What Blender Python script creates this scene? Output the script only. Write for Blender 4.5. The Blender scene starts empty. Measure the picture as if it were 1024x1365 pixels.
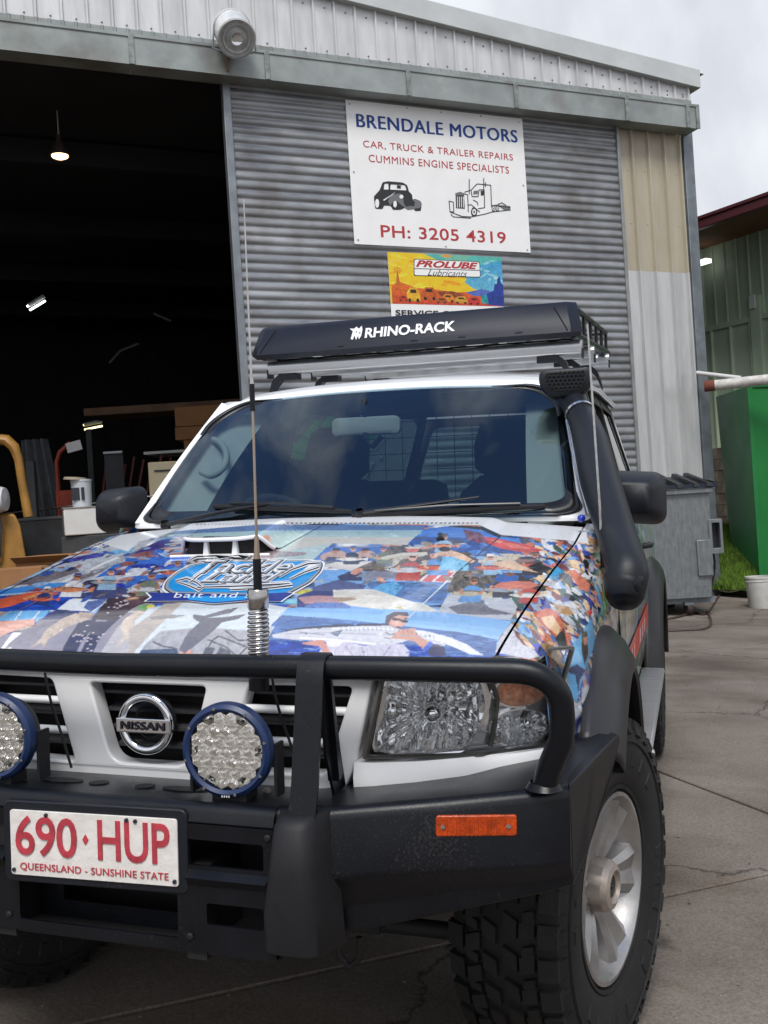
import bpy, bmesh, math, random
import numpy as np
from mathutils import Vector, Matrix
random.seed(7); RNG = np.random.default_rng(11)
scene = bpy.context.scene
COL = scene.collection
R = math.radians

# ------------------------------------------------------------ camera, sky, sun, exposure
CAM = np.array([1.1569, -2.4582, 1.3255]); FPX = 1300.5
YAW, PIT, ROL = .3060, .0014, -.0635
_f = np.array([-math.sin(YAW)*math.cos(PIT), math.cos(YAW)*math.cos(PIT), math.sin(PIT)])
_r = np.array([math.cos(YAW), math.sin(YAW), 0.]); _u = np.cross(_r, _f)
_RB = _r*math.cos(ROL)+_u*math.sin(ROL); _UB = -_r*math.sin(ROL)+_u*math.cos(ROL)
cd = bpy.data.cameras.new('camera'); cam = bpy.data.objects.new('camera', cd); COL.objects.link(cam)
m = Matrix.Identity(4)
for i in range(3):
    m[i][0], m[i][1], m[i][2], m[i][3] = _RB[i], _UB[i], -_f[i], CAM[i]
cam.matrix_world = m
cd.sensor_fit = 'VERTICAL'; cd.sensor_height = 36; cd.lens = FPX/1365*36
cd.clip_start = .05; cd.clip_end = 2000
scene.camera = cam

SUN_EL, SUN_AZ = 56, 168      # high soft sun behind the camera; azimuth clockwise from +Y (north)
world = bpy.data.worlds.new("World"); scene.world = world; world.use_nodes = True
nt = world.node_tree; nt.nodes.clear(); L = nt.links
def wn(t, **k):
    n = nt.nodes.new(t)
    for a, b in k.items(): setattr(n, a, b)
    return n
sky = wn('ShaderNodeTexSky', sky_type='NISHITA', sun_disc=False, sun_elevation=R(SUN_EL), sun_rotation=R(SUN_AZ))
sky.air_density = 1.2; sky.dust_density = .3; sky.ozone_density = 4.0
tc = wn('ShaderNodeTexCoord'); mp = wn('ShaderNodeMapping'); mp.inputs['Scale'].default_value = (3.4, 1.1, 2.0); mp.inputs['Location'].default_value = (3.1, 0.7, 0.0)
nz = wn('ShaderNodeTexNoise'); nz.inputs['Scale'].default_value = 1.9; nz.inputs['Detail'].default_value = 6; nz.inputs['Roughness'].default_value = .52; nz.inputs['Distortion'].default_value = .4
sx = wn('ShaderNodeSeparateXYZ')
L.new(tc.outputs['Generated'], mp.inputs['Vector']); L.new(mp.outputs[0], nz.inputs['Vector']); L.new(tc.outputs['Generated'], sx.inputs[0])
elev = wn('ShaderNodeMapRange'); elev.inputs['From Min'].default_value = .42; elev.inputs['From Max'].default_value = .85
elev.inputs['To Min'].default_value = .5; elev.inputs['To Max'].default_value = -.09     # the cover is closed low down and breaks up towards the zenith
L.new(sx.outputs['Z'], elev.inputs['Value'])
ad = wn('ShaderNodeMath', operation='ADD'); L.new(nz.outputs['Fac'], ad.inputs[0]); L.new(elev.outputs[0], ad.inputs[1])
msk = wn('ShaderNodeMapRange'); msk.inputs['From Min'].default_value = .42; msk.inputs['From Max'].default_value = .62; L.new(ad.outputs[0], msk.inputs['Value'])
nz2 = wn('ShaderNodeTexNoise'); nz2.inputs['Scale'].default_value = 2.6; nz2.inputs['Detail'].default_value = 7; L.new(mp.outputs[0], nz2.inputs['Vector'])
cr = wn('ShaderNodeValToRGB'); e = cr.color_ramp.elements
e[0].position = .36; e[0].color = (3.7, 3.85, 4.2, 1); e[1].position = .64; e[1].color = (4.9, 5.05, 5.4, 1); L.new(nz2.outputs['Fac'], cr.inputs[0])
mx = wn('ShaderNodeMix', data_type='RGBA'); L.new(msk.outputs[0], mx.inputs[0]); L.new(sky.outputs[0], mx.inputs[6]); L.new(cr.outputs[0], mx.inputs[7])
bg = wn('ShaderNodeBackground'); bg.inputs['Strength'].default_value = .1; L.new(mx.outputs[2], bg.inputs['Color'])
wo = wn('ShaderNodeOutputWorld'); L.new(bg.outputs[0], wo.inputs['Surface'])

sd = bpy.data.lights.new('sun', 'SUN'); sun = bpy.data.objects.new('sun', sd); COL.objects.link(sun)
sd.energy = 1.5; sd.angle = R(22); sd.color = (1, .965, .91)
_az = R(SUN_AZ); _d = Vector((math.sin(_az)*math.cos(R(SUN_EL)), math.cos(_az)*math.cos(R(SUN_EL)), math.sin(R(SUN_EL))))
sun.rotation_euler = _d.to_track_quat('Z', 'Y').to_euler(); sun.location = (0, -6, 12)

vs = scene.view_settings; vs.view_transform = 'Standard'; vs.look = 'None'; vs.gamma = 1; vs.use_curve_mapping = False; vs.exposure = 0.92
scene.cycles.max_bounces = 8; scene.cycles.transparent_max_bounces = 16; scene.cycles.glossy_bounces = 5; scene.cycles.transmission_bounces = 6
scene.cycles.sample_clamp_indirect = 6; scene.cycles.caustics_reflective = False; scene.cycles.caustics_refractive = False

# ------------------------------------------------------------ frames: the car stands on a yard that falls 2.3 degrees to the right
A = R(2.30)
def w2c(P): x, y, z = P; return np.array([x*math.cos(A)-z*math.sin(A), y, z*math.cos(A)+x*math.sin(A)])
def c2w(P): x, y, z = P; return np.array([x*math.cos(A)+z*math.sin(A), y, z*math.cos(A)-x*math.sin(A)])
CC = w2c(CAM)
def ray(px, py): return _f*FPX+_RB*(px-512)-_UB*(py-682.5)
def car(px, py, ax, v):
    d = w2c(ray(px, py)); t = (v-CC[ax])/d[ax]; return CC+t*d
def at(px, py, depth):
    return Vector(CAM+ray(px, py)*(depth/FPX))
FY = R(39.9); FD = 7.80
fdir = np.array([math.cos(FY), math.sin(FY), 0]); fn = np.array([-math.sin(FY), math.cos(FY), 0])
def fac(px, py, off=0):
    d = ray(px, py); t = (FD+off-CAM@fn)/(d@fn); P = CAM+t*d; return P@fdir, P[2]
def gz(x): return -x*math.tan(A)      # height of the yard

# ------------------------------------------------------------ helpers
def link(o, parent=None):
    COL.objects.link(o)
    if parent is not None: o.parent = parent
    return o
def empty(name, loc=(0, 0, 0), rot=(0, 0, 0)):
    o = bpy.data.objects.new(name, None); o.location = loc; o.rotation_euler = rot; o.empty_display_size = .2
    return link(o)
def tag(o, label=None, cat=None, group=None, kind=None):
    if label: o['label'] = label
    if cat: o['category'] = cat
    if group: o['group'] = group
    if kind: o['kind'] = kind
    return o
def thing(name, label, cat, loc=(0, 0, 0), rot=(0, 0, 0), group=None):
    return tag(empty(name, loc, rot), label, cat, group)
def mesh_obj(name, verts, faces, mat, parent=None, smooth=None, bevel=0, seg=2, sub=0, solid=0):
    me = bpy.data.meshes.new(name); me.from_pydata([tuple(v) for v in verts], [], faces); me.update()
    return finish(name, me, mat, parent, smooth, bevel, seg, sub, solid)
def finish(name, me, mat, parent=None, smooth=None, bevel=0, seg=2, sub=0, solid=0):
    bm = bmesh.new(); bm.from_mesh(me); bmesh.ops.recalc_face_normals(bm, faces=bm.faces); bm.to_mesh(me); bm.free()
    if smooth is not None:
        me.shade_smooth(); me.set_sharp_from_angle(angle=R(smooth))
    if mat: me.materials.append(mat)
    o = bpy.data.objects.new(name, me); link(o, parent)
    if solid:
        s = o.modifiers.new('s', 'SOLIDIFY'); s.thickness = solid; s.offset = -1
    if bevel:
        b = o.modifiers.new('b', 'BEVEL'); b.width = bevel; b.segments = seg; b.limit_method = 'ANGLE'; b.angle_limit = R(35)
        me.shade_smooth()
        if smooth is None: me.set_sharp_from_angle(angle=R(30)); b.harden_normals = False
    if sub:
        s = o.modifiers.new('u', 'SUBSURF'); s.levels = sub; s.render_levels = sub
    return o
class MB:
    def __init__(s): s.v = []; s.f = []
    def add(s, v, f):
        b = len(s.v); s.v += [tuple(x) for x in v]; s.f += [tuple(i+b for i in q) for q in f]; return s
    def box(s, c, d, rot=None):
        x, y, z = d[0]/2, d[1]/2, d[2]/2
        v = [Vector((i, j, k)) for i in (-x, x) for j in (-y, y) for k in (-z, z)]
        if rot is not None: v = [rot @ q for q in v]
        v = [q+Vector(c) for q in v]
        return s.add(v, [(0, 1, 3, 2), (4, 6, 7, 5), (0, 4, 5, 1), (2, 3, 7, 6), (0, 2, 6, 4), (1, 5, 7, 3)])
    def bb(s, x0, x1, y0, y1, z0, z1): return s.box(((x0+x1)/2, (y0+y1)/2, (z0+z1)/2), (x1-x0, y1-y0, z1-z0))
    def tube(s, pts, r, n=12, cap=True, flat=1.0):
        pts = [Vector(p) for p in pts]; rr = r if isinstance(r, (list, tuple)) else [r]*len(pts)
        rings = []; up = None
        for i, p in enumerate(pts):
            t = (pts[min(i+1, len(pts)-1)]-pts[max(i-1, 0)]).normalized()
            if up is None:
                up = Vector((0, 0, 1)) if abs(t.z) < .9 else Vector((0, 1, 0))
            a = t.cross(up)
            if a.length < 1e-6: a = t.cross(Vector((1, 0, 0)))
            a.normalize(); b = a.cross(t).normalized(); up = b
            rings.append([p+(a*math.cos(2*math.pi*k/n)+b*math.sin(2*math.pi*k/n)*flat)*rr[i] for k in range(n)])
        v = [q for g in rings for q in g]; f = []
        for i in range(len(pts)-1):
            for k in range(n):
                f.append((i*n+k, i*n+(k+1) % n, (i+1)*n+(k+1) % n, (i+1)*n+k))
        if cap: f.append(tuple(range(n))[::-1]); f.append(tuple((len(pts)-1)*n+k for k in range(n)))
        return s.add(v, f)
    def lathe(s, prof, o=(0, 0, 0), ax=(0, 0, 1), n=32, close=False, cap=False):
        ax = Vector(ax).normalized(); q = Vector((0, 0, 1)).rotation_difference(ax); o = Vector(o)
        v = []; f = []
        for (r, h) in prof:
            for k in range(n):
                a = 2*math.pi*k/n; v.append(o+q @ Vector((r*math.cos(a), r*math.sin(a), h)))
        m_ = len(prof)
        for i in range(m_-1 if not close else m_):
            j = (i+1) % m_
            for k in range(n): f.append((i*n+k, i*n+(k+1) % n, j*n+(k+1) % n, j*n+k))
        if cap and not close:
            if prof[0][0] > 1e-5: f.append(tuple(range(n))[::-1])
            if prof[-1][0] > 1e-5: f.append(tuple((m_-1)*n+k for k in range(n)))
        return s.add(v, f)
    def prism(s, poly, fn, w0, w1):
        n = len(poly); v = [fn(u, q, w0) for u, q in poly]+[fn(u, q, w1) for u, q in poly]
        f = [tuple(range(n))[::-1], tuple(range(n, 2*n))]+[(i, (i+1) % n, n+(i+1) % n, n+i) for i in range(n)]
        return s.add(v, f)
    def grid(s, fn, nu, nv):
        v = [fn(i/(nu-1), j/(nv-1)) for j in range(nv) for i in range(nu)]
        f = [(j*nu+i, j*nu+i+1, (j+1)*nu+i+1, (j+1)*nu+i) for j in range(nv-1) for i in range(nu-1)]
        return s.add(v, f)
    def loft(s, rings, closed=True, cap=False):
        n = len(rings[0]); v = [p for g in rings for p in g]; f = []
        for i in range(len(rings)-1):
            for k in range(n if closed else n-1):
                f.append((i*n+k, i*n+(k+1) % n, (i+1)*n+(k+1) % n, (i+1)*n+k))
        if cap: f.append(tuple(range(n))[::-1]); f.append(tuple((len(rings)-1)*n+k for k in range(n)))
        return s.add(v, f)
    def build(s, name, mat, parent=None, smooth=None, bevel=0, **k): return mesh_obj(name, s.v, s.f, mat, parent, smooth, bevel, **k)

def rrect(x0, x1, z0, z1, r, n=5):
    p = []
    for cx, cz, a0 in ((x1-r, z1-r, 0), (x0+r, z1-r, 90), (x0+r, z0+r, 180), (x1-r, z0+r, 270)):
        for k in range(n+1):
            a = R(a0+90*k/n); p.append((cx+r*math.cos(a), cz+r*math.sin(a)))
    return p
def rpoly(pts, r, n=5):
    """polygon with rounded corners"""
    out = []; N = len(pts)
    for i in range(N):
        p = Vector((*pts[i], 0)); a = Vector((*pts[i-1], 0)); b = Vector((*pts[(i+1) % N], 0))
        rr = r[i] if isinstance(r, (list, tuple)) else r
        da = (a-p); db = (b-p); k = min(rr, da.length*.45, db.length*.45)
        s0 = p+da.normalized()*k; s1 = p+db.normalized()*k
        for j in range(n+1):
            t = j/n; q = s0*(1-t)**2+p*2*t*(1-t)+s1*t*t; out.append((q.x, q.y))
    return out
def ell(cx, cz, a, b, n=28, rot=0):
    c, s_ = math.cos(rot), math.sin(rot)
    return [(cx+a*math.cos(t)*c-b*math.sin(t)*s_, cz+a*math.cos(t)*s_+b*math.sin(t)*c) for t in [2*math.pi*k/n for k in range(n)]]
def flat_mesh(polys, thick=.0, bev=0.0, seg=2):
    """2D polygons (even-odd) -> mesh data, extruded and bevelled"""
    cu = bpy.data.curves.new('t', 'CURVE'); cu.dimensions = '2D'; cu.fill_mode = 'BOTH'
    for p in polys:
        sp = cu.splines.new('POLY'); sp.points.add(len(p)-1)
        for i, q in enumerate(p): sp.points[i].co = (q[0], q[1], 0, 1)
        sp.use_cyclic_u = True
    cu.extrude = max(thick/2-bev, 0); cu.bevel_depth = bev; cu.bevel_resolution = seg; cu.offset = -bev
    o = bpy.data.objects.new('t', cu); COL.objects.link(o)
    dg = bpy.context.evaluated_depsgraph_get(); me = bpy.data.meshes.new_from_object(o.evaluated_get(dg))
    bpy.data.objects.remove(o); bpy.data.curves.remove(cu); me.materials.clear()
    return me
def plate(name, polys, thick, fn, mat, parent=None, bev=0.0, seg=2, smooth=35):
    """fn(u, v, w) maps the flat plate into place; w from 0 (back) to thick (front)"""
    me = flat_mesh(polys, thick, bev, seg)
    for v in me.vertices: v.co = Vector(fn(v.co.x, v.co.y, v.co.z+thick/2))
    return finish(name, me, mat, parent, smooth)
def text_mesh(s, size=1, extrude=0, offset=0, shear=0, space=1.0, align='CENTER'):
    cu = bpy.data.curves.new('t', 'FONT'); cu.body = s; cu.size = size; cu.extrude = extrude; cu.offset = offset; cu.shear = shear
    cu.align_x = align; cu.align_y = 'CENTER'; cu.space_character = space; cu.resolution_u = 4
    o = bpy.data.objects.new('t', cu); COL.objects.link(o)
    dg = bpy.context.evaluated_depsgraph_get(); me = bpy.data.meshes.new_from_object(o.evaluated_get(dg))
    bpy.data.objects.remove(o); bpy.data.curves.remove(cu); me.materials.clear()
    return me
def fit_text(name, s, mat, parent, fn, w, h, thick=.001, bold=0.0, shear=0, space=1.0):
    """text stretched to w x h, centred on 0,0 then mapped by fn(u, v, t)"""
    me = text_mesh(s, 1, .5, bold, shear, space)
    xs = [v.co.x for v in me.vertices]; ys = [v.co.y for v in me.vertices]
    x0, x1, y0, y1 = min(xs), max(xs), min(ys), max(ys)
    for v in me.vertices:
        v.co = Vector(fn((v.co.x-(x0+x1)/2)/(x1-x0)*w, (v.co.y-(y0+y1)/2)/(y1-y0)*h, (v.co.z+.5)*thick))
    return finish(name, me, mat, parent)
def split_words(o, gap):
    """cut a line of lettering into one object per word"""
    me = o.data; par = list(range(len(me.vertices)))
    def find(i):
        while par[i] != i: par[i] = par[par[i]]; i = par[i]
        return i
    for e_ in me.edges:
        a, b = find(e_.vertices[0]), find(e_.vertices[1])
        if a != b: par[a] = b
    d_ = (me.vertices[-1].co-me.vertices[0].co); ax_ = Vector(fdir) ; isl = {}
    for v in me.vertices: isl.setdefault(find(v.index), []).append(v.co.dot(ax_))
    R_ = sorted((min(x), max(x), k) for k, x in isl.items()); groups = [[R_[0][2]]]; end = R_[0][1]
    for a, b, k in R_[1:]:
        if a-end > gap: groups.append([])
        groups[-1].append(k); end = max(end, b)
    for g in groups:
        gs = set(g); vi = [v.index for v in me.vertices if find(v.index) in gs]; mp_ = {i: n for n, i in enumerate(vi)}
        fs = [tuple(mp_[i] for i in f.vertices) for f in me.polygons if f.vertices[0] in mp_]
        mesh_obj(o.name.split('.')[0], [me.vertices[i].co for i in vi], fs, me.materials[0], o.parent)
    bpy.data.objects.remove(o)
def sstep(a, b, x):
    t = np.clip((x-a)/(b-a), 0, 1); return t*t*(3-2*t)

# ------------------------------------------------------------ materials
def srgb(r, g, b): return tuple(((c/255)/12.92 if c/255 <= .04045 else ((c/255+.055)/1.055)**2.4) for c in (r, g, b))
def mat(name, col, rough=.5, metal=0, var=0, vscale=5, bump=0, bscale=80, coat=0, col2=None, spec=.5, stretch=(1, 1, 1), ior=1.5, rvar=0, sheen=0, dust=0, stain=0):
    mt = bpy.data.materials.new(name); mt.use_nodes = True; t = mt.node_tree; b = t.nodes['Principled BSDF']
    col = tuple(col[:3])
    b.inputs['Base Color'].default_value = (*col, 1); b.inputs['Roughness'].default_value = rough; b.inputs['Metallic'].default_value = metal
    b.inputs['Coat Weight'].default_value = coat; b.inputs['Coat Roughness'].default_value = .04; b.inputs['Specular IOR Level'].default_value = spec; b.inputs['IOR'].default_value = ior
    tcn = t.nodes.new('ShaderNodeTexCoord'); mpn = t.nodes.new('ShaderNodeMapping'); mpn.inputs['Scale'].default_value = stretch
    t.links.new(tcn.outputs['Object'], mpn.inputs[0])
    if var or col2:
        n = t.nodes.new('ShaderNodeTexNoise'); n.inputs['Scale'].default_value = vscale; n.inputs['Detail'].default_value = 8; n.inputs['Roughness'].default_value = .62
        t.links.new(mpn.outputs[0], n.inputs['Vector'])
        c = t.nodes.new('ShaderNodeValToRGB'); c.color_ramp.elements[0].position = .33; c.color_ramp.elements[1].position = .68
        lo = tuple(max(0, x*(1-var)) for x in col); hi = col2[:3] if col2 else tuple(min(1, x*(1+var)) for x in col)
        c.color_ramp.elements[0].color = (*lo, 1); c.color_ramp.elements[1].color = (*hi, 1)
        t.links.new(n.outputs['Fac'], c.inputs[0]); t.links.new(c.outputs[0], b.inputs['Base Color'])
        if rvar:
            mr = t.nodes.new('ShaderNodeMapRange'); mr.inputs['To Min'].default_value = max(.02, rough-rvar); mr.inputs['To Max'].default_value = min(1, rough+rvar)
            mr.inputs['From Min'].default_value = .3; mr.inputs['From Max'].default_value = .7
            t.links.new(n.outputs['Fac'], mr.inputs[0]); t.links.new(mr.outputs[0], b.inputs['Roughness'])
    for amt, s1, s2, lo, hi, dc in ((dust, 2.5, 220.0, .585, .70, (.13, .115, .10)), (stain, .55, 3.0, .50, .66, (.11, .085, .065))):
        if not amt: continue
        n1 = t.nodes.new('ShaderNodeTexNoise'); n1.inputs['Scale'].default_value = s1; n1.inputs['Detail'].default_value = 5; t.links.new(tcn.outputs['Object'], n1.inputs['Vector'])
        n2 = t.nodes.new('ShaderNodeTexNoise'); n2.inputs['Scale'].default_value = s2; n2.inputs['Detail'].default_value = 6; t.links.new(tcn.outputs['Object'], n2.inputs['Vector'])
        ad_ = t.nodes.new('ShaderNodeMath'); ad_.operation = 'ADD'; t.links.new(n1.outputs['Fac'], ad_.inputs[0]); t.links.new(n2.outputs['Fac'], ad_.inputs[1])
        mr_ = t.nodes.new('ShaderNodeMapRange'); mr_.inputs['From Min'].default_value = lo*2; mr_.inputs['From Max'].default_value = hi*2; mr_.inputs['To Max'].default_value = amt; t.links.new(ad_.outputs[0], mr_.inputs[0])
        mx_ = t.nodes.new('ShaderNodeMix'); mx_.data_type = 'RGBA'; t.links.new(mr_.outputs[0], mx_.inputs[0]); mx_.inputs[7].default_value = (*dc, 1)
        src = b.inputs['Base Color'].links
        if src: t.links.new(src[0].from_socket, mx_.inputs[6])
        else: mx_.inputs[6].default_value = (*col, 1)
        t.links.new(mx_.outputs[2], b.inputs['Base Color'])
    if bump:
        n = t.nodes.new('ShaderNodeTexNoise'); n.inputs['Scale'].default_value = bscale; n.inputs['Detail'].default_value = 4; t.links.new(mpn.outputs[0], n.inputs['Vector'])
        bp = t.nodes.new('ShaderNodeBump'); bp.inputs['Strength'].default_value = bump; bp.inputs['Distance'].default_value = .004
        t.links.new(n.outputs['Fac'], bp.inputs['Height']); t.links.new(bp.outputs[0], b.inputs['Normal'])
    return mt
def emis(name, col, s):
    mt = bpy.data.materials.new(name); mt.use_nodes = True; b = mt.node_tree.nodes['Principled BSDF']
    b.inputs['Base Color'].default_value = (*col, 1); b.inputs['Emission Color'].default_value = (*col, 1); b.inputs['Emission Strength'].default_value = s
    return mt
def glass(name, tint=(.6, .7, .7), rough=.0, ior=1.5, bump=0, bscale=60, boost=1.0, gcol=(1, 1, 1)):
    mt = bpy.data.materials.new(name); mt.use_nodes = True; t = mt.node_tree; t.nodes.clear()
    tr = t.nodes.new('ShaderNodeBsdfTransparent'); tr.inputs[0].default_value = (*tint, 1)
    gl = t.nodes.new('ShaderNodeBsdfGlossy'); gl.inputs['Roughness'].default_value = rough; gl.inputs['Color'].default_value = (*gcol, 1)
    fr = t.nodes.new('ShaderNodeFresnel'); fr.inputs[0].default_value = ior
    mu = t.nodes.new('ShaderNodeMath'); mu.operation = 'MULTIPLY'; mu.inputs[1].default_value = boost; mu.use_clamp = True
    mxs = t.nodes.new('ShaderNodeMixShader'); o = t.nodes.new('ShaderNodeOutputMaterial')
    t.links.new(fr.outputs[0], mu.inputs[0]); t.links.new(mu.outputs[0], mxs.inputs[0]); t.links.new(tr.outputs[0], mxs.inputs[1]); t.links.new(gl.outputs[0], mxs.inputs[2]); t.links.new(mxs.outputs[0], o.inputs[0])
    if bump:
        tcn = t.nodes.new('ShaderNodeTexCoord'); n = t.nodes.new('ShaderNodeTexNoise'); n.inputs['Scale'].default_value = bscale; t.links.new(tcn.outputs['Object'], n.inputs['Vector'])
        bp = t.nodes.new('ShaderNodeBump'); bp.inputs['Strength'].default_value = bump; bp.inputs['Distance'].default_value = .002
        t.links.new(n.outputs['Fac'], bp.inputs['Height']); t.links.new(bp.outputs[0], gl.inputs['Normal'])
    return mt
def vcmat(name, rough=.3, coat=.6, metal=0):
    mt = bpy.data.materials.new(name); mt.use_nodes = True; t = mt.node_tree; b = t.nodes['Principled BSDF']
    a = t.nodes.new('ShaderNodeAttribute'); a.attribute_name = 'print'; t.links.new(a.outputs['Color'], b.inputs['Base Color'])
    b.inputs['Roughness'].default_value = rough; b.inputs['Coat Weight'].default_value = coat; b.inputs['Coat Roughness'].default_value = .05; b.inputs['Metallic'].default_value = metal
    tcn = t.nodes.new('ShaderNodeTexCoord'); n = t.nodes.new('ShaderNodeTexNoise'); n.inputs['Scale'].default_value = 14; n.inputs['Detail'].default_value = 3; t.links.new(tcn.outputs['Object'], n.inputs['Vector'])
    bp = t.nodes.new('ShaderNodeBump'); bp.inputs['Strength'].default_value = .08; bp.inputs['Distance'].default_value = .002; t.links.new(n.outputs['Fac'], bp.inputs['Height']); t.links.new(bp.outputs[0], b.inputs['Normal'])
    return mt
M = {}
M['white'] = mat('white_paint', (.85, .855, .865), .28, coat=.5, var=.03, vscale=3)
M['print'] = vcmat('photo_wrap_film', .22, .7)
M['signprint'] = vcmat('sign_print', .45, 0)
M['bar'] = mat('black_powder_coat', (.004, .0048, .0075), .32, var=.3, vscale=6, bump=.12, bscale=700, rvar=.08, spec=.34, dust=.22)
M['barmatt'] = mat('black_rubber_buffer', (.007, .007, .009), .58, var=.35, vscale=14, bump=.15, bscale=400, spec=.4, dust=.0)
M['plastic'] = mat('dark_textured_plastic', (.006, .0075, .012), .42, var=.25, vscale=9, bump=.2, bscale=600, spec=.4, dust=.2)
M['flare'] = mat('grey_black_flare_plastic', (.018, .018, .020), .42, spec=.4, var=.35, vscale=5, bump=.06, bscale=300, rvar=.1, dust=.2)
M['black'] = mat('flat_black', (.004, .004, .005), .7)
M['trim'] = mat('black_trim', (.008, .008, .01), .35)
M['chrome'] = mat('chrome', (.82, .83, .85), .07, 1)
M['reflector'] = mat('lamp_reflector', (.90, .91, .92), .08, .75, bump=.22, bscale=9)
M['surround'] = mat('lamp_seal', (.10, .095, .085), .5, var=.2)
M['lens'] = glass('clear_lamp_lens', (1, 1, 1), .02, 1.3, bump=.1, bscale=25)
M['amber'] = mat('amber_plastic', srgb(176, 62, 6), .25, coat=.3, var=.45, vscale=40, bump=.4, bscale=150)
M['amberpale'] = mat('amber_bulb_reflector', srgb(236, 176, 144), .2, .0, var=.3, vscale=50, bump=.5, bscale=70)
M['alloy'] = mat('brushed_alloy_wheel', (.40, .39, .38), .36, .75, var=.30, vscale=7, bump=.08, bscale=200, rvar=.08, dust=.6)
M['dirtyalloy'] = mat('brake_dusted_alloy', (.42, .36, .31), .5, .5, var=.3, vscale=10)
M['rubber'] = mat('tyre_rubber', (.006, .006, .006), .72, dust=.35, var=.5, vscale=12, bump=.3, bscale=180)
M['steel'] = mat('stainless_spring', (.50, .48, .46), .22, 1, var=.2, vscale=60)
M['brass'] = mat('antenna_copper', (.42, .33, .25), .3, .9)
M['alu'] = mat('brushed_aluminium', (.60, .61, .62), .34, .85, var=.12, vscale=3, stretch=(1, 20, 20))
M['fairing'] = mat('dark_blue_black_fairing', (.010, .013, .024), .42, var=.15, vscale=4, bump=.05, bscale=500, spec=.25)
M['ringblue'] = mat('blue_anodised_ring', srgb(22, 44, 84), .42, .05, var=.1, vscale=20)
M['platewhite'] = mat('number_plate_white', srgb(222, 218, 212), .45, var=.1, vscale=30, bump=.35, bscale=70)
M['platered'] = mat('number_plate_red', srgb(178, 58, 70), .5, var=.25, vscale=40)
M['engrave'] = mat('dark_engraved', (.02, .02, .03), .4)
M['glass'] = glass('tinted_car_glass', (.55, .66, .66), .0, 1.52, boost=1.5)
M['screen'] = glass('windscreen_glass', (.50, .60, .62), .01, 1.55, boost=1.4, gcol=(.70, .84, 1.0))
M['int'] = mat('dark_cabin_trim', (.02, .024, .032), .8)
M['slat'] = mat('grille_slat_grey', (.055, .055, .06), .5)
M['seat'] = mat('dark_seat_fabric', (.012, .018, .035), .9, bump=.2, bscale=200)
M['dash'] = mat('dashboard', (.06, .075, .085), .7)
M['lining'] = mat('pale_cabin_lining', (.50, .52, .49), .8)
M['mirror'] = mat('mirror_glass', (.8, .85, .85), .03, 1)
M['letter'] = mat('white_lettering', (.82, .82, .82), .5)
M['clamp'] = mat('zinc_clamp', (.7, .7, .7), .25, 1)

# ------------------------------------------------------------ the printed photo wrap (flat print, painted as colours on the panel meshes)
CROPS = {'A': (0, 700, 5.12), 'B': (180, 690, 4.655), 'C': (350, 690, 4.096), 'D': (540, 680, 4.267), 'E': (640, 700, 4.655), 'P': (0, 0, 1)}
PX0, PY0, PS = -60, 660, 3.0
PW, PH = int(1000*PS), int(440*PS)
canvas = np.zeros((PH, PW, 3)); calpha = np.zeros((PH, PW))
def smooth_noise(shape, sy, sx):
    gy, gx = int(shape[0]/sy)+3, int(shape[1]/sx)+3; g = RNG.normal(0, 1, (gy, gx)); yy = np.arange(shape[0])/sy; xx = np.arange(shape[1])/sx
    iy, ix = yy.astype(int), xx.astype(int); fy, fx = (yy-iy)[:, None], (xx-ix)[None, :]
    a, b, c_, d_ = g[iy][:, ix], g[iy][:, ix+1], g[iy+1][:, ix], g[iy+1][:, ix+1]
    return a*(1-fy)*(1-fx)+b*(1-fy)*fx+c_*fy*(1-fx)+d_*fy*fx
def fillpoly(img, pts, col, amp=.08, alpha=None, streak=None, grad=None):
    pts = np.array(pts, float); H_, W_ = img.shape[:2]
    x0, y0 = np.floor(pts.min(0)).astype(int); x1, y1 = np.ceil(pts.max(0)).astype(int)+1
    x0, y0, x1, y1 = max(x0, 0), max(y0, 0), min(x1, W_), min(y1, H_)
    if x1 <= x0 or y1 <= y0: return
    X, Y = np.meshgrid(np.arange(x0, x1)+.5, np.arange(y0, y1)+.5); ins = np.zeros(X.shape, bool)
    n = len(pts)
    for i in range(n):
        ax, ay = pts[i]; bx, by = pts[(i+1) % n]
        if ay == by: continue
        c = ((ay > Y) != (by > Y)) & (X < (bx-ax)*(Y-ay)/(by-ay)+ax); ins ^= c
    c = np.array(srgb(*col))[None, None, :]*np.ones((*X.shape, 1))
    if grad is not None:
        t = np.clip((Y-pts[:, 1].min())/max(1, np.ptp(pts[:, 1])), 0, 1)[..., None]; c = c*(1-t)+np.array(srgb(*grad))*t
    if amp:
        w = 9 if streak else 3; hh = 2 if streak else 3
        nz_ = smooth_noise(X.shape, hh*1.6, w*1.6)+.8*smooth_noise(X.shape, hh*5, w*4)
        c = c*(1+amp*1.25*nz_[..., None])
    img[y0:y1, x0:x1][ins] = np.clip(c, 0.003, .9)[ins]
    if alpha is not None: alpha[y0:y1, x0:x1][ins] = 1
def P(crop, col, pts, amp=.08, streak=None, grad=None):
    ox, oy, s = CROPS[crop]
    fillpoly(canvas, [((x/s+ox-PX0)*PS, (y/s+oy-PY0)*PS) for x, y in pts], col, amp, calpha, streak, grad)
def PE(crop, col, cx, cy, a, b, rot=0, amp=.06): P(crop, col, ell(cx, cy, a, b, 18, rot), amp)
def PL(crop, col, pts, w, amp=0):
    for (ax, ay), (bx, by) in zip(pts[:-1], pts[1:]):
        d = math.hypot(bx-ax, by-ay) or 1; nx, ny = -(by-ay)/d*w/2, (bx-ax)/d*w/2
        P(crop, col, [(ax+nx, ay+ny), (bx+nx, by+ny), (bx-nx, by-ny), (ax-nx, ay-ny)], amp)
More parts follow.
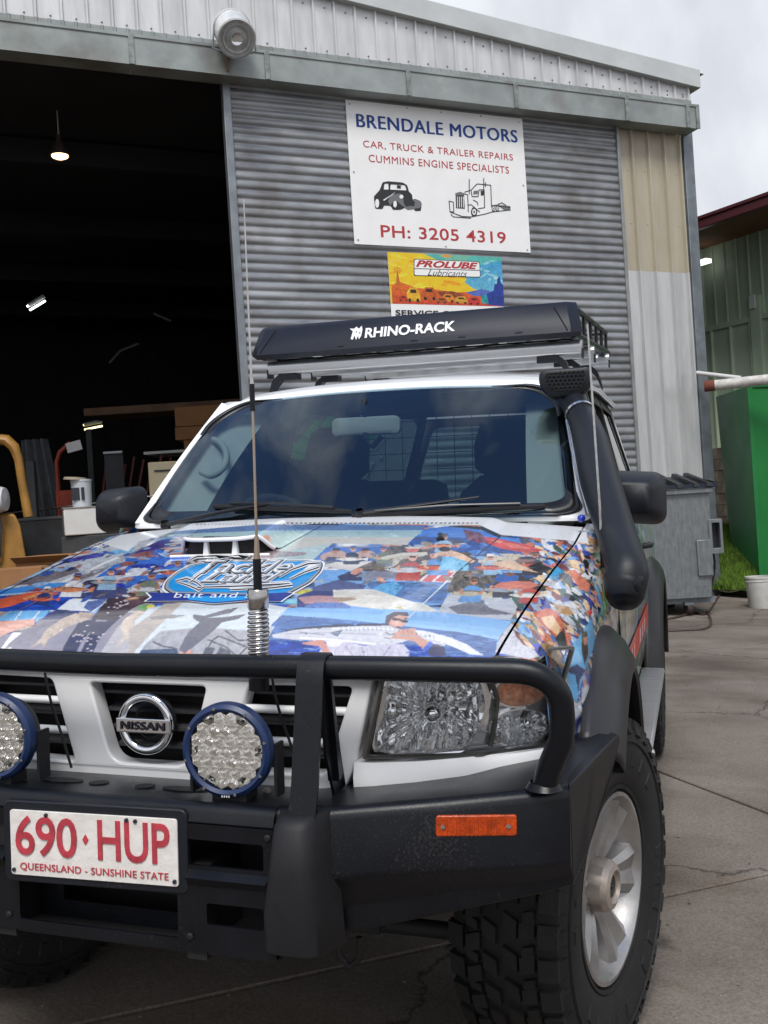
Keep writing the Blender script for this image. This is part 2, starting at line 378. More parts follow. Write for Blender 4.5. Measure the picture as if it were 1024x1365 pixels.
SKY, SEA, DEEP, SKIN, SIL = (128, 184, 240), (58, 104, 176), (36, 66, 165), (214, 150, 128), (205, 205, 214)
# A: polka-dot angler, orange fish, strips of the left edge
P('A', (190, 196, 205), [(-300, 480), (0, 390), (240, 300), (520, 215), (800, 130), (1024, 100), (1024, 330), (600, 400), (0, 440)], .1, 1)
P('A', (118, 110, 118), [(-300, 500), (0, 420), (180, 350), (520, 290), (545, 315), (300, 400), (90, 412), (-300, 520)], .16, 1)
P('A', (150, 190, 220), [(60, 385), (240, 318), (420, 280), (430, 300), (250, 345), (90, 395)], .08, 1)
P('A', (72, 70, 165), [(340, 290), (530, 215), (740, 175), (700, 215), (500, 250)], .2, 1)
P('A', (110, 180, 225), [(740, 178), (920, 150), (900, 185), (750, 205)])
P('A', (60, 50, 130), [(860, 210), (1024, 130), (1124, 110), (1124, 150), (900, 215)], .2, 1)
P('A', (125, 118, 128), [(470, 380), (600, 320), (740, 285), (700, 320), (560, 370)], .15, 1)
P('A', (236, 238, 240), [(420, 385), (800, 215), (812, 222), (440, 390)])
P('A', (45, 120, 220), [(650, 360), (780, 270), (1024, 200), (1124, 200), (1124, 280), (940, 290), (900, 335), (720, 347)], .12, 1)
P('A', (112, 68, 80), [(720, 345), (800, 290), (900, 310), (880, 342)], .25)
PE('A', (190, 120, 110), 820, 298, 34, 12)
P('A', (202, 207, 216), [(670, 375), (1024, 330), (1100, 325), (1100, 372)], .05, 1)
P('A', (70, 60, 98), [(470, 435), (600, 375), (1100, 368), (1100, 430)], .4)
P('A', (45, 60, 175), [(700, 424), (740, 380), (960, 380), (900, 427)], .3)
P('A', (66, 148, 220), [(-300, 480), (0, 440), (330, 395), (560, 390), (470, 440), (610, 435), (500, 495), (0, 500), (-300, 520)], .06, 1, (40, 120, 215))
P('A', (170, 205, 232), [(0, 474), (300, 446), (590, 438), (585, 446), (300, 456), (0, 484)], .04)
P('A', (26, 72, 180), [(-300, 520), (0, 485), (300, 460), (575, 448), (390, 580), (-300, 600)], .2, 1)
P('A', (226, 98, 62), [(-200, 560), (0, 505), (180, 462), (300, 450), (412, 465), (330, 490), (170, 520), (80, 552), (-100, 590)], .12, 1)
P('A', (238, 150, 96), [(150, 500), (260, 462), (380, 462), (310, 484), (180, 512)], .1)
P('A', (150, 60, 50), [(180, 455), (240, 430), (300, 432), (270, 452)], .2)
P('A', (112, 180, 230), [(-40, 655), (70, 585), (350, 580), (285, 642)], .04)
for x in (100, 220): PL('A', (225, 235, 240), [(x, 650), (x+50, 586)], 8)
P('A', (226, 168, 150), [(-300, 700), (0, 655), (240, 640), (235, 680), (120, 712), (0, 760), (-300, 850)], .1, 1)
P('A', (136, 132, 146), [(-300, 850), (0, 760), (240, 690), (260, 645), (620, 600), (1150, 590), (1100, 912), (-300, 912)], .035, 1, (150, 145, 160))
P('A', (182, 178, 182), [(660, 912), (800, 700), (860, 640), (1110, 560), (1000, 912)], .04, 1)
P('A', (236, 236, 240), [(0, 850), (60, 770), (90, 730), (150, 735), (60, 810), (30, 850)], .1)
P('A', (225, 220, 205), [(0, 905), (10, 850), (80, 830), (60, 905)], .1)
P('A', (66, 72, 120), [(500, 500), (610, 432), (1010, 430), (860, 512)], .12, 1)
P('A', (226, 233, 240), [(390, 575), (480, 505), (745, 510), (640, 592)], .04)
P('A', (60, 70, 112), [(275, 645), (400, 575), (560, 600), (510, 640)], .15)
P('A', (92, 112, 172), [(570, 562), (600, 520), (740, 500), (700, 540), (620, 592)], .1)
body = [(740, 500), (1022, 468), (1000, 520), (900, 572), (800, 652), (620, 642)]
l1 = [(540, 660), (660, 640), (640, 700), (560, 790), (500, 915), (425, 915), (430, 840), (480, 750)]
l2 = [(650, 660), (800, 650), (690, 760), (640, 860), (610, 915), (530, 915), (560, 850)]
P('A', (62, 50, 64), body, .08); P('A', (52, 52, 82), l1, .08); P('A', (52, 52, 82), l2, .08)
for k in range(70):
    for poly, cnt in ((body, 26), (l1, 16), (l2, 16)):
        if k < cnt:
            b_ = random.choice(range(len(poly))); w_ = [random.random() for _ in poly]; sw = sum(w_)
            cx = sum(p[0]*q for p, q in zip(poly, w_))/sw; cy = sum(p[1]*q for p, q in zip(poly, w_))/sw
            cx += random.uniform(-70, 70); cy += random.uniform(-60, 60)
            ins = False
            for i in range(len(poly)):
                (ax, ay), (bx, by) = poly[i], poly[(i+1) % len(poly)]
                if (ay > cy) != (by > cy) and cx < (bx-ax)*(cy-ay)/(by-ay)+ax: ins = not ins
            if ins: PE('A', (196, 182, 190), cx, cy, 9, 5)
PE('A', (178, 102, 80), 930, 466, 62, 20); P('A', (50, 34, 40), [(940, 455), (990, 425), (1080, 425), (1040, 470)], .1)
P('A', (192, 174, 160), [(520, 600), (610, 640), (470, 690), (330, 780), (300, 845), (285, 800), (205, 842), (280, 770), (310, 720), (420, 640)], .08)
P('A', (170, 152, 140), [(540, 590), (640, 600), (600, 640), (540, 630)], .1)
P('A', (208, 192, 176), [(850, 640), (940, 582), (1034, 600), (1000, 655), (920, 720), (890, 830), (870, 770), (785, 842), (850, 750), (818, 690)], .07)
P('A', (168, 152, 140), [(905, 700), (960, 650), (990, 640), (925, 715)], .1)
PE('A', (108, 166, 110), 985, 562, 42, 20); PE('A', (215, 205, 90), 1030, 560, 30, 20)
# B: boats, rocks, the silhouette with a fish
P('B', (50, 110, 205), [(-60, 250), (345, 245), (250, 370), (160, 440), (-60, 445)], .15, 1)
P('B', (215, 220, 230), [(-60, 345), (0, 330), (270, 318), (262, 345), (0, 362), (-60, 370)], .1, 1)
P('B', (36, 56, 170), [(-40, 300), (120, 285), (250, 290), (180, 310), (0, 320)], .3)
P('B', (190, 110, 100), [(100, 395), (200, 375), (190, 400), (120, 415)], .2); P('B', (60, 55, 110), [(20, 400), (110, 385), (90, 410), (0, 425)], .2)
P('B', (150, 100, 110), [(-40, 235), (60, 210), (150, 215), (140, 240), (20, 250)], .2, 1)
P('B', (75, 55, 70), [(-40, 455), (150, 430), (165, 485), (40, 540), (-40, 560)], .2)
PE('B', (184, 108, 84), 30, 455, 50, 20)
P('B', (206, 215, 222), [(0, 640), (90, 560), (330, 525), (790, 530), (960, 560), (850, 660), (790, 870), (0, 870)], .04, 1)
P('B', (182, 172, 164), [(-40, 700), (100, 600), (180, 535), (295, 530), (110, 710), (-40, 870)], .05, 1)
P('B', (150, 146, 144), [(80, 620), (200, 600), (320, 605), (240, 625), (90, 635)], .08, 1)
P('B', (166, 166, 172), [(20, 865), (60, 790), (160, 705), (400, 680), (700, 700), (800, 720), (800, 870), (20, 870)], .09)
P('B', (66, 82, 110), [(10, 868), (40, 820), (262, 812), (275, 868)], .15)
for pl in ([(450, 755), (560, 800), (640, 865)], [(430, 850), (480, 760), (520, 735), (690, 800)], [(640, 860), (700, 800)], [(110, 770), (180, 800), (250, 810)], [(560, 700), (640, 760), (700, 760)]): PL('B', (72, 74, 84), pl, 9)
P('B', (84, 86, 96), [(420, 850), (440, 800), (500, 810), (480, 850)], .2); P('B', (84, 86, 96), [(500, 850), (530, 800), (590, 830), (600, 865)], .2)
P('B', (108, 106, 118), [(288, 862), (272, 820), (325, 720), (400, 650), (362, 625), (358, 600), (430, 608), (560, 570), (645, 556), (600, 590), (450, 622), (560, 616), (692, 598), (640, 630), (540, 650), (490, 700), (410, 765), (340, 820), (300, 850)], .05)
P('B', (206, 150, 132), [(275, 866), (285, 830), (305, 840), (295, 866)]); P('B', (206, 150, 132), [(312, 840), (340, 815), (378, 866), (345, 866)])
# C: beach band, crew, man in blue with the white fish, angler with the long silver fish
P('C', (88, 122, 172), [(-700, 60), (-500, 45), (0, 38), (890, 42), (880, 75), (0, 72), (-700, 110)], .06, 1)
P('C', (150, 186, 196), [(-700, 100), (0, 70), (880, 68), (830, 112), (0, 105)], .04, 1, (176, 200, 200))
P('C', (200, 196, 186), [(0, 105), (832, 108), (790, 150), (380, 140), (250, 245), (-120, 235)], .04, 1)
P('C', (188, 212, 208), [(40, 100), (180, 80), (230, 95), (120, 180), (60, 150)], .04)
P('C', (176, 200, 200), [(180, 170), (380, 142), (290, 225), (60, 232)], .05, 1)
P('C', (150, 130, 134), [(-110, 200), (-60, 130), (0, 125), (60, 180), (240, 190), (230, 205), (0, 225)], .12)
PE('C', (214, 150, 120), -60, 118, 50, 14); PE('C', (214, 150, 120), 20, 110, 26, 14)
P('C', (62, 116, 200), [(270, 238), (350, 162), (700, 158), (610, 240)], .1, 1)
for cx in (385, 545):
    PE('C', (198, 160, 146), cx, 208, 72, 26, -.15); PE('C', (190, 128, 108), cx+10, 182, 22, 12); PE('C', (58, 50, 66), cx+16, 174, 26, 8); P('C', (60, 66, 110), [(cx-50, 238), (cx-30, 215), (cx+40, 215), (cx+40, 238)], .2)
P('C', (216, 210, 205), [(330, 262), (400, 242), (600, 238), (560, 284), (480, 290)], .06, 1)
P('C', (108, 94, 84), [(480, 292), (600, 238), (700, 152), (1000, 165), (900, 300), (860, 352), (770, 342)], .28)
P('C', (196, 190, 172), [(640, 225), (780, 195), (900, 190), (880, 210), (720, 235)], .15); PE('C', (214, 112, 96), 822, 176, 38, 14)
P('C', (168, 162, 128), [(800, 300), (880, 240), (970, 215), (950, 270), (860, 300)], .25)
P('C', (120, 192, 232), [(960, 285), (985, 205), (1110, 205), (1145, 270), (1100, 300)], .12)
PL('C', SKIN, [(930, 205), (980, 170), (1010, 175)], 22); PE('C', (60, 50, 50), 1000, 180, 24, 12)
P('C', (226, 216, 218), [(840, 350), (920, 282), (1090, 300), (1060, 352)], .05)
for x in (0, 70, 135): P('C', (206, 62, 76), [(870+x, 350), (930+x, 290), (965+x, 292), (905+x, 350)], .08)
P('C', (112, 170, 232), [(200, 420), (330, 285), (780, 298), (1024, 350), (1060, 400), (990, 475), (700, 500), (180, 500)], .05, 1)
P('C', (72, 112, 176), [(560, 350), (1040, 350), (985, 472), (620, 440)], .16, 1)
P('C', (66, 74, 134), [(190, 432), (300, 370), (420, 338), (570, 370), (500, 440), (380, 490), (190, 490)], .15)
P('C', (192, 150, 158), [(190, 436), (300, 425), (490, 432), (480, 470), (230, 470)], .08, 1)
P('C', (96, 130, 200), [(230, 480), (300, 462), (480, 466), (480, 496), (240, 498)], .1)
P('C', (48, 56, 98), [(408, 322), (470, 294), (545, 300), (545, 345), (425, 346)], .12)
P('C', (128, 130, 152), [(540, 300), (640, 292), (778, 306), (720, 332), (560, 348)], .12, 1)
P('C', (82, 170, 224), [(600, 390), (650, 362), (730, 350), (765, 380), (720, 432), (640, 420)], .18)
P('C', (226, 222, 214), [(385, 398), (440, 392), (600, 390), (760, 440), (850, 468), (950, 512), (800, 506), (660, 502), (480, 482), (388, 440)], .06, 1)
P('C', (176, 150, 130), [(380, 436), (500, 436), (520, 446), (420, 462)], .12); P('C', (190, 176, 120), [(720, 490), (800, 475), (850, 490), (760, 502)], .1)
P('C', (206, 204, 84), [(172, 412), (255, 384), (275, 398), (205, 420)], .1)
P('C', SKY, [(90, 540), (140, 492), (700, 500), (1024, 508), (1320, 560), (1280, 700), (1024, 640)], .03, 1, (146, 196, 244))
P('C', (76, 112, 172), [(40, 640), (105, 532), (350, 548), (690, 582), (850, 600), (1060, 640), (1290, 705), (1250, 800), (20, 800)], .10, 1)
P('C', DEEP, [(0, 670), (300, 680), (850, 700), (1270, 760), (1250, 800), (-20, 800)], .2, 1)
P('C', (66, 70, 92), [(60, 628), (200, 600), (420, 582), (690, 576), (760, 604), (600, 612), (300, 606)], .08)
P('C', SIL, [(48, 640), (180, 612), (350, 600), (520, 592), (690, 590), (760, 612), (880, 630), (1030, 672), (1100, 730), (950, 690), (800, 668), (690, 700), (620, 706), (480, 680), (330, 672), (190, 668), (60, 656)], .05, 1)
P('C', (108, 118, 140), [(362, 628), (440, 612), (410, 650)], .1); PL('C', (150, 150, 165), [(200, 625), (340, 640)], 6); PL('C', (120, 110, 120), [(670, 625), (700, 640), (730, 632)], 6); PL('C', (120, 110, 120), [(665, 655), (700, 662)], 5)
P('C', (202, 198, 214), [(285, 775), (330, 700), (370, 672), (440, 672), (560, 700), (700, 690), (770, 692), (805, 730), (790, 780)], .07)
P('C', (236, 234, 240), [(340, 672), (440, 674), (420, 700), (370, 706)], .04)
for pl in ([(450, 700), (500, 760)], [(540, 705), (560, 770)], [(700, 700), (650, 770)]): PL('C', (160, 155, 175), pl, 7)
PE('C', (206, 150, 138), 738, 556, 58, 44); P('C', (78, 72, 86), [(668, 575), (676, 535), (720, 514), (790, 515), (802, 540), (745, 532), (705, 548), (690, 580)], .06)
PL('C', (60, 44, 48), [(712, 548), (790, 556)], 13); PE('C', (226, 180, 170), 740, 585, 22, 8)
P('C', (214, 152, 132), [(700, 660), (745, 612), (835, 604), (860, 645), (925, 695), (880, 722), (830, 668), (760, 664)], .05)
P('C', (62, 104, 200), [(878, 722), (912, 680), (930, 690), (900, 728)], .05); P('C', (70, 66, 96), [(900, 730), (935, 688), (990, 712), (1004, 752), (940, 758)], .06); PE('C', (220, 220, 226), 972, 710, 10, 14)
P('C', (210, 148, 134), [(212, 684), (330, 664), (352, 700), (378, 752), (340, 748), (308, 702), (230, 692)], .05); P('C', (70, 120, 205), [(345, 752), (372, 742), (384, 765), (350, 772)], .05)
# D: right-hand top of the bonnet
P('D', (62, 122, 212), [(20, 185), (110, 108), (230, 92), (400, 105), (540, 150), (760, 172), (960, 178), (880, 255), (400, 200), (20, 200)], .08, 1, (90, 150, 222))
P('D', (44, 82, 152), [(20, 190), (60, 150), (420, 160), (880, 230), (870, 282), (400, 262), (180, 222), (40, 210)], .22, 1)
PE('D', (60, 66, 86), 300, 186, 34, 14); PE('D', (14, 14, 20), 200, 138, 16, 11)
P('D', (54, 54, 56), [(228, 95), (300, 88), (440, 94), (545, 140), (540, 160), (430, 112), (320, 100)], .15)
P('D', (118, 66, 92), [(330, 108), (430, 130), (490, 196), (400, 186), (350, 160)], .25)
P('D', (216, 76, 70), [(440, 150), (520, 160), (700, 198), (790, 230), (700, 244), (560, 222), (470, 192)], .1, 1)
P('D', (232, 120, 100), [(540, 180), (640, 192), (720, 222), (600, 215)], .08)
P('D', (196, 110, 90), [(600, 148), (700, 152), (840, 165), (780, 172), (640, 160)], .3)
P('D', (92, 80, 82), [(-60, 400), (60, 300), (160, 235), (240, 215), (420, 280), (400, 350), (300, 410)], .3)
P('D', (226, 184, 156), [(160, 250), (240, 222), (330, 250), (400, 290), (380, 300), (300, 272), (230, 248)], .08)
P('D', (186, 188, 150), [(20, 345), (120, 290), (200, 285), (190, 330), (90, 370)], .22); P('D', (118, 192, 232), [(190, 340), (215, 262), (290, 265), (365, 300), (360, 345)], .14)
P('D', (226, 218, 222), [(70, 405), (160, 335), (320, 350), (270, 412)], .05)
for x in (0, 75): P('D', (206, 62, 76), [(95+x, 405), (165+x, 340), (215+x, 345), (150+x, 408)], .08)
P('D', (206, 192, 168), [(400, 335), (470, 248), (640, 248), (870, 290), (820, 356), (600, 342)], .12)
P('D', (226, 184, 150), [(480, 296), (600, 285), (700, 330), (760, 356), (560, 322)], .12); P('D', (26, 24, 28), [(690, 318), (760, 298), (836, 330), (800, 358), (730, 345)], .15); PE('D', (140, 92, 78), 690, 282, 56, 13); PE('D', (40, 34, 36), 700, 272, 54, 9)
P('D', (96, 90, 82), [(230, 467), (290, 350), (420, 340), (800, 372), (760, 440), (690, 505), (400, 490)], .35)
P('D', (118, 178, 236), [(510, 345), (600, 345), (810, 375), (790, 395), (640, 370)], .06); P('D', (48, 98, 180), [(500, 395), (560, 358), (650, 372), (640, 405), (540, 412)], .2)
PE('D', (130, 84, 72), 596, 366, 32, 13)
P('D', (208, 118, 98), [(496, 436), (560, 402), (720, 406), (762, 428), (700, 450), (560, 446)], .14, 1); P('D', (72, 72, 108), [(490, 448), (700, 450), (690, 498), (560, 482)], .12)
P('D', (214, 204, 184), [(360, 470), (480, 480), (690, 508), (640, 520), (400, 492)], .1, 1)
P('D', (80, 122, 178), [(0, 402), (260, 414), (220, 470), (120, 500), (0, 490)], .2, 1)
P('D', (192, 196, 206), [(185, 582), (245, 480), (660, 512), (600, 628)], .05, 1)
P('D', (118, 118, 130), [(245, 552), (370, 520), (430, 508), (480, 556), (620, 592), (440, 596), (300, 590)], .08, 1); PE('D', (110, 110, 122), 420, 520, 34, 12)
P('D', (224, 222, 214), [(-20, 520), (100, 528), (200, 578), (60, 575), (-20, 560)], .08, 1)
P('D', SKY, [(-20, 640), (60, 576), (200, 580), (605, 632), (530, 735), (300, 690), (100, 662)], .03, 1, (150, 198, 244))
P('D', (72, 108, 172), [(60, 668), (300, 692), (528, 738), (500, 830), (200, 830), (240, 740)], .14, 1)
P('D', (226, 228, 236), [(40, 680), (130, 690), (250, 722), (350, 762), (445, 826), (370, 820), (280, 780), (180, 742), (90, 720)], .05)
P('D', (206, 150, 130), [(-30, 690), (40, 670), (90, 720), (150, 760), (110, 800), (60, 750), (-30, 730)], .05); P('D', (62, 104, 200), [(100, 790), (140, 745), (160, 755), (125, 805)], .05); P('D', (70, 66, 96), [(125, 810), (165, 760), (225, 780), (235, 828), (140, 830)], .06)
# E: the wing
P('E', (206, 206, 216), [(95, 790), (110, 730), (150, 660), (200, 600), (330, 650), (400, 810), (300, 830)], .08)
P('E', (110, 178, 226), [(360, 400), (420, 300), (500, 240), (640, 360), (660, 470), (500, 420)], .15)
P('E', (44, 160, 212), [(430, 310), (480, 258), (525, 290), (470, 316)], .1); P('E', (196, 200, 210), [(370, 350), (500, 356), (640, 470), (690, 580), (650, 570), (560, 450), (400, 376)], .1)
P('E', (70, 66, 80), [(400, 330), (520, 345), (650, 450), (690, 540), (670, 540), (620, 460), (500, 366)], .15)
P('E', (140, 172, 214), [(330, 430), (440, 384), (560, 462), (660, 600), (620, 650), (500, 520), (400, 470)], .18)
P('E', (178, 180, 192), [(270, 500), (400, 480), (520, 540), (600, 620), (600, 700), (500, 560), (300, 540)], .12)
P('E', (206, 198, 226), [(230, 560), (330, 545), (420, 640), (380, 650)], .08)
P('E', (52, 60, 152), [(470, 540), (560, 610), (600, 690), (520, 830), (490, 780), (560, 740)], .2)
P('E', (190, 150, 92), [(190, 600), (330, 620), (420, 700), (500, 790), (530, 900), (490, 880), (400, 790), (300, 720), (240, 660)], .3)
P('E', (40, 60, 192), [(230, 640), (300, 650), (420, 800), (372, 815), (250, 690)], .2)
P('E', (216, 112, 84), [(325, 545), (420, 514), (480, 540), (512, 600), (565, 740), (520, 765), (470, 700), (380, 620)], .12)
P('E', (242, 198, 152), [(380, 572), (450, 560), (502, 640), (482, 684), (400, 620)], .08); P('E', (36, 40, 46), [(465, 700), (520, 636), (545, 760), (500, 785)], .3)
P('E', (226, 130, 100), [(542, 280), (590, 278), (684, 370), (672, 412), (620, 400)], .14); P('E', (214, 60, 62), [(620, 440), (650, 480), (700, 540), (680, 570)], .1)
P('E', (92, 170, 222), [(520, 830), (690, 580), (722, 720), (650, 900), (600, 1100), (560, 1060), (530, 900)], .05)
P('E', (62, 44, 50), [(630, 655), (665, 660), (672, 800), (650, 870), (630, 780)], .15); P('E', (50, 66, 108), [(600, 720), (640, 800), (620, 850)], .1)
P('E', (46, 66, 110), [(535, 895), (600, 862), (655, 900), (620, 960), (610, 1045), (590, 930), (560, 920)], .1)
P('E', (222, 222, 226), [(495, 950), (530, 920), (580, 1100), (560, 1120)], .08)

PAL = [SKY, SKY, SEA, DEEP, SKIN, SIL, (40, 40, 60), (220, 120, 90), (190, 200, 210), (60, 120, 190), (120, 110, 100), (90, 160, 215), (200, 190, 170), (50, 60, 140), (235, 236, 240)]
def collage(wm, hm, res, cell, pal, skew=.3, dens=1.0):
    """a board of small overlapping holiday and fishing pictures, wm x hm metres"""
    W_, H_ = int(wm*res), int(hm*res); img = np.ones((H_, W_, 3))*.3; c = cell*res
    for j in range(int(H_/c*1.4)+2):
        for i in range(int(W_/c)+2):
            x = i*c+random.uniform(-.3, .3)*c-c/2; y = j*c*.72-c/2; w = c*random.uniform(.9, 1.5); h = c*random.uniform(.6, .95); k = skew*h
            fillpoly(img, [(x+k, y), (x+w+k, y), (x+w, y+h), (x, y+h)], random.choice(pal), .06, None, 1)
            hz = random.uniform(.3, .6); fillpoly(img, [(x+k*(1-hz), y+h*hz), (x+w+k*(1-hz), y+h*hz), (x+w, y+h), (x, y+h)], random.choice(pal), .18, None, 1)
            for _ in range(int(3*dens)):
                cx = x+random.uniform(.15, .85)*w; cy = y+random.uniform(.25, .8)*h; a = random.uniform(.08, .3)*w; b = a*random.uniform(.2, .6)
                fillpoly(img, ell(cx, cy, a, b, 9, random.uniform(-.9, .9)), random.choice(pal), .15)
            cx = x+random.uniform(.3, .7)*w; cy = y+.4*h; r_ = .09*w
            fillpoly(img, [(cx-r_*2, y+h), (cx-r_*1.4, cy+r_), (cx+r_*1.4, cy+r_), (cx+r_*2, y+h)], random.choice(pal), .12); fillpoly(img, ell(cx, cy, r_*.9, r_, 10), (196, 138, 112), .1); fillpoly(img, ell(cx, cy-r_*.8, r_, r_*.4, 8), random.choice([(40, 36, 44), (230, 230, 230), (50, 70, 140)]), .1)
    return img
COLB = collage(2.4, 1.7, 260, .10, PAL)
def angler(cx, cy, s, lean=0.0):
    q = .55; sh = random.choice([(40, 60, 120), (235, 235, 240), (90, 150, 210), (60, 56, 66), (190, 70, 60), (120, 130, 110), (30, 40, 70), (150, 190, 220)]); sk = random.choice([(214, 150, 122), (196, 132, 104), (226, 170, 146)])
    k = lambda x, y: (cx+(x+lean*y*-.4)*s, cy+y*s*q)
    P('P', sh, [k(-.42, 1), k(-.36, .1), k(-.14, -.12), k(.14, -.12), k(.36, .1), k(.42, 1)], .08)
    PE('P', sk, *k(0, -.42), .15*s, .24*s*q, 0, .05); P('P', random.choice([(40, 40, 48), (230, 230, 232), (60, 80, 140), (90, 70, 50)]), [k(-.17, -.5), k(-.12, -.72), k(.12, -.72), k(.20, -.5), k(.05, -.54)], .05)
    PL('P', (30, 26, 30), [k(-.10, -.44), k(.11, -.44)], .05*s)
    fc = random.choice([(205, 208, 214), (214, 96, 70), (190, 180, 150), (226, 224, 216), (150, 160, 170), (230, 140, 90)]); y = random.uniform(.3, .5)
    P('P', fc, [k(-.85, y), k(-.5, y-.17), k(0, y-.2), k(.45, y-.1), k(.62, y), k(.85, y-.22), k(.82, y+.2), k(.6, y+.05), k(.1, y+.2), k(-.5, y+.16)], .07)
    PL('P', tuple(int(c*.62) for c in fc), [k(-.6, y-.12), k(0, y-.16), k(.45, y-.07)], .05*s); PE('P', (20, 20, 24), *k(-.68, y-.03), .025*s, .03*s)
    PL('P', sk, [k(-.36, .12), k(-.46, y-.05), k(-.30, y+.02)], .10*s*q*1.5); PL('P', sk, [k(.36, .12), k(.42, y-.05), k(.26, y+.02)], .10*s*q*1.5)
def mottle(img, n, ax0, ax1, amp):
    H_, W_ = img.shape[:2]
    for _ in range(n):
        cx, cy = random.uniform(0, W_-1), random.uniform(0, H_-1); c = img[int(cy), int(cx)]*math.exp(random.gauss(0, amp)); a = random.uniform(ax0, ax1); b = a*random.uniform(.25, .6); t = random.uniform(-.5, .5)
        x0, x1, y0, y1 = int(max(cx-a, 0)), int(min(cx+a+1, W_)), int(max(cy-a, 0)), int(min(cy+a+1, H_)); X, Y = np.meshgrid(np.arange(x0, x1)-cx, np.arange(y0, y1)-cy)
        k = ((X*math.cos(t)+Y*math.sin(t))/a)**2+((Y*math.cos(t)-X*math.sin(t))/b)**2; f = (np.clip(1.3-k, 0, 1)*.8)[..., None]
        sub = img[y0:y1, x0:x1]; img[y0:y1, x0:x1] = sub*(1-f)+np.clip(c, .003, .85)*f
def blur(img):
    for ax in (0, 1): img = (np.roll(img, 1, ax)+2*img+np.roll(img, -1, ax))/4
    return img
def finish_print(img, n, a0, a1, amp, desat=.12):
    mottle(img, n, a0, a1, amp); g_ = img.mean(-1, keepdims=True); img = img*(1-desat)+g_*desat; return blur(img)
COLB = finish_print(COLB, 3600, 1.5, 6, .45, .15)
PALG = [(30, 140, 110), (30, 110, 70), (120, 160, 120), (80, 160, 205), (44, 52, 50), (190, 176, 140), (215, 220, 214), (30, 96, 80), (206, 120, 84), (120, 116, 104), (36, 84, 160), (150, 190, 170)]
COLS = finish_print(collage(5.0, 1.2, 220, .17, PALG, .5, 2), 1500, 2, 8, .5, 0)
def sample(img, u, v):
    H_, W_ = img.shape[:2]; return img[np.clip(v.astype(int), 0, H_-1), np.clip(u.astype(int), 0, W_-1)]
def wrap_colours(me, mode='front'):
    """colour of the printed film at every vertex (vertices are in the car's frame)"""
    n = len(me.vertices); co = np.empty(n*3); me.vertices.foreach_get('co', co); co = co.reshape(-1, 3)
    if mode == 'front':
        base = sample(COLB, (co[:, 0]+1.2)*260, (co[:, 1]+.8)*260)
        drop = np.clip((np.abs(co[:, 0])-.8)/.1, 0, 1)
        side = sample(COLB, (co[:, 1]*.9+1.0)*260, (1.7-co[:, 2]*1.1)*260); base = np.where((co[:, 2] < 1.02)[:, None] & (drop > .5)[:, None], side, base)
        W = np.stack([co[:, 0]*math.cos(A)+co[:, 2]*math.sin(A), co[:, 1], co[:, 2]*math.cos(A)-co[:, 0]*math.sin(A)], 1)-CAM
        z = W @ _f; px = 512+FPX*(W @ _RB)/z; py = 682.5-FPX*(W @ _UB)/z
        u = (px-PX0)*PS; v = (py-PY0)*PS; ok = (u >= 0) & (v >= 0) & (u < PW) & (v < PH) & (co[:, 0] > -.80)
        a = np.zeros(n); a[ok] = calpha[v[ok].astype(int), u[ok].astype(int)]
        c = base.copy(); s_ = sample(canvas, u, v); c[a > .5] = s_[a > .5]
    else:
        c = sample(COLS, (co[:, 1]+.8)*220, (1.55-co[:, 2])*220*.8)
    at_ = me.attributes.new('print', 'FLOAT_COLOR', 'POINT')
    at_.data.foreach_set('color', np.concatenate([c*.92, np.ones((n, 1))], 1).ravel())
def fast_grid(name, X, Y, Z, mat_, parent, mode, keep=None):
    nv, nu = X.shape; me = bpy.data.meshes.new(name)
    V = np.stack([X.ravel(), Y.ravel(), Z.ravel()], 1)
    idx = np.arange(nv*nu).reshape(nv, nu); F = np.stack([idx[:-1, :-1], idx[:-1, 1:], idx[1:, 1:], idx[1:, :-1]], -1).reshape(-1, 4)
    if keep is not None:
        kf = keep.ravel()[F].all(1); F = F[kf]
        used = np.unique(F); remap = -np.ones(nv*nu, int); remap[used] = np.arange(len(used)); V = V[used]; F = remap[F]
    me.vertices.add(len(V)); me.vertices.foreach_set('co', V.ravel())
    me.loops.add(len(F)*4); me.loops.foreach_set('vertex_index', F.ravel().astype(np.int32))
    me.polygons.add(len(F)); me.polygons.foreach_set('loop_start', np.arange(0, len(F)*4, 4, dtype=np.int32))
    me.update(calc_edges=True); me.validate()
    me.shade_smooth(); me.materials.append(mat_)
    if mode: wrap_colours(me, mode)
    o = bpy.data.objects.new(name, me); link(o, parent); return o

# ------------------------------------------------------------ the four-wheel drive
car4 = thing('four_wheel_drive', 'white four-wheel drive with photo-covered bonnet, black bull bar and roof rack, parked before the workshop', 'four-wheel drive', (0, 0, 0), (0, A, 0))
def wB(y): return np.interp(y, [-.66, -.6, -.2, .05, .3, .5], [.70, .735, .742, .76, .785, .79])
def zeE(y): return np.interp(y, [-.675, -.66, -.63, -.58, -.5, -.35, -.2, .05, .3, .48, .6, .8], [1.034, 1.046, 1.060, 1.075, 1.09, 1.115, 1.138, 1.188, 1.24, 1.276, 1.295, 1.30])
def bz(x, y):
    w = wB(y); r = np.clip(np.abs(x)/w, 0, 1)
    bulge = (1-sstep(.50, .56, np.abs(x)+(.3-y)*.06))*.012*sstep(-.6, -.3, y)
    return zeE(y)+.034*(1-r**2.4)*sstep(-.68, -.45, y)+bulge
def ze_smooth(y):
    return (zeE(y-.03)+zeE(y)+zeE(y+.03))/3
def onto_bonnet(px, py):
    z = 1.2
    for _ in range(25):
        q = car(px, py, 2, z); z = .6*z+.4*float(bz(np.array(q[0]), np.array(q[1])))
    return Vector((q[0], q[1], z))
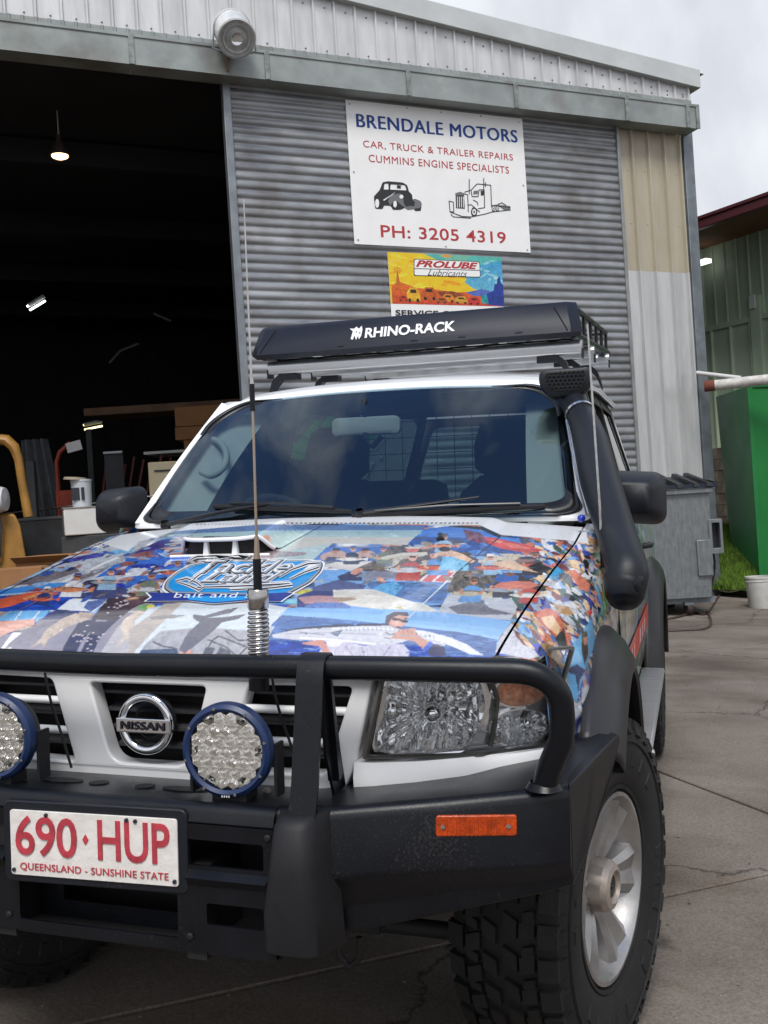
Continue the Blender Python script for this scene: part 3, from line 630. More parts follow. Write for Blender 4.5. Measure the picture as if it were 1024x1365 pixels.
# white painted rear edge of the bonnet, and the line of small louvres before the glass
def white_edge():
    P('P', (238, 240, 244), [(100, 690), (215, 683), (480, 680), (775, 676), (785, 725), (765, 721), (668, 713), (640, 700), (480, 698), (350, 699), (235, 708), (186, 722), (170, 735), (120, 720)], .01)
    for x in range(382, 640, 6): P('P', (60, 60, 66), [(x, 696.6), (x+3.5, 696.4), (x+3, 698), (x-.5, 698.2)], 0)
    for x in range(262, 360, 5): P('P', (150, 150, 155), [(x, 698.6), (x+2.5, 698.2), (x+2, 699.6), (x-.5, 700)], 0)
white_edge()
PL('P', (40, 40, 60), [(600, 771), (668, 714), (640, 700)], 1.4)  # shade along the raised bulge's edge, painted as a dark line
PL('P', (214, 224, 236), [(545, 823), (600, 771)], 1.6)  # highlight on the same bulge edge, painted as a pale line
random.seed(5)
BIG = ((470, 738, 26, .2), (512, 738, 24, -.2), (548, 752, 40, .3), (580, 748, 34, -.3), (655, 750, 30, -.2), (712, 748, 34, .2), (630, 783, 36, .3), (668, 778, 34, -.2), (706, 786, 32, .1), (100, 777, 34, .5), (146, 770, 30, .4), (200, 776, 34, .4), (236, 758, 28, .2), (60, 792, 26, .5), (410, 770, 24, 0), (592, 722, 26, .2))
def anglers():
    for x, y, s, l in BIG: angler(x, y, s, l)
def frag(x0, x1, y0, y1, n, a0, a1, ang, pal, asp=.32):
    for _ in range(n):
        x, y = random.uniform(x0, x1), random.uniform(y0, y1); a = random.uniform(a0, a1); t = ang+random.gauss(0, .28); b = a*random.uniform(asp*.6, asp*1.4)
        u0, v0 = int((x-PX0)*PS), int((y-PY0)*PS)
        if not (0 <= u0 < PW and 0 <= v0 < PH): continue
        pts = [(x+math.cos(t)*i_*a-math.sin(t)*j_*b, y+math.sin(t)*i_*a+math.cos(t)*j_*b) for i_, j_ in ((-1, 0), (-.5, -.8), (.3, -1), (1, -.2), (.6, .8), (-.4, 1))]
        P('P', random.choice(pal), pts, .12)
PW_ = [(214, 120, 88), (236, 200, 160), (40, 44, 60), (60, 70, 160), (130, 180, 226), (200, 206, 216), (90, 90, 100), (190, 150, 100), (236, 236, 240), (52, 110, 190), (120, 60, 60), (70, 100, 90)]
DK = [(30, 30, 36), (70, 60, 60), (200, 205, 212), (120, 118, 120), (210, 150, 120), (40, 60, 130), (90, 120, 160), (238, 238, 240)]
frag(700, 800, 715, 790, 190, 3, 13, .45, PW_); frag(690, 790, 780, 860, 130, 4, 15, .75, PW_); frag(775, 835, 740, 900, 260, 3, 10, 1.25, DK+PW_[:4]); frag(720, 775, 860, 960, 60, 2, 7, 1.1, PW_)
frag(560, 745, 706, 742, 26, 4, 14, .12, [(70, 130, 210), (40, 80, 150), (90, 90, 110), (180, 190, 205), (120, 70, 80)], .2)
frag(470, 640, 725, 775, 40, 5, 14, -.1, [(90, 84, 78), (150, 140, 124), (60, 60, 66), (196, 186, 170), (214, 150, 126), (120, 130, 150)], .3); frag(600, 720, 745, 800, 30, 5, 15, .1, [(60, 56, 56), (110, 100, 92), (150, 138, 124), (206, 190, 170), (46, 80, 140), (186, 110, 90)], .28)
frag(0, 230, 730, 800, 70, 3, 11, -.12, [(110, 106, 116), (190, 196, 206), (60, 90, 170), (44, 50, 90), (140, 170, 210), (150, 110, 104)], .22); frag(160, 300, 735, 795, 36, 3, 12, -.05, [(60, 110, 200), (210, 214, 224), (40, 56, 130), (140, 90, 90), (180, 130, 116)], .25)
frag(380, 660, 838, 880, 260, 2, 9, .1, [(50, 84, 170), (70, 108, 190), (40, 66, 150), (90, 130, 200)], .12) if 0 else None
PE('C', (222, 168, 152), 742, 566, 40, 30); P('C', (70, 60, 66), [(700, 552), (716, 545), (752, 552), (796, 562), (792, 574), (762, 572), (748, 562), (716, 562)], .04); P('C', (150, 96, 86), [(724, 592), (756, 594), (752, 600), (730, 599)], .04); PL('C', (240, 200, 190), [(736, 562), (732, 584)], 5)
PL('C', (160, 164, 182), [(120, 636), (330, 628), (520, 634), (700, 640), (900, 650)], 4); PL('C', (236, 238, 244), [(200, 655), (400, 668), (620, 690)], 9); PL('C', (236, 238, 244), [(380, 606), (600, 602), (720, 612)], 7); PE('C', (24, 26, 34), 240, 632, 7, 5)
for k in range(22): PL('C', (96, 104, 130), [(430+k*24, 600+max(0, k-12)*5), (436+k*24, 618+max(0, k-12)*5)], 3)
for k in range(9): PL('C', (176, 170, 190), [(400+k*42, 712), (392+k*46, 770)], 4)
for k in range(240):     # wave lines on the sea panels
    x, y = random.uniform(370, 660), random.uniform(826, 882); u, v = int((x-PX0)*PS), int((y-PY0)*PS); c = canvas[v, u]
    if c[2] > .25 and c[0] < .12: PL('P', random.choice([(96, 138, 206), (36, 60, 140), (120, 160, 216)]), [(x-random.uniform(3, 10), y-.4), (x, y), (x+random.uniform(3, 9), y+.6)], random.uniform(.5, 1.1))
anglers()
# the bigger pictures again, over the small ones
P('D', (216, 76, 70), [(440, 150), (520, 160), (700, 198), (790, 230), (700, 244), (560, 222), (470, 192)], .1, 1); P('D', (232, 120, 100), [(540, 180), (640, 192), (720, 222), (600, 215)], .08); P('D', (118, 66, 92), [(340, 112), (430, 130), (480, 190), (400, 182)], .25); P('D', (238, 150, 130), [(480, 168), (560, 176), (540, 190)], .08)
P('D', (120, 194, 234), [(190, 340), (215, 262), (290, 265), (365, 300), (360, 345)], .1); P('D', (226, 184, 156), [(160, 250), (240, 222), (330, 250), (400, 290), (380, 302), (300, 276), (230, 248), (170, 268)], .08); PE('D', (44, 38, 42), 226, 222, 34, 14)
P('D', (226, 186, 152), [(470, 300), (600, 285), (700, 330), (760, 356), (560, 326)], .08); P('D', (24, 22, 26), [(690, 318), (760, 298), (836, 330), (800, 358), (730, 345)], .1); PE('D', (150, 100, 84), 690, 284, 50, 12); PE('D', (36, 30, 32), 700, 273, 54, 8)
P('D', (210, 120, 100), [(496, 436), (560, 402), (720, 406), (762, 428), (700, 450), (560, 446)], .1, 1); P('D', (48, 98, 180), [(500, 395), (560, 358), (650, 372), (640, 402), (540, 410)], .12); PE('D', (134, 88, 74), 596, 364, 30, 12)
PE('C', (216, 116, 98), 822, 176, 36, 13); PE('C', (216, 216, 206), 822, 164, 44, 6); PL('C', (210, 205, 190), [(650, 222), (760, 200), (900, 196)], 16)
P('E', (216, 112, 84), [(325, 545), (420, 514), (480, 540), (512, 600), (565, 740), (520, 765), (470, 700), (380, 620)], .1); P('E', (242, 198, 152), [(380, 572), (450, 560), (502, 640), (482, 684), (400, 620)], .08); PL('E', (170, 80, 60), [(340, 560), (430, 650), (520, 750)], 10); P('E', (36, 40, 46), [(465, 700), (520, 636), (545, 760), (500, 785)], .3)
P('E', (226, 130, 100), [(542, 280), (590, 278), (684, 370), (672, 412), (620, 400)], .12); P('E', (44, 160, 212), [(430, 310), (480, 258), (525, 290), (470, 316)], .08)
P('E', (92, 170, 222), [(520, 830), (690, 580), (722, 720), (650, 900), (600, 1100), (560, 1060), (530, 900)], .04); P('E', (62, 44, 50), [(630, 655), (665, 660), (672, 800), (650, 870), (630, 780)], .12); P('E', (206, 140, 116), [(640, 700), (665, 690), (668, 740), (645, 745)], .1); P('E', (46, 66, 110), [(535, 895), (600, 862), (655, 900), (620, 960), (610, 1045), (590, 930), (560, 920)], .08)
PL('P', (40, 40, 60), [(600, 771), (668, 714), (640, 700)], 1.4)  # painted crease shade of the bulge again, over the pictures
white_edge()
canvas = finish_print(canvas, 16000, 1.6, 8, .15, .06)
nu, nv = 1100, 460
tx = np.linspace(-1, 1, nu); ty = np.linspace(-.675, .50, nv); Xn, Y = np.meshgrid(tx, ty); X = Xn*wB(Y); Z = bz(X, Y)
bonnet = fast_grid('bonnet', X, Y, Z, M['print'], car4, 'front')
# underside lip so that the bonnet has an edge
mb = MB(); pts = [(x, -.677, 1.0) for x in np.linspace(-.7, .7, 12)]; mb.tube([(p[0], -.662+.02*abs(p[0])**2, 1.030) for p in pts], .008, 8); mb.build('bonnet_edge_seal', M['trim'], bonnet, 40)

SIDE = [(1.30, .835), (1.24, .862), (1.15, .880), (.95, .890), (.75, .888), (.60, .870), (.52, .84)]
def sx_(z): return np.interp(z, [p[0] for p in SIDE][::-1], [p[1] for p in SIDE][::-1])
def wheel_gap(y, z, r=.545): return ((y)**2+(z-.42)**2 > r*r) & ((y-2.92)**2+(z-.42)**2 > r*r)
for s, nm in ((1, 'R'), (-1, 'L')):
    nt_, ny = 210, 330
    ty = np.linspace(-.60, .56, ny); tt = np.linspace(0, 1, nt_); Yg, T = np.meshgrid(ty, tt)
    zz = ze_smooth(Yg); w0 = wB(Yg)+.006
    ks = [0, .12, .28, .42, .60, 1.0]
    xs_ = [w0, w0+.035, .5*(w0+.035)+.5*.87, .872+0*w0, .885+0*w0, .875+0*w0]; zs_ = [zz, zz-.006, zz-.035, zz-.10, zz-.22, .60+0*w0]
    def cr_(vals, T):
        out = np.zeros_like(T)
        for i in range(5):
            mk = (T >= ks[i]) & (T <= ks[i+1]); u = (T-ks[i])/(ks[i+1]-ks[i])
            p0 = vals[max(i-1, 0)]; p1 = vals[i]; p2 = vals[i+1]; p3 = vals[min(i+2, 5)]
            h0 = (ks[i+1]-ks[i])
            m1 = (p2-p0)/(ks[i+1]-ks[max(i-1, 0)]+1e-9)*h0; m2 = (p3-p1)/(ks[min(i+2, 5)]-ks[i]+1e-9)*h0
            q = (2*u**3-3*u**2+1)*p1+(u**3-2*u**2+u)*m1+(-2*u**3+3*u**2)*p2+(u**3-u**2)*m2
            out[mk] = q[mk]
        return out
    Xg = cr_(xs_, T); Zg = cr_(zs_, T)
    # the wing closes in towards the headlight
    Xg = Xg-.075*(1-sstep(-.54, -.28, Yg))*sstep(.2, .5, T)
    keep = wheel_gap(Yg, Zg) & ~((Yg < -.485) & (Zg < 1.05) & (T > .1)) & (Zg > .60)
    fast_grid('front_wing', s*Xg, Yg, Zg, M['print'], car4, 'front' if s > 0 else 'front', keep)
    for pn, y0, y1 in (('front_door', .565, 1.555), ('rear_door', 1.563, 2.50), ('rear_quarter_panel', 2.508, 3.98)):
        zg = np.linspace(1.30, .52, 90); yg = np.linspace(y0, y1, int((y1-y0)*130)); Zq, Yq = np.meshgrid(zg, yg, indexing='ij'); Xq = sx_(Zq)-.03*sstep(3.6, 4.0, Yq)
        pnl = fast_grid(pn, s*Xq, Yq, Zq, M['print'], car4, 'side', wheel_gap(Yq, Zq))
        if 'door' in pn:
            h = MB(); yh = y1-.16; h.tube([(s*.88, yh-.09, 1.13), (s*.915, yh-.07, 1.135), (s*.915, yh+.05, 1.135), (s*.88, yh+.07, 1.13)], .012, 8); h.build('door_handle', M['trim'], pnl, 40)
    if s > 0:   # red strip with white lettering low on the doors
        q = [(864, 872), (880, 793), (876, 785), (846, 868), (846, 905), (850, 912)]
        def fs(u, v, t): return (float(sx_(v))+.004+t*.002, u, v)
        strip = plate('red_side_strip', [[(.70, .86), (.70, .765), (2.3, .765), (2.38, .86)]], .001, fs, mat('red_film', srgb(226, 66, 40), .35, coat=.3), car4)
        for k, (ly, lw) in enumerate([(.82, .05), (.90, .03), (.97, .06), (1.12, .03), (1.50, .10), (1.70, .06), (1.86, .08)]):
            plate('strip_lettering', [[(ly, .785), (ly+lw*.3, .785), (ly+lw*.5, .84), (ly+lw*.2, .84)], [(ly+lw*.6, .785), (ly+lw*.85, .785), (ly+lw, .84), (ly+lw*.75, .84)]], .001, lambda u, v, t: (float(sx_(v))+.007+t*.002, u, v), M['letter'], strip)
# inner structure: engine bay block, sills, rear panel, wheel housings, floor
mb = MB(); mb.bb(-.80, .80, -.30, .55, .88, 1.0); mb.bb(-.45, .45, -.50, .55, .45, .9); mb.bb(-.86, .86, .58, 2.40, .50, .56); mb.bb(-.60, .60, 2.3, 3.95, .50, .62); mb.bb(-.35, .35, -.2, 3.8, .42, .5)
mb.bb(-.42, .42, -.57, -.53, .60, .99)
mb.build('chassis', M['black'], car4)
mb = MB(); mb.prism([(-.93, .54), (.93, .54), (.93, 1.0), (.87, 1.30), (.70, 1.94), (.6, 1.96), (-.6, 1.96), (-.70, 1.94), (-.87, 1.30), (-.93, 1.0)], lambda u, v, w: (u, w, v), 3.975, 3.99)
rear = MB(); 
plate('tailgate', [[(-.84, .54), (.84, .54), (.85, 1.0), (.80, 1.30), (.62, 1.92), (-.62, 1.92), (-.80, 1.30), (-.85, 1.0)], rpoly([(-.72, 1.34), (.72, 1.34), (.56, 1.86), (-.56, 1.86)], .06)], .03, lambda u, v, w: (u, 3.95+w, v), M['white'], car4)
plate('rear_window', [rpoly([(-.73, 1.33), (.73, 1.33), (.57, 1.87), (-.57, 1.87)], .06)], .004, lambda u, v, w: (u, 3.955+w, v), M['glass'], car4)
# cabin sides with window openings
def cabx(z, y): return .800-(z-1.30)*(.19+.11*float(sstep(1.3, 3.9, y)))
for s in (1, -1):
    outer = rpoly([(.69, 1.285), (1.17, 1.800), (2.4, 1.90), (3.92, 1.955), (3.97, 1.285)], [.02, .10, .3, .12, .02])
    wins = [rpoly([(.84, 1.325), (1.23, 1.755), (1.56, 1.785), (1.56, 1.325)], .035), rpoly([(1.66, 1.325), (1.66, 1.79), (2.44, 1.825), (2.44, 1.325)], .035), rpoly([(2.55, 1.335), (2.55, 1.85), (3.80, 1.90), (3.90, 1.335)], .05)]
    frm = plate('cabin_side', [outer]+wins, .03, lambda u, v, w: (s*(cabx(v, u)-.03+w), u, v), M['trim'], car4, smooth=30)
    for k, wpoly in enumerate(wins):
        wf = [(u, v) for u, v in wpoly]
        g = plate('side_window', [wf], .004, lambda u, v, w: (s*(cabx(v, u)-.016+w), u, v), M['glass'], car4)
        cx = sum(p[0] for p in wf)/len(wf); cz = sum(p[1] for p in wf)/len(wf)
        inn = [(cx+(u-cx)*.955, cz+(v-cz)*.91) for u, v in wf]; out_ = [(cx+(u-cx)*1.03, cz+(v-cz)*1.06) for u, v in wf]
        plate('window_rubber', [out_, inn], .006, lambda u, v, w: (s*(cabx(v, u)-.001+w), u, v), M['trim'], g)
    if s > 0:
        nz_, ny_ = 90, 200; zg = np.linspace(1.86, 1.345, nz_); yg = np.linspace(2.575, 3.83, ny_); Zq, Yq = np.meshgrid(zg, yg, indexing='ij')
        f_ = fast_grid('window_film', .800-(Zq-1.30)*(.19+.11*sstep(1.3, 3.9, Yq))-.009, Yq, Zq, M['print'], car4, None)
        img = np.ones((nz_, ny_, 3))*np.array(srgb(200, 206, 208)); 
        for k in range(26):
            cx, cy = random.uniform(0, ny_), random.uniform(0, nz_); fillpoly(img, ell(cx, cy, random.uniform(6, 18), random.uniform(5, 16), 7, random.uniform(0, 3)), random.choice([(46, 112, 196), (60, 150, 215), (226, 230, 232), (120, 140, 160), (28, 60, 120), (214, 216, 220)]), .1)
        a_ = f_.data.attributes.new('print', 'FLOAT_COLOR', 'POINT'); a_.data.foreach_set('color', np.concatenate([img.reshape(-1, 3), np.ones((nz_*ny_, 1))], 1).ravel())
# roof
def roofz(x, y):
    return np.interp(y, [1.04, 1.08, 1.15, 1.3, 1.8, 2.5, 3.5, 3.95], [1.785, 1.816, 1.838, 1.862, 1.892, 1.935, 1.985, 1.985])-.026*np.abs(x/.69)**2.5-.05*sstep(.64, .73, np.abs(x))
tx = np.linspace(-.73, .73, 64); ty = np.concatenate([np.linspace(1.035, 1.3, 14), np.linspace(1.35, 3.96, 50)]); X, Y = np.meshgrid(tx, ty)
Yr = Y+.065*np.abs(X/.69)**2.2*(1-sstep(1.05, 1.9, Y)); X2 = X*(1-.03*(1-sstep(1.05, 1.5, Y)))*(1-.10*sstep(1.3, 3.9, Y))
roof = fast_grid('roof', X2, Yr, roofz(X, Y), M['white'], car4, None)
for s in (1, -1):
    mb = MB(); mb.tube([(s*.700, 1.12, 1.775), (s*.705, 1.4, 1.812), (s*.685, 2.4, 1.882), (s*.648, 3.85, 1.942)], .009, 8); mb.build('drip_rail', M['white'], roof, 50)
# windscreen and its surround
def scr(u, v, off=0):
    x = (u*2-1); hw = .770*(1-v)+.668*v
    y = (.607-.125*(1-x*x))*(1-v)+(1.095-.055*(1-x*x))*v - .018*math.sin(math.pi*v)
    z = 1.310*(1-v)+(1.772+.022*(1-x*x))*v+.012*math.sin(math.pi*v)
    return Vector((x*hw, y-off*.7, z+off*.7))
def onto_screen(px, py, off=0):
    best = None; uv = [.5, .5]
    d = w2c(ray(px, py))
    for it in range(30):
        p = scr(*uv); e1 = (scr(uv[0]+1e-3, uv[1])-p)*1e3; e2 = (scr(uv[0], uv[1]+1e-3)-p)*1e3
        n_ = np.array(e1.cross(e2)); t = ((np.array(p)-CC) @ n_)/(d @ n_); q = CC+t*d-np.array(p)
        Mx = np.stack([np.array(e1), np.array(e2)], 1); s_ = np.linalg.lstsq(Mx, q, rcond=None)[0]; uv = [uv[0]+s_[0], uv[1]+s_[1]]
    return uv
def scr_px(px, py, off=0): return scr(*onto_screen(px, py), off)
mb = MB(); mb.grid(lambda u, v: scr(u, v), 40, 24); mb.build('windscreen', M['screen'], car4, 60)
wsc = bpy.data.objects['windscreen']
def uvround(u0, u1, v0, v1, ru, rvt, rvb, n=10):
    o_ = []
    for cu_, cv_, a0, rv in ((u1-ru, v1-rvt, 0, rvt), (u0+ru, v1-rvt, 90, rvt), (u0+ru*.5, v0+rvb, 180, rvb), (u1-ru*.5, v0+rvb, 270, rvb)):
        rr_ = ru if rv == rvt else ru*.5
        for k in range(n+1): a = R(a0+90*k/n); o_.append((cu_+rr_*math.cos(a), cv_+rv*math.sin(a)))
    return o_
def stripmesh(name, A_, B_, off, mt, par):
    N = len(A_); mb = MB(); mb.add([scr(a, b, off) for a, b in A_]+[scr(a, b, off) for a, b in B_], [(k, (k+1) % N, N+(k+1) % N, N+k) for k in range(N)]); return mb.build(name, mt, par, 50, solid=.003)
outr = uvround(-.014, 1.014, -.03, 1.03, .012, .02, .02); midr = uvround(-.004, 1.004, .01, .995, .105, .22, .05); innr = uvround(.022, .978, .085, .965, .10, .22, .06)
stripmesh('windscreen_frame', outr, midr, .004, M['white'], wsc); stripmesh('windscreen_frit', midr, innr, .002, M['trim'], wsc)
stripmesh('windscreen_rubber', uvround(-.009, 1.009, .0, 1.0, .105, .22, .05), uvround(.004, .996, .02, .988, .105, .22, .05), .007, M['trim'], wsc)
# A-pillars (white outside, dark edge inside) 
for s in (1, -1):
    mb = MB(); u = 0 if s < 0 else 1
    rings = []
    for k in range(9):
        v = k/8; a = scr(u, v); b = Vector((s*(.806*(1-v)+.706*v), .62*(1-v)+1.14*v, 1.300*(1-v)+1.775*v)); c = b+Vector((s*.015, .07, -.01)); d_ = a+Vector((-s*.02, .09, -.03))
        rings.append([a+Vector((0, 0, .004)), (a+b)/2+Vector((s*.01, -.012, .012)), b, c, d_])
    mb.loft(rings, True, True); mb.build('windscreen_pillar', M['white'], car4, 50)
# cowl panel under the glass
mb = MB(); mb.grid(lambda u, v: Vector(((u*2-1)*.79, .44+(.19-.125*(1-(u*2-1)**2))*v+.0, 1.262+.036*(1-abs(u*2-1)**2.4)*(1-v*.3)+v*.012)), 30, 6); mb.build('cowl_panel', M['white'], car4, 60)
# scoop
sc0 = onto_bonnet(243, 744); sc1 = onto_bonnet(341, 742); SX = (sc0.x+sc1.x)/2; SW = (sc1.x-sc0.x)/2; SY = (sc0.y+sc1.y)/2
def scoopz(x, y, k): return float(bz(np.array(x), np.array(y)))+k
n1, n2 = 90, 60
def scoop_pt(a, b):       # a across -1..1, b 0 front .. 1 back
    x = SX+a*(SW+.040+.02*b); y = SY+.10*abs(a)**4+b*.27-.01
    h = (.054+.010*b)*(1-sstep(.72, 1.0, abs(a)))*(1-sstep(.55, 1.0, b))
    return x, y, scoopz(x, y, float(h)+.002)
G = np.array([[scoop_pt(a, b) for a in np.linspace(-1, 1, n1)] for b in np.linspace(0, 1, n2)])
scoop = fast_grid('bonnet_scoop', G[..., 0], G[..., 1], G[..., 2], M['print'], car4, 'front')
mb = MB()   # white mouth frame, dividers, dark throat
prof = [scoop_pt(a, 0) for a in np.linspace(-.93, .93, 40)]
mb.tube([Vector(p)+Vector((0, -.004, -.004)) for p in prof], .006, 8); mb.tube([Vector((SX+a*(SW+.04), SY+.005, scoopz(SX+a*SW, SY, .004))) for a in np.linspace(-1, 1, 12)], .005, 8); mb.build('scoop_lip', M['white'], scoop, 50)
mb = MB(); aa = np.linspace(-.86, .86, 24); tp = [scoop_pt(a, 0) for a in aa]; mb.add([Vector(p)+Vector((0, .02, -.003)) for p in tp]+[Vector((p[0], p[1]+.02, scoopz(p[0], p[1], -.004))) for p in tp], [(k, k+1, 25+k, 24+k) for k in range(23)]); mb.build('scoop_throat', M['black'], scoop)
for k in (-.34, .44):
    x = SX+SW*k; mb = MB(); z0 = scoopz(x, SY, .0); mb.prism([(x-.010, z0), (x+.010, z0), (x+.004, z0+.053), (x-.004, z0+.053)], lambda u, v, w: (u, w, v), SY-.002, SY+.02); mb.build('scoop_divider', M['white'], scoop, None, .002)
for px, py in ((236, 718), (587, 712)):
    q = onto_bonnet(px, py); mb = MB(); mb.lathe([(.011, 0), (.012, .006), (.006, .012), (0, .013)], q, (0, 0, 1), 14); mb.build('washer_nozzle', M['trim'], bonnet, 40)

# shop badge printed on the bonnet: shield, scroll, lettering
def bpx(px, py, off): q = onto_bonnet(px, py); q.z += off; return q
def bdecal(name, polys, off, col, parent=None, rough=.25):
    me = flat_mesh(polys, 0, 0)
    bm = bmesh.new(); bm.from_mesh(me)
    for _ in range(3):
        ed = [e_ for e_ in bm.edges if e_.calc_length() > 22]
        if not ed: break
        bmesh.ops.subdivide_edges(bm, edges=ed, cuts=1); bmesh.ops.triangulate(bm, faces=bm.faces)
    bm.to_mesh(me); bm.free()
    for v in me.vertices: v.co = bpx(v.co.x, -v.co.y, off)
    return finish(name, me, col, parent or bonnet, 60)
def neg(p, ox=0, oy=0, s=1): return [(x/s+ox, -(y/s+oy)) for x, y in p]
MW = mat('print_white', srgb(236, 238, 242), .25, coat=.5); MK = mat('print_black', (.012, .012, .016), .25, coat=.5); MC = mat('print_cyan', srgb(24, 150, 222), .25, coat=.5, var=.12, vscale=20); MNV = mat('print_navy', srgb(30, 52, 140), .25, coat=.5); MGR = mat('print_grey', srgb(150, 158, 168), .25, coat=.5)
def Bq(p): return neg(p, 170, 690, 3.657)     # crop of 280 x 190 px shown 1024 wide
shield = [(300, 232), (420, 205), (640, 212), (890, 206), (966, 218), (955, 262), (900, 322), (830, 362), (770, 395), (205, 382), (165, 355), (178, 315), (230, 270)]
def grow(p, k):
    cx = sum(q[0] for q in p)/len(p); cy = sum(q[1] for q in p)/len(p); return [(cx+(x-cx)*k, cy+(y-cy)*(1+(k-1)*2.2)) for x, y in p]
S_ = rpoly(shield, 18)
bdecal('badge_shield', [Bq(grow(S_, 1.0))], .0018, MW); bdecal('badge_shield', [Bq(grow(S_, .975))], .0024, MK); bdecal('badge_shield', [Bq(grow(S_, .962))], .0030, MGR); bdecal('badge_shield', [Bq(grow(S_, .925))], .0036, MC)
scroll = [(98, 374), (230, 376), (560, 384), (780, 374), (806, 378), (770, 400), (745, 418), (600, 412), (420, 428), (300, 414), (90, 416), (120, 396)]
bdecal('badge_scroll', [Bq(grow(scroll, 1.03))], .0040, MW); bdecal('badge_scroll', [Bq(scroll)], .0046, MNV); bdecal('badge_scroll', [Bq([(280, 392), (600, 392), (590, 408), (420, 424), (300, 410)])], .0050, MC)
def btext(s, cx, cy, w, h, off, mt, bold=0, shear=0, space=1):
    me = text_mesh(s, 1, 0, bold, shear, space); xs = [v.co.x for v in me.vertices]; ys = [v.co.y for v in me.vertices]; x0, x1, y0, y1 = min(xs), max(xs), min(ys), max(ys)
    for v in me.vertices:
        u = (v.co.x-(x0+x1)/2)/(x1-x0)*w; t = (v.co.y-(y0+y1)/2)/(y1-y0)*h
        px, py = 170+(cx+u)/3.657, 690+(cy-t)/3.657; v.co = bpx(px, py, off)
    return finish('badge_lettering', me, mt, bonnet)
for (s, cx, cy, w, h) in (('Tackle', 575, 250, 450, 62), ('Land', 560, 300, 400, 54)):
    btext(s, cx, cy, w+34, h+18, .0052, MW, .075, .7, 1.05); btext(s, cx, cy, w+14, h+9, .0060, MK, .045, .7, 1.05); btext(s, cx+2, cy+1, w+4, h+3, .0068, MGR, .012, .7, 1.05); btext(s, cx-3, cy-1, w, h-4, .0074, MW, -.006, .7, 1.05)
def bstroke(pts, w, off, mt):
    o_ = []; i_ = []
    for k in range(len(pts)):
        a = Vector((*pts[max(k-1, 0)], 0)); b = Vector((*pts[min(k+1, len(pts)-1)], 0)); d_ = (b-a).normalized(); n_ = Vector((-d_.y, d_.x, 0)); ww = w*(.35+.65*math.sin(math.pi*min(1, max(.0, (k+.3)/(len(pts)-.4)))))
        o_.append((pts[k][0]+n_.x*ww, pts[k][1]+n_.y*ww)); i_.append((pts[k][0]-n_.x*ww, pts[k][1]-n_.y*ww))
    bdecal('badge_flourish', [Bq(o_+i_[::-1])], off, mt)
for pts in ([(330, 240), (305, 215), (340, 196), (430, 192), (520, 200), (450, 215), (360, 225)], [(480, 196), (540, 190), (600, 200), (570, 216)], [(430, 205), (400, 250), (330, 300), (300, 330)], [(235, 318), (290, 305), (340, 325), (370, 350), (350, 362), (300, 340), (240, 322)], [(330, 350), (480, 345), (640, 338), (790, 330), (805, 338), (700, 352), (500, 362)], [(740, 300), (800, 262), (880, 232), (940, 228), (930, 250), (860, 275), (790, 310)]):
    bstroke(pts, 13, .0054, MW); bstroke(pts, 7, .0064, MK); bstroke(pts, 3, .0072, MW)
btext('bait and s', 415, 388, 380, 26, .0054, MW, .0, .25, 1.1)

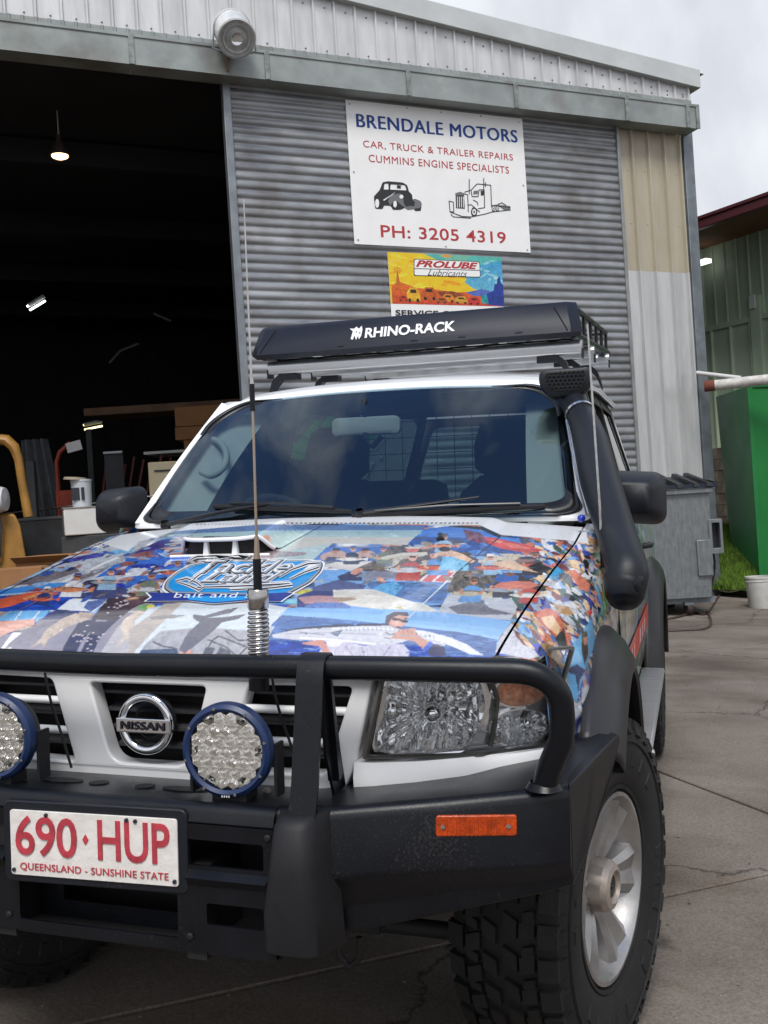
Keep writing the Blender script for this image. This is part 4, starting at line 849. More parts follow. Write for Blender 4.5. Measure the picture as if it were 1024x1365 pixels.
# headlights
def hl(u, z, w, s=1):
    x = .462+.395*u; y = -.662+.235*u**1.7; return Vector((s*(x+w*.35*u), y-w, z))
def hu(px, py, y=-.62):
    q = car(px, py, 1, y)
    for _ in range(20):
        u = (q[0]-.462)/.395; y = -.662+.235*max(u, 0)**1.7; q = car(px, py, 1, y)
    return (q[0]-.462)/.395, q[2]
HLP = [hu(484, 1011), hu(508, 900), (.14, 1.052), (.55, 1.062), (1.02, 1.060), hu(748, 925), (1.0, .885), hu(722, 998), hu(640, 1008)]
def splitx(poly): return poly
for s in (1, -1):
    F_ = lambda u, v, w: hl(u, v, w, s)
    hp = rpoly(HLP, .012)
    def inset(p, k): cx = sum(q[0] for q in p)/len(p); cz = sum(q[1] for q in p)/len(p); return [(cx+(x-cx)*k, cz+(z-cz)*k) for x, z in p]
    back = plate('headlight', [hp], .012, lambda u, v, w: F_(u, v, w-.155), M['reflector'], car4)
    plate('lamp_surround', [inset(hp, 1.010), inset(hp, .968)], .02, lambda u, v, w: F_(u, v, w-.018), M['surround'], back)
    # silver housing with two openings
    mainb = rpoly([(.075, .880), (.10, .95), (.17, 1.02), (.50, 1.025), (.60, 1.0), (.615, .95), (.56, .893), (.50, .870), (.2, .866)], .03)
    amb = ell(.785, .977, .125, .032, 28); low = ell(.775, .900, .135, .038, 28)
    plate('lamp_housing', [inset(hp, .965), mainb, amb, low], .01, lambda u, v, w: F_(u, v, w-.05), M['reflector'], back)
    # main bowl: concave, fluted
    def bowl(cx, cz, a, b, dep, mt, name, flute=0, nr=12, na=48):
        mb = MB(); rings = []
        for i in range(nr+1):
            t = i/nr; ring = []
            for k in range(na):
                an = 2*math.pi*k/na; f_ = 1+(flute*math.cos(an*11)*t if flute else 0)
                ca_, sa_ = math.cos(an), math.sin(an); ex = .72 if a > .2 else 1; ca_ = math.copysign(abs(ca_)**ex, ca_); sa_ = math.copysign(abs(sa_)**ex, sa_)
                ring.append(F_(cx+a*t*ca_, cz+b*t*sa_, -.045-dep*(1-t*t)*(f_)+(flute*.03*math.cos((cx+a*t*ca_)*120) if flute else 0)))
            rings.append(ring)
        mb.loft(rings); return mb.build(name, mt, back, 60)
    bowl(.335, .940, .285, .088, .075, M['reflector'], 'reflector_bowl', .16, 18, 96); bowl(.785, .977, .130, .034, .03, M['amberpale'], 'turn_reflector', .25); bowl(.775, .900, .14, .040, .04, M['reflector'], 'side_reflector', .25)
    mb = MB(); c = F_(.36, .945, -.055); mb.lathe([(0, -.024), (.012, -.022), (.019, -.012), (.020, 0), (.018, .05)], c, (0, 1, 0), 20); mb.build('bulb_cap', M['chrome'], back, 50)
    c = F_(.80, .905, -.05); mb = MB(); mb.lathe([(0, -.014), (.010, -.010), (.013, 0), (.013, .03)], c, (0, 1, 0), 16); mb.build('bulb_cap', M['chrome'], back, 50)
    rim = [(u, z) for u, z in mainb]; cx, cz = .34, .95
    plate('reflector_rim', [[(cx+(u-cx)*1.05, cz+(z-cz)*1.06) for u, z in rim], rim], .012, lambda u, v, w: F_(u, v, w-.042), M['chrome'], back)
    plate('reflector_rim', [ell(.785, .977, .138, .036), amb], .008, lambda u, v, w: F_(u, v, w-.04), M['reflector'], back); plate('reflector_rim', [ell(.775, .900, .148, .042), low], .008, lambda u, v, w: F_(u, v, w-.04), M['reflector'], back)
    mb = MB(); mb.tube([F_(.63, .872, -.03), F_(.655, .92, -.03), F_(.67, .965, -.03), F_(.64, 1.01, -.03), F_(.60, 1.045, -.03)], .005, 8); mb.build('divider_rib', M['surround'], back, 50)
    mb = MB(); mb.tube([F_(.10, .885, -.03), F_(.36, .945, -.035)], .0012, 5); mb.build('lamp_wire', M['letter'], back, 50)
    # lens: one clear shell
    me = flat_mesh([inset(hp, .985)], 0); bm = bmesh.new(); bm.from_mesh(me); bmesh.ops.subdivide_edges(bm, edges=bm.edges, cuts=2); bm.to_mesh(me); bm.free()
    for v in me.vertices: v.co = F_(v.co.x, v.co.y, .004)
    finish('lamp_lens', me, M['lens'], back, 60)
    # white filler strip under the lamp
    mb = MB(); st = [0, .1, .3, .5, .7, .85, 1.0]; zb = .862
    mb.loft([[hl(u, zb+.002*u, .002, s), hl(u, zb-.028, .010, s), hl(u, zb-.058, .006, s), hl(u, zb-.060, -.06, s), hl(u, zb+.0, -.06, s)] for u in st], True, True); mb.build('lower_trim_strip', M['white'], car4, 40)

# grille
gy = -.632
def gf(u, v, w): return (u, gy-w+.02+.03*u*u, v)
cen = rpoly([(-.139, .998), (.139, .998), (.090, .830), (-.090, .830)], [.012, .012, .035, .035])
def sidehole(s): return rpoly([(s*.236, 1.004), (s*.458, 1.008), (s*.396, .832), (s*.182, .826)], .014)
outl = rpoly([(-.505, 1.045), (.505, 1.045), (.462, .86), (.432, .792), (-.432, .792), (-.462, .86)], [.01, .01, .02, .03, .03, .02])
grille = plate('grille', [outl, cen, sidehole(1), sidehole(-1)], .045, gf, M['white'], car4, .006, 3)
mb = MB(); mb.bb(-.47, .47, gy+.075, gy+.085, .80, 1.03); mb.build('grille_backing', M['black'], grille)
for s in (1, -1):
    for z in (.955, .890):
        t = (1.004-z)/.176; x0 = .236-.054*t; x1 = .458-.062*t; mb = MB(); mb.tube([(s*(x0-.01), gy-.012, z), (s*(x0+x1)/2, gy-.010, z), (s*(x1+.01), gy-.002, z)], .011, 10, True, .8); mb.build('grille_bar', M['white'], grille, 50)
    for z in (.985, .923, .858):
        t = (1.004-z)/.176; x0 = .236-.054*t; x1 = .458-.062*t; mb = MB(); mb.box((s*(x0+x1)/2, gy+.036, z), (x1-x0+.015, .035, .006), Matrix.Rotation(R(12), 3, 'X')); mb.build('grille_slat', M['slat'], grille)
for z in (.975, .937, .899, .861):
    t = (.998-z)/.168; x1 = .139-.049*t; mb = MB(); mb.box((0, gy+.036, z), (2*x1+.005, .035, .007), Matrix.Rotation(R(12), 3, 'X')); mb.build('grille_slat', M['slat'], grille)
# emblem: ring and name bar
mb = MB(); N = 56; rings = []
EC = Vector((.002, gy-.034, .918))
for k in range(N):
    a = 2*math.pi*k/N; d_ = Vector((math.cos(a), 0, math.sin(a)))
    rings.append([EC+d_*(.056+.0095*math.cos(b))+Vector((0, -.008*math.sin(b)-.0, 0)) for b in [2*math.pi*j/12 for j in range(12)]])
rings.append(rings[0]); mb.loft(rings); emb = mb.build('emblem_ring', M['chrome'], grille, 60)
plate('emblem_bar', [rrect(-.062, .066, .901, .931, .003)], .014, lambda u, v, w: (u, EC.y-w+.001, v), M['chrome'], emb and grille, .002)
fit_text('emblem_lettering', 'NISSAN', M['engrave'], grille, lambda u, v, w: (EC.x+u, EC.y-.0150-w, .916+v), .104, .017, .001, .02, 0, 1.05)
mb = MB(); mb.lathe([(.03, 0), (.05, .03)], EC+Vector((0, .01, 0)), (0, 1, 0), 24); mb.build('emblem_mount', M['plastic'], grille, 40)

# bull bar
ST = [  # x, then (y,z) of: shelf back, front top edge, fold, lower edge, lower back
 (.37, (-.60, .797), (-.838, .820), (-.852, .705), (-.812, .635), (-.812, .572), (-.66, .55)),
 (.46, (-.60, .812), (-.832, .822), (-.846, .702), (-.806, .632), (-.804, .580), (-.66, .56)),
 (.66, (-.58, .828), (-.785, .838), (-.798, .716), (-.760, .664), (-.757, .622), (-.62, .61)),
 (.84, (-.50, .856), (-.735, .852), (-.748, .721), (-.714, .684), (-.711, .660), (-.58, .65)),
 (.884, (-.44, .862), (-.705, .855), (-.716, .722), (-.694, .690), (-.691, .670), (-.56, .66))]
bbar = None
for s in (1, -1):
    rings = []
    for x, a, b, c, d_, e_, g_ in ST:
        ring = []
        pts = [a, b, c, d_, e_, g_]; rp = rpoly(pts, [.002, .022, .007, .006, .008, .002], 4)
        rings.append([(s*x, p[0], p[1]) for p in rp])
    mb = MB(); mb.loft(rings, True, True); w_ = mb.build('bull_bar_wing', M['bar'], car4, 30)
    # swept end plate
    pl = [(.884, -.705, .855), (.915, -.56, .868), (.950, -.405, .880), (.952, -.400, .862), (.930, -.52, .78), (.905, -.63, .71), (.884, -.690, .668)]
    v = [(s*p[0], p[1], p[2]) for p in pl]+[(s*(p[0]-.02), p[1]+.03, p[2]-.002) for p in pl]; n = len(pl)
    mesh_obj('bull_bar_end', v, [tuple(range(n)), tuple(range(n, 2*n))]+[(i, (i+1) % n, n+(i+1) % n, n+i) for i in range(n)], M['bar'], w_, bevel=.004)
    v = [(s*.884, -.705, .853), (s*.950, -.405, .878), (s*.84, -.36, .870), (s*.80, -.45, .862), (s*.84, -.60, .858)]
    mesh_obj('bull_bar_top', v+[(a, b, c-.01) for a, b, c in v], [(0, 1, 2, 3, 4), (9, 8, 7, 6, 5)]+[(i, (i+1) % 5, 5+(i+1) % 5, 5+i) for i in range(5)], M['bar'], w_)
    ind = plate('indicator_lamp', [rrect(s*.727-.069, s*.727+.069, .775, .812, .005)], .018, lambda u, v, w: (u, -.757-w-.265*(.727-s*u)-(.0), v), M['amber'], w_, .002)
    plate('indicator_bezel', [rrect(s*.727-.074, s*.727+.074, .770, .817, .008)], .006, lambda u, v, w: (u, -.758-w-.265*(.727-s*u), v), M['plastic'], w_, .001)
    for k in (-.056, .056):
        mb = MB(); mb.lathe([(.004, 0), (.004, .002), (0, .0025)], (s*.727+k, -.776+.265*s*k*s*s, .793), (0, -1, 0), 12); mb.build('lamp_screw', M['chrome'], ind)
    mb = MB()
    for k in range(14):
        x = s*.727-.05+k*.0075; mb.bb(x, x+.002, -.7775+.265*(s*x-.727), -.7755+.265*(s*x-.727), .779, .808)
    mb.build('lamp_rib', M['amber'], ind)
def face(u, v, w): return (u, -.850-w+.01*(v-.66)*0, v)
cf = [rrect(-.372, .372, .548, .785, .004), rrect(.19, .352, .708, .756, .006), rrect(-.352, -.19, .708, .756, .006), rrect(.235, .350, .600, .640, .006), rrect(-.350, -.235, .600, .640, .006), rpoly([(-.175, .568), (.175, .568), (.175, .650), (.12, .650), (.11, .662), (-.11, .662), (-.12, .650), (-.175, .650)], .006)]
bbar = plate('bull_bar_centre', cf, .006, face, M['bar'], car4)
mb = MB(); rp = rpoly([(-.60, .797), (-.842, .820), (-.856, .786), (-.60, .760)], [.002, .02, .004, .002], 4)
mb.loft([[(x, p[0], p[1]) for p in rp] for x in (-.372, .372)], True, True); mb.build('bull_bar_shelf', M['bar'], bbar, 40)
mb = MB(); mb.bb(-.372, .372, -.848, -.66, .540, .548); mb.bb(-.372, .372, -.70, -.68, .50, .79); mb.bb(-.230, -.190, -.85, -.70, .53, .78); mb.bb(.190, .230, -.85, -.70, .53, .70); mb.build('bull_bar_back', M['black'], bbar)
plate('winch_frame', [rrect(-.175, .175, .545, .655, .004), rrect(-.125, .14, .583, .628, .004)], .01, lambda u, v, w: (u, -.775-w, v), M['bar'], bbar)
for s in (1, -1):   # pressed folds across the face
    mb = MB(); mb.loft([[(x, -.856, .700), (x, -.872, .690), (x, -.858, .672)] for x in (s*.20, s*.362)], True, True); mb.build('face_fold', M['bar'], bbar, 30)
# shelf holes
for x, a in ((-.150, .050), (-.062, .020), (.045, .020), (.135, .050)):
    mb = MB(); mb.prism(ell(x, -.745, a, .020), lambda u, v, w: (u, v, .7985-(v+.6)*.095+w), 0, .0012); mb.build('shelf_hole', M['black'], bbar)
for s in (1, -1):
    for x, y, z in ((.30, -.72, .810),):
        mb = MB(); mb.lathe([(.009, 0), (.009, .004), (.006, .007), (0, .007)], (s*x, y, z), (0, 0, 1), 6); mb.build('bar_bolt', M['dirtyalloy'], bbar)
    for x, z in ((.36, .575), (.20, .575), (.362, .77)):
        mb = MB(); mb.lathe([(.007, 0), (.007, .003), (.004, .005), (0, .005)], (s*x, -.856, z), (0, -1, 0), 8); mb.build('bar_bolt', M['black'], bbar)
# top hoop
hoop = [(-.848, -.735, .86), (-.868, -.745, .95), (-.874, -.752, 1.00)]
def bend(p0, p1, p2, n=8): return [tuple((1-t)**2*a+2*t*(1-t)*b+t*t*c for a, b, c in zip(p0, p1, p2)) for t in [k/n for k in range(n+1)]]
right = [(.842, -.725, .855), (.852, -.732, .89), (.876, -.745, .945), (.880, -.752, .985)]+bend((.880, -.752, 1.0), (.878, -.765, 1.068), (.80, -.772, 1.070), 10)[1:]+[(.5, -.778, 1.068), (0, -.782, 1.062)]
left = [(-a, b, c) for a, b, c in right[:-1]][::-1]
mb = MB(); mb.tube(right+left, .0225, 20); hp_ = mb.build('top_hoop', M['bar'], car4, 60)
for s in (1, -1):
    mb = MB(); mb.lathe([(.034, 0), (.030, .006), (.026, .012)], (s*.842, -.722, .853), (0, 0, 1), 20); mb.build('hoop_foot', M['bar'], hp_, 40)
    # strap and buffer
    cx = .432; path = [(-.752, 1.045), (-.750, 1.08), (-.768, 1.094), (-.79, 1.094), (-.808, 1.080), (-.818, 1.04), (-.845, .87), (-.862, .812), (-.866, .79)]
    rings = [[(s*(cx-.025+.012*(z-1)), y, z), (s*(cx+.027+.012*(z-1)), y, z), (s*(cx+.027+.012*(z-1)), y+.005, z-.003), (s*(cx-.025+.012*(z-1)), y+.005, z-.003)] for y, z in path]
    mb = MB(); mb.loft(rings, True, True); mb.build('bar_strap', M['bar'], hp_, 40)
    mb = MB(); mb.prism([(-.775, 1.045), (-.735, 1.045), (-.66, .815), (-.72, .812), (-.76, .9)], lambda u, v, w: (s*w, u, v), .436, .442); mb.prism([(-.755, 1.04), (-.745, 1.04), (-.70, .85), (-.72, .84)], lambda u, v, w: (s*w, u, v), .428, .452); mb.build('strut_plate', M['bar'], hp_, 40)
    mb = MB(); rings = []
    for z, x0, x1, y in ((.572, .362, .480, -.882), (.585, .356, .486, -.905), (.65, .358, .482, -.912), (.72, .366, .476, -.906), (.80, .376, .470, -.896), (.818, .382, .466, -.875)):
        rp = rpoly([(x0, -.84), (x0+.012, y), (x1-.02, y), (x1+.008, -.82)], [.002, .03, .03, .002], 5); rings.append([(s*a, b, z) for a, b in rp])
    mb.loft(rings, True, True); mb.build('rubber_buffer', M['barmatt'], car4, 50)
# number plate
pz = .730
pf = plate('number_plate_frame', [rrect(-.188, .200, pz-.078, pz+.080, .014)], .014, lambda u, v, w: (u, -.856-w+.06*u, v), M['plastic'], car4, .003)
np_ = plate('number_plate', [rrect(-.170, .182, pz-.063, pz+.063, .006)], .004, lambda u, v, w: (u, -.870-w+.06*u, v), M['platewhite'], car4, .001)
fit_text('plate_characters', '690', M['platered'], np_, lambda u, v, w: (-.091+u, -.8742-w+.06*(u-.103), pz+.015+v), .132, .077, .002, .012, 0, .98)
fit_text('plate_characters', 'HUP', M['platered'], np_, lambda u, v, w: (.093+u, -.8742-w+.06*(u+.092), pz+.015+v), .148, .077, .002, .012, 0, 1.0)
plate('plate_diamond', [[(-.013, pz+.014), (-.007, pz+.024), (-.001, pz+.014), (-.007, pz+.004)]], .002, lambda u, v, w: (u, -.8742-w+.06*u, v), M['platered'], np_)
fit_text('plate_characters', 'QUEENSLAND - SUNSHINE STATE', M['platered'], np_, lambda u, v, w: (.007+u, -.8742-w+.06*u, pz-.046+v), .312, .016, .0012, .0, 0, 1.05)
for x, z in ((-.09, .056), (.08, .056), (-.163, -.053), (.175, -.053), (.098, .055)):
    mb = MB(); mb.lathe([(.004, 0), (.004, .003), (0, .0035)], (x, -.874+.06*x, pz+z), (0, -1, 0), 10); mb.build('plate_screw', M['engrave'], np_)
# spotlights
def reflector_mesh():
    mb = MB(); mb.lathe([(.0134, 0), (.0122, .006), (.0085, .013), (.0035, .017), (0, .017)], (0, 0, 0), (0, 1, 0), 6); me = bpy.data.meshes.new('reflector_cup'); me.from_pydata(mb.v, [], mb.f); me.update(); me.materials.append(M['chrome_warm']); return me
M['chrome_warm'] = mat('warm_reflector', (.96, .94, .90), .10, .9, bump=.5, bscale=90)
cupme = reflector_mesh()
for s in (1, -1):
    c = Vector((s*.262, -.812, .912)); rotm = Matrix.Rotation(R(4 if s > 0 else 4), 3, 'Z')
    ax = rotm @ Vector((0, 1, 0))
    mb = MB(); mb.lathe([(.0, .07), (.05, .068), (.072, .055), (.080, .035), (.0855, .012), (.0855, .004), (.081, .0)], c, ax, 40); body = mb.build('spotlight', M['barmatt'], car4, 40)
    mb = MB(); mb.lathe([(.0725, .006), (.0735, -.006), (.080, -.010), (.0875, -.004), (.0895, .004), (.0895, .016), (.086, .020)], c, ax, 56); mb.build('lamp_ring', M['ringblue'], body, 35)
    mb = MB(); mb.lathe([(0, .016), (.078, .016)], c, ax, 40); mb.build('lamp_backing', mat('lamp_inner', (.45, .42, .36), .3, .7), body)
    cup = []
    for i in range(-4, 5):
        for j in range(-4, 5):
            x = (i+.5*(j % 2))*.0228; z = j*.0198
            if x*x+z*z < .0695**2: cup.append((x, z))
    for x, z in cup:
        o = bpy.data.objects.new('reflector_cup', cupme); o.location = c+rotm @ Vector((x, -.002, z)); o.rotation_euler = (random.uniform(-.12, .12), R(30), R(4)+random.uniform(-.12, .12)); link(o, body)
    mb = MB(); mb.lathe([(0, -.005), (.077, -.003)], c, ax, 40); mb.build('lamp_lens', M['lens'], body, 60)
    for k in range(8):
        a = 2*math.pi*(k+.3)/8; q = c+rotm @ Vector((.0815*math.cos(a), -.010, .0815*math.sin(a))); mb = MB(); mb.lathe([(.0032, 0), (.003, .002), (0, .0022)], q, -ax, 8); mb.build('ring_screw', M['steel'], body)
    mb = MB(); mb.box(c+Vector((0, .03, -.088)), (.07, .05, .022)); mb.box(c+Vector((-.088, .04, -.04)), (.006, .035, .10)); mb.box(c+Vector((.088, .04, -.04)), (.006, .035, .10)); mb.build('lamp_bracket', M['barmatt'], body)
    fit_text('ring_mark', 'iiii', M['letter'], body, lambda u, v, w: tuple(c+rotm @ Vector((u, -.0105-w, -.0832+v))), .016, .004, .0005)
    cp_, cr2 = [c+Vector(q_) for q_ in ((.050, .10, .135), (.056, .10, .09), (.068, .10, .045), (.088, .10, -.01), (.108, .105, -.085))], [.003]*5
    def _sp(P_): return [(P_[i]*(1-t)+P_[i+1]*t) for i in range(len(P_)-1) for t in (0, .33, .66)]+[P_[-1]]
    mb = MB(); mb.tube(_sp(cp_), .003, 6); mb.build('lamp_cable', M['black'], body)
# aerial on spring base
ax_ = .306; ay = -.735
b0 = Vector(car(345, 885, 1, ay)); b1 = Vector(car(344, 790, 1, ay)); dirn = (b1-b0).normalized()
mb = MB(); mb.lathe([(.020, -.05), (.020, 0)], b0, dirn, 20, cap=True); aer = mb.build('aerial', M['bar'], car4, 40)
h = (b1-b0).length
pts = [b0+dirn*(h*.80*t)+(.0155+.0035*math.sin(math.pi*t))*(Vector((1, 0, 0))*math.cos(2*math.pi*13*t)+Vector((0, 1, 0))*math.sin(2*math.pi*13*t)) for t in [k/312 for k in range(313)]]
mb = MB(); mb.tube(pts, .0034, 7); mb.build('spring_coil', M['steel'], aer, 60)
mb = MB(); mb.lathe([(.019, 0), (.0205, .002), (.0205, .035), (.019, .037), (.010, .037)], b0+dirn*h*.78, dirn, 24); mb.build('spring_collar', M['steel'], aer, 40)
q = [Vector(car(*p, 1, ay)) for p in ((344, 790), (342.5, 745), (342, 715), (338.5, 590), (337, 548), (336, 512), (335, 500), (325, 265))]
mb = MB(); mb.tube([q[0], q[1]], [.0085, .008], 12); mb.build('aerial_ferrule', M['bar'], aer, 40)
mb = MB(); mb.tube([q[1], q[2]], [.0065, .0045], 10); mb.tube([q[2], q[3], q[4]], [.0028, .0026, .0026], 8); mb.build('aerial_stem', M['brass'], aer, 40)
mb = MB(); mb.tube([q[4], q[5]], [.0052, .005], 10); mb.build('aerial_ferrule', M['bar'], aer, 40)
mb = MB(); mb.tube([q[5], q[6], q[7]], [.0045, .0022, .0013], 8); mb.build('aerial_whip', M['steel'], aer, 40)
# wing aerial
q = [Vector(car(*p, 1, .30)) for p in ((804, 742), (803, 728), (783, 432))]
mb = MB(); mb.tube([q[0]+Vector((0, 0, -.03)), q[0], q[1]], [.008, .008, .006], 10); wa = mb.build('wing_aerial', M['trim'], car4, 40)
mb = MB(); mb.tube([q[1], q[1].lerp(q[2], .3), q[2]], [.0042, .0036, .0026], 8); mb.build('aerial_whip', M['steel'], wa, 40)
# flares
def flare(s, cy, name):
    mb = MB(); rings = []; th0, th1 = (45 if cy < 1 else 8, 176)
    for k in range(49):
        a = R(th0+(th1-th0)*k/48); ca, sa = -math.cos(a), math.sin(a)
        def pt(r, x): return (s*x, cy+r*ca, .42+r*sa*(1.0 if sa > 0 else 1))
        low = 1-.0*abs(ca)
        rings.append([pt(.628, .872), pt(.622, .895), pt(.590, .928), pt(.550, .950), pt(.515, .957), pt(.508, .950), pt(.515, .86)])
    a0_ = 52 if cy < 1 else 8
    mb.loft(rings, False); fl = mb.build(name, M['flare'], car4, 45, solid=.004)
    mb = MB(); mb.grid(lambda u, v: Vector((s*(.58+.33*v), cy-.53*math.cos(R(a0_+(172-a0_)*u)), .42+.53*math.sin(R(a0_+(172-a0_)*u)))), 30, 3); mb.build('wheel_housing', M['black'], fl)
    return fl
for s in (1, -1): flare(s, 0.02, 'wheel_flare'); flare(s, 2.92, 'wheel_flare')
# wheels
def tyre_mesh():
    mb = MB(); prof = [(.215, .085), (.235, .112), (.275, .130), (.33, .135), (.372, .132), (.392, .122), (.404, .10), (.408, .05), (.409, 0)]
    full = [(r, x) for r, x in prof]+[(r, -x) for r, x in prof[::-1][1:]]
    mb.lathe(full, (0, 0, 0), (1, 0, 0), 80)
    N = 36
    def blk(a0, a1, x0, x1, r0, r1, sk=0, r1b=None):
        v = []
        for r in (r0, r1):
            for (a, x) in ((a0, x0), (a1, x0), (a1+sk, x1), (a0+sk, x1)):
                rr = r if r == r0 else (r1 if abs(x) < abs(x1) or r1b is None else r1b)
                v.append((x, rr*math.sin(a), rr*math.cos(a)))
        mb.add(v, [(3, 2, 1, 0), (4, 5, 6, 7), (0, 1, 5, 4), (1, 2, 6, 5), (2, 3, 7, 6), (3, 0, 4, 7)])
    for k in range(N):
        a = 2*math.pi*k/N; da = 2*math.pi/N
        for sg in (1, -1):
            off = 0 if sg > 0 else da*.5
            blk(a+off, a+off+da*.68, sg*.088, sg*.128, .385, .419, 0, .408)
            v0 = a+off+da*.06
            # shoulder lug running down the sidewall
            vv = []
            for (r, x) in ((.409, .123), (.372, .1385)):
                for aa in (v0, v0+da*(.56 if k % 2 else .40)): vv.append((sg*x, r*math.sin(aa), r*math.cos(aa)))
            for (r, x) in ((.385, .10), (.365, .12)):
                for aa in (v0, v0+da*.5): vv.append((sg*x, r*math.sin(aa), r*math.cos(aa)))
            mb.add(vv, [(0, 1, 3, 2), (4, 5, 1, 0), (2, 3, 7, 6), (0, 2, 6, 4), (1, 5, 7, 3)])
            blk(a+off+da*.1, a+off+da*.62, sg*.046, sg*.080, .39, .420, .03*sg)
            blk(a+off+da*.35, a+off+da*.86, sg*.008, sg*.040, .39, .4205, -.035*sg)
            blk(a+off+da*.66, a+off+da*.92, sg*.052, sg*.078, .39, .4195, .02)
    for sg in (1, -1):
        for k in range(26):
            if k % 13 in (5, 6, 12): continue
            a0 = 2*math.pi*k/26; w = .10 if k % 3 else .06; v = []
            for (r, x) in ((.288, .1305), (.330, .1345)):
                for aa in (a0, a0+w):
                    v.append((sg*(x-.002), r*math.sin(aa), r*math.cos(aa)))
            for (r, x) in ((.292, .1345), (.326, .1385)):
                for aa in (a0+.012, a0+w-.012): v.append((sg*x, r*math.sin(aa), r*math.cos(aa)))
            mb.add(v, [(4, 5, 7, 6), (0, 1, 5, 4), (2, 6, 7, 3), (0, 4, 6, 2), (1, 3, 7, 5)])
    for sg in (1, -1):
        mb.lathe([(.348, .134), (.350, .1385), (.354, .1385), (.357, .134)], (0, 0, 0), (sg, 0, 0), 80)
        mb.lathe([(.232, .106), (.234, .118), (.242, .120), (.246, .112)], (0, 0, 0), (sg, 0, 0), 80)
    return mb
tm = tyre_mesh(); tyme = bpy.data.meshes.new('tyre'); tyme.from_pydata(tm.v, [], tm.f); tyme.update()
_bm = bmesh.new(); _bm.from_mesh(tyme); bmesh.ops.recalc_face_normals(_bm, faces=_bm.faces); _bm.to_mesh(tyme); _bm.free()
tyme.shade_smooth(); tyme.set_sharp_from_angle(angle=R(32)); tyme.materials.append(M['rubber'])
lt = fit_text('t', 'ALL TERRAIN', M['rubber'], None, lambda u, v, w: (0, 0, 0), 1, 1); bpy.data.objects.remove(lt)
def rim_meshes():
    mb = MB(); mb.lathe([(.185, -.10), (.20, .0), (.205, .085), (.222, .100), (.228, .108), (.226, .116), (.216, .117), (.208, .108), (.200, .085), (.188, .060), (.172, .03), (.172, -.1)], (0, 0, 0), (1, 0, 0), 72)
    lip = mb
    sp = MB()
    for k in range(6):
        a = 2*math.pi*k/6+.26; rot = Matrix.Rotation(a, 3, 'X')
        rings = []
        for r, w, x, d_ in ((.052, .034, .060, .035), (.09, .040, .074, .04), (.13, .052, .084, .045), (.165, .064, .092, .05), (.203, .082, .098, .05)):
            rings.append([rot @ Vector((x-d_, -w, r)), rot @ Vector((x-.004, -w*.82, r)), rot @ Vector((x+.006, -w*.5, r)), rot @ Vector((x-.004, 0, r)), rot @ Vector((x+.006, w*.5, r)), rot @ Vector((x-.004, w*.82, r)), rot @ Vector((x-d_, w, r))])
        sp.loft(rings, True, True)
    sp.lathe([(.0, .045), (.07, .045), (.075, .035), (.075, .0)], (0, 0, 0), (1, 0, 0), 40)
    hub = MB(); prof = [(.060, .02), (.064, .05), (.062, .100), (.053, .114), (.040, .1185), (.036, .110), (.0, .108)]
    n = 48; v = []; f = []
    for (r, h) in prof:
        for k in range(n):
            a = 2*math.pi*k/n; rr = r*(1+.05*(1 if (k % 6) < 3 else -1)*(1 if h < .1 and r > .04 else 0)); v.append((h, rr*math.cos(a), rr*math.sin(a)))
    for i in range(len(prof)-1):
        for k in range(n): f.append((i*n+k, i*n+(k+1) % n, (i+1)*n+(k+1) % n, (i+1)*n+k))
    hub.add(v, f)
    return lip, sp, hub
lip, sp, hub = rim_meshes()
def wheel(x, y, s, steer, spin):
    hubm = MB(); hubm.lathe([(.0, .0), (.15, .0), (.15, .012), (.0, .012)], (0, 0, 0), (1, 0, 0), 40)
    w = hubm.build('wheel', M['barmatt'], car4); w.location = (x, y, .414); w.rotation_euler = (spin, 0, (math.pi if s < 0 else 0)+steer); w.rotation_mode = 'XYZ'
    # XYZ order turns the spin about the axle first, then the steering
    o = bpy.data.objects.new('tyre', tyme); link(o, w)
    rm = lip.build('rim', M['alloy'], w, 35); sp.build('spokes', M['alloy'], w, 28); hub.build('hub_cap', M['dirtyalloy'], w, 30)
    mb = MB(); mb.lathe([(0, .1095), (.035, .1095)], (0, 0, 0), (1, 0, 0), 24); mb.lathe([(0, .112), (.007, .112), (.008, .108)], (0, 0, 0), (1, 0, 0), 12); mb.build('hub_cap_centre', M['trim'], w)
    for k in range(6):
        a = 2*math.pi*k/6+.26+math.pi/6; mb = MB(); mb.lathe([(.010, .03), (.010, .055), (.005, .058)], (0, .074*math.sin(a), .074*math.cos(a)), (1, 0, 0), 6); mb.build('wheel_nut', M['steel'], w)
    return w
wheel(.79, 0, 1, R(-14), .15); wheel(-.79, 0, -1, R(-14), .6); wheel(.80, 2.92, 1, 0, .4); wheel(-.80, 2.92, -1, 0, .9)
for y_, z_, r_ in ((0, .40, .045), (2.92, .40, .05), (-.29, .38, .02)): mb = MB(); mb.tube([(-.7, y_, z_), (.7, y_, z_)], r_, 14); mb.build('axle', M['black'], car4, 40)
mb = MB(); mb.lathe([(.0, -.12), (.14, -.05), (.14, .05), (0, .12)], (-.25, 0, .40), (0, 1, 0), 20); mb.build('differential', M['black'], car4, 40)
for x in (.40, -.48): mb = MB(); mb.bb(x, x+.08, -.62, 0, .53, .60); mb.build('chassis_rail', M['black'], car4)
sh = MB(); q = Vector(car(466, 1268, 1, -.70)); sh.tube([q+Vector((-.02, 0, .03)), q+Vector((-.022, 0, -.01)), q+Vector((0, 0, -.03)), q+Vector((.022, 0, -.01)), q+Vector((.02, 0, .03))], .007, 8); sh.build('tow_shackle', M['barmatt'], car4, 50)
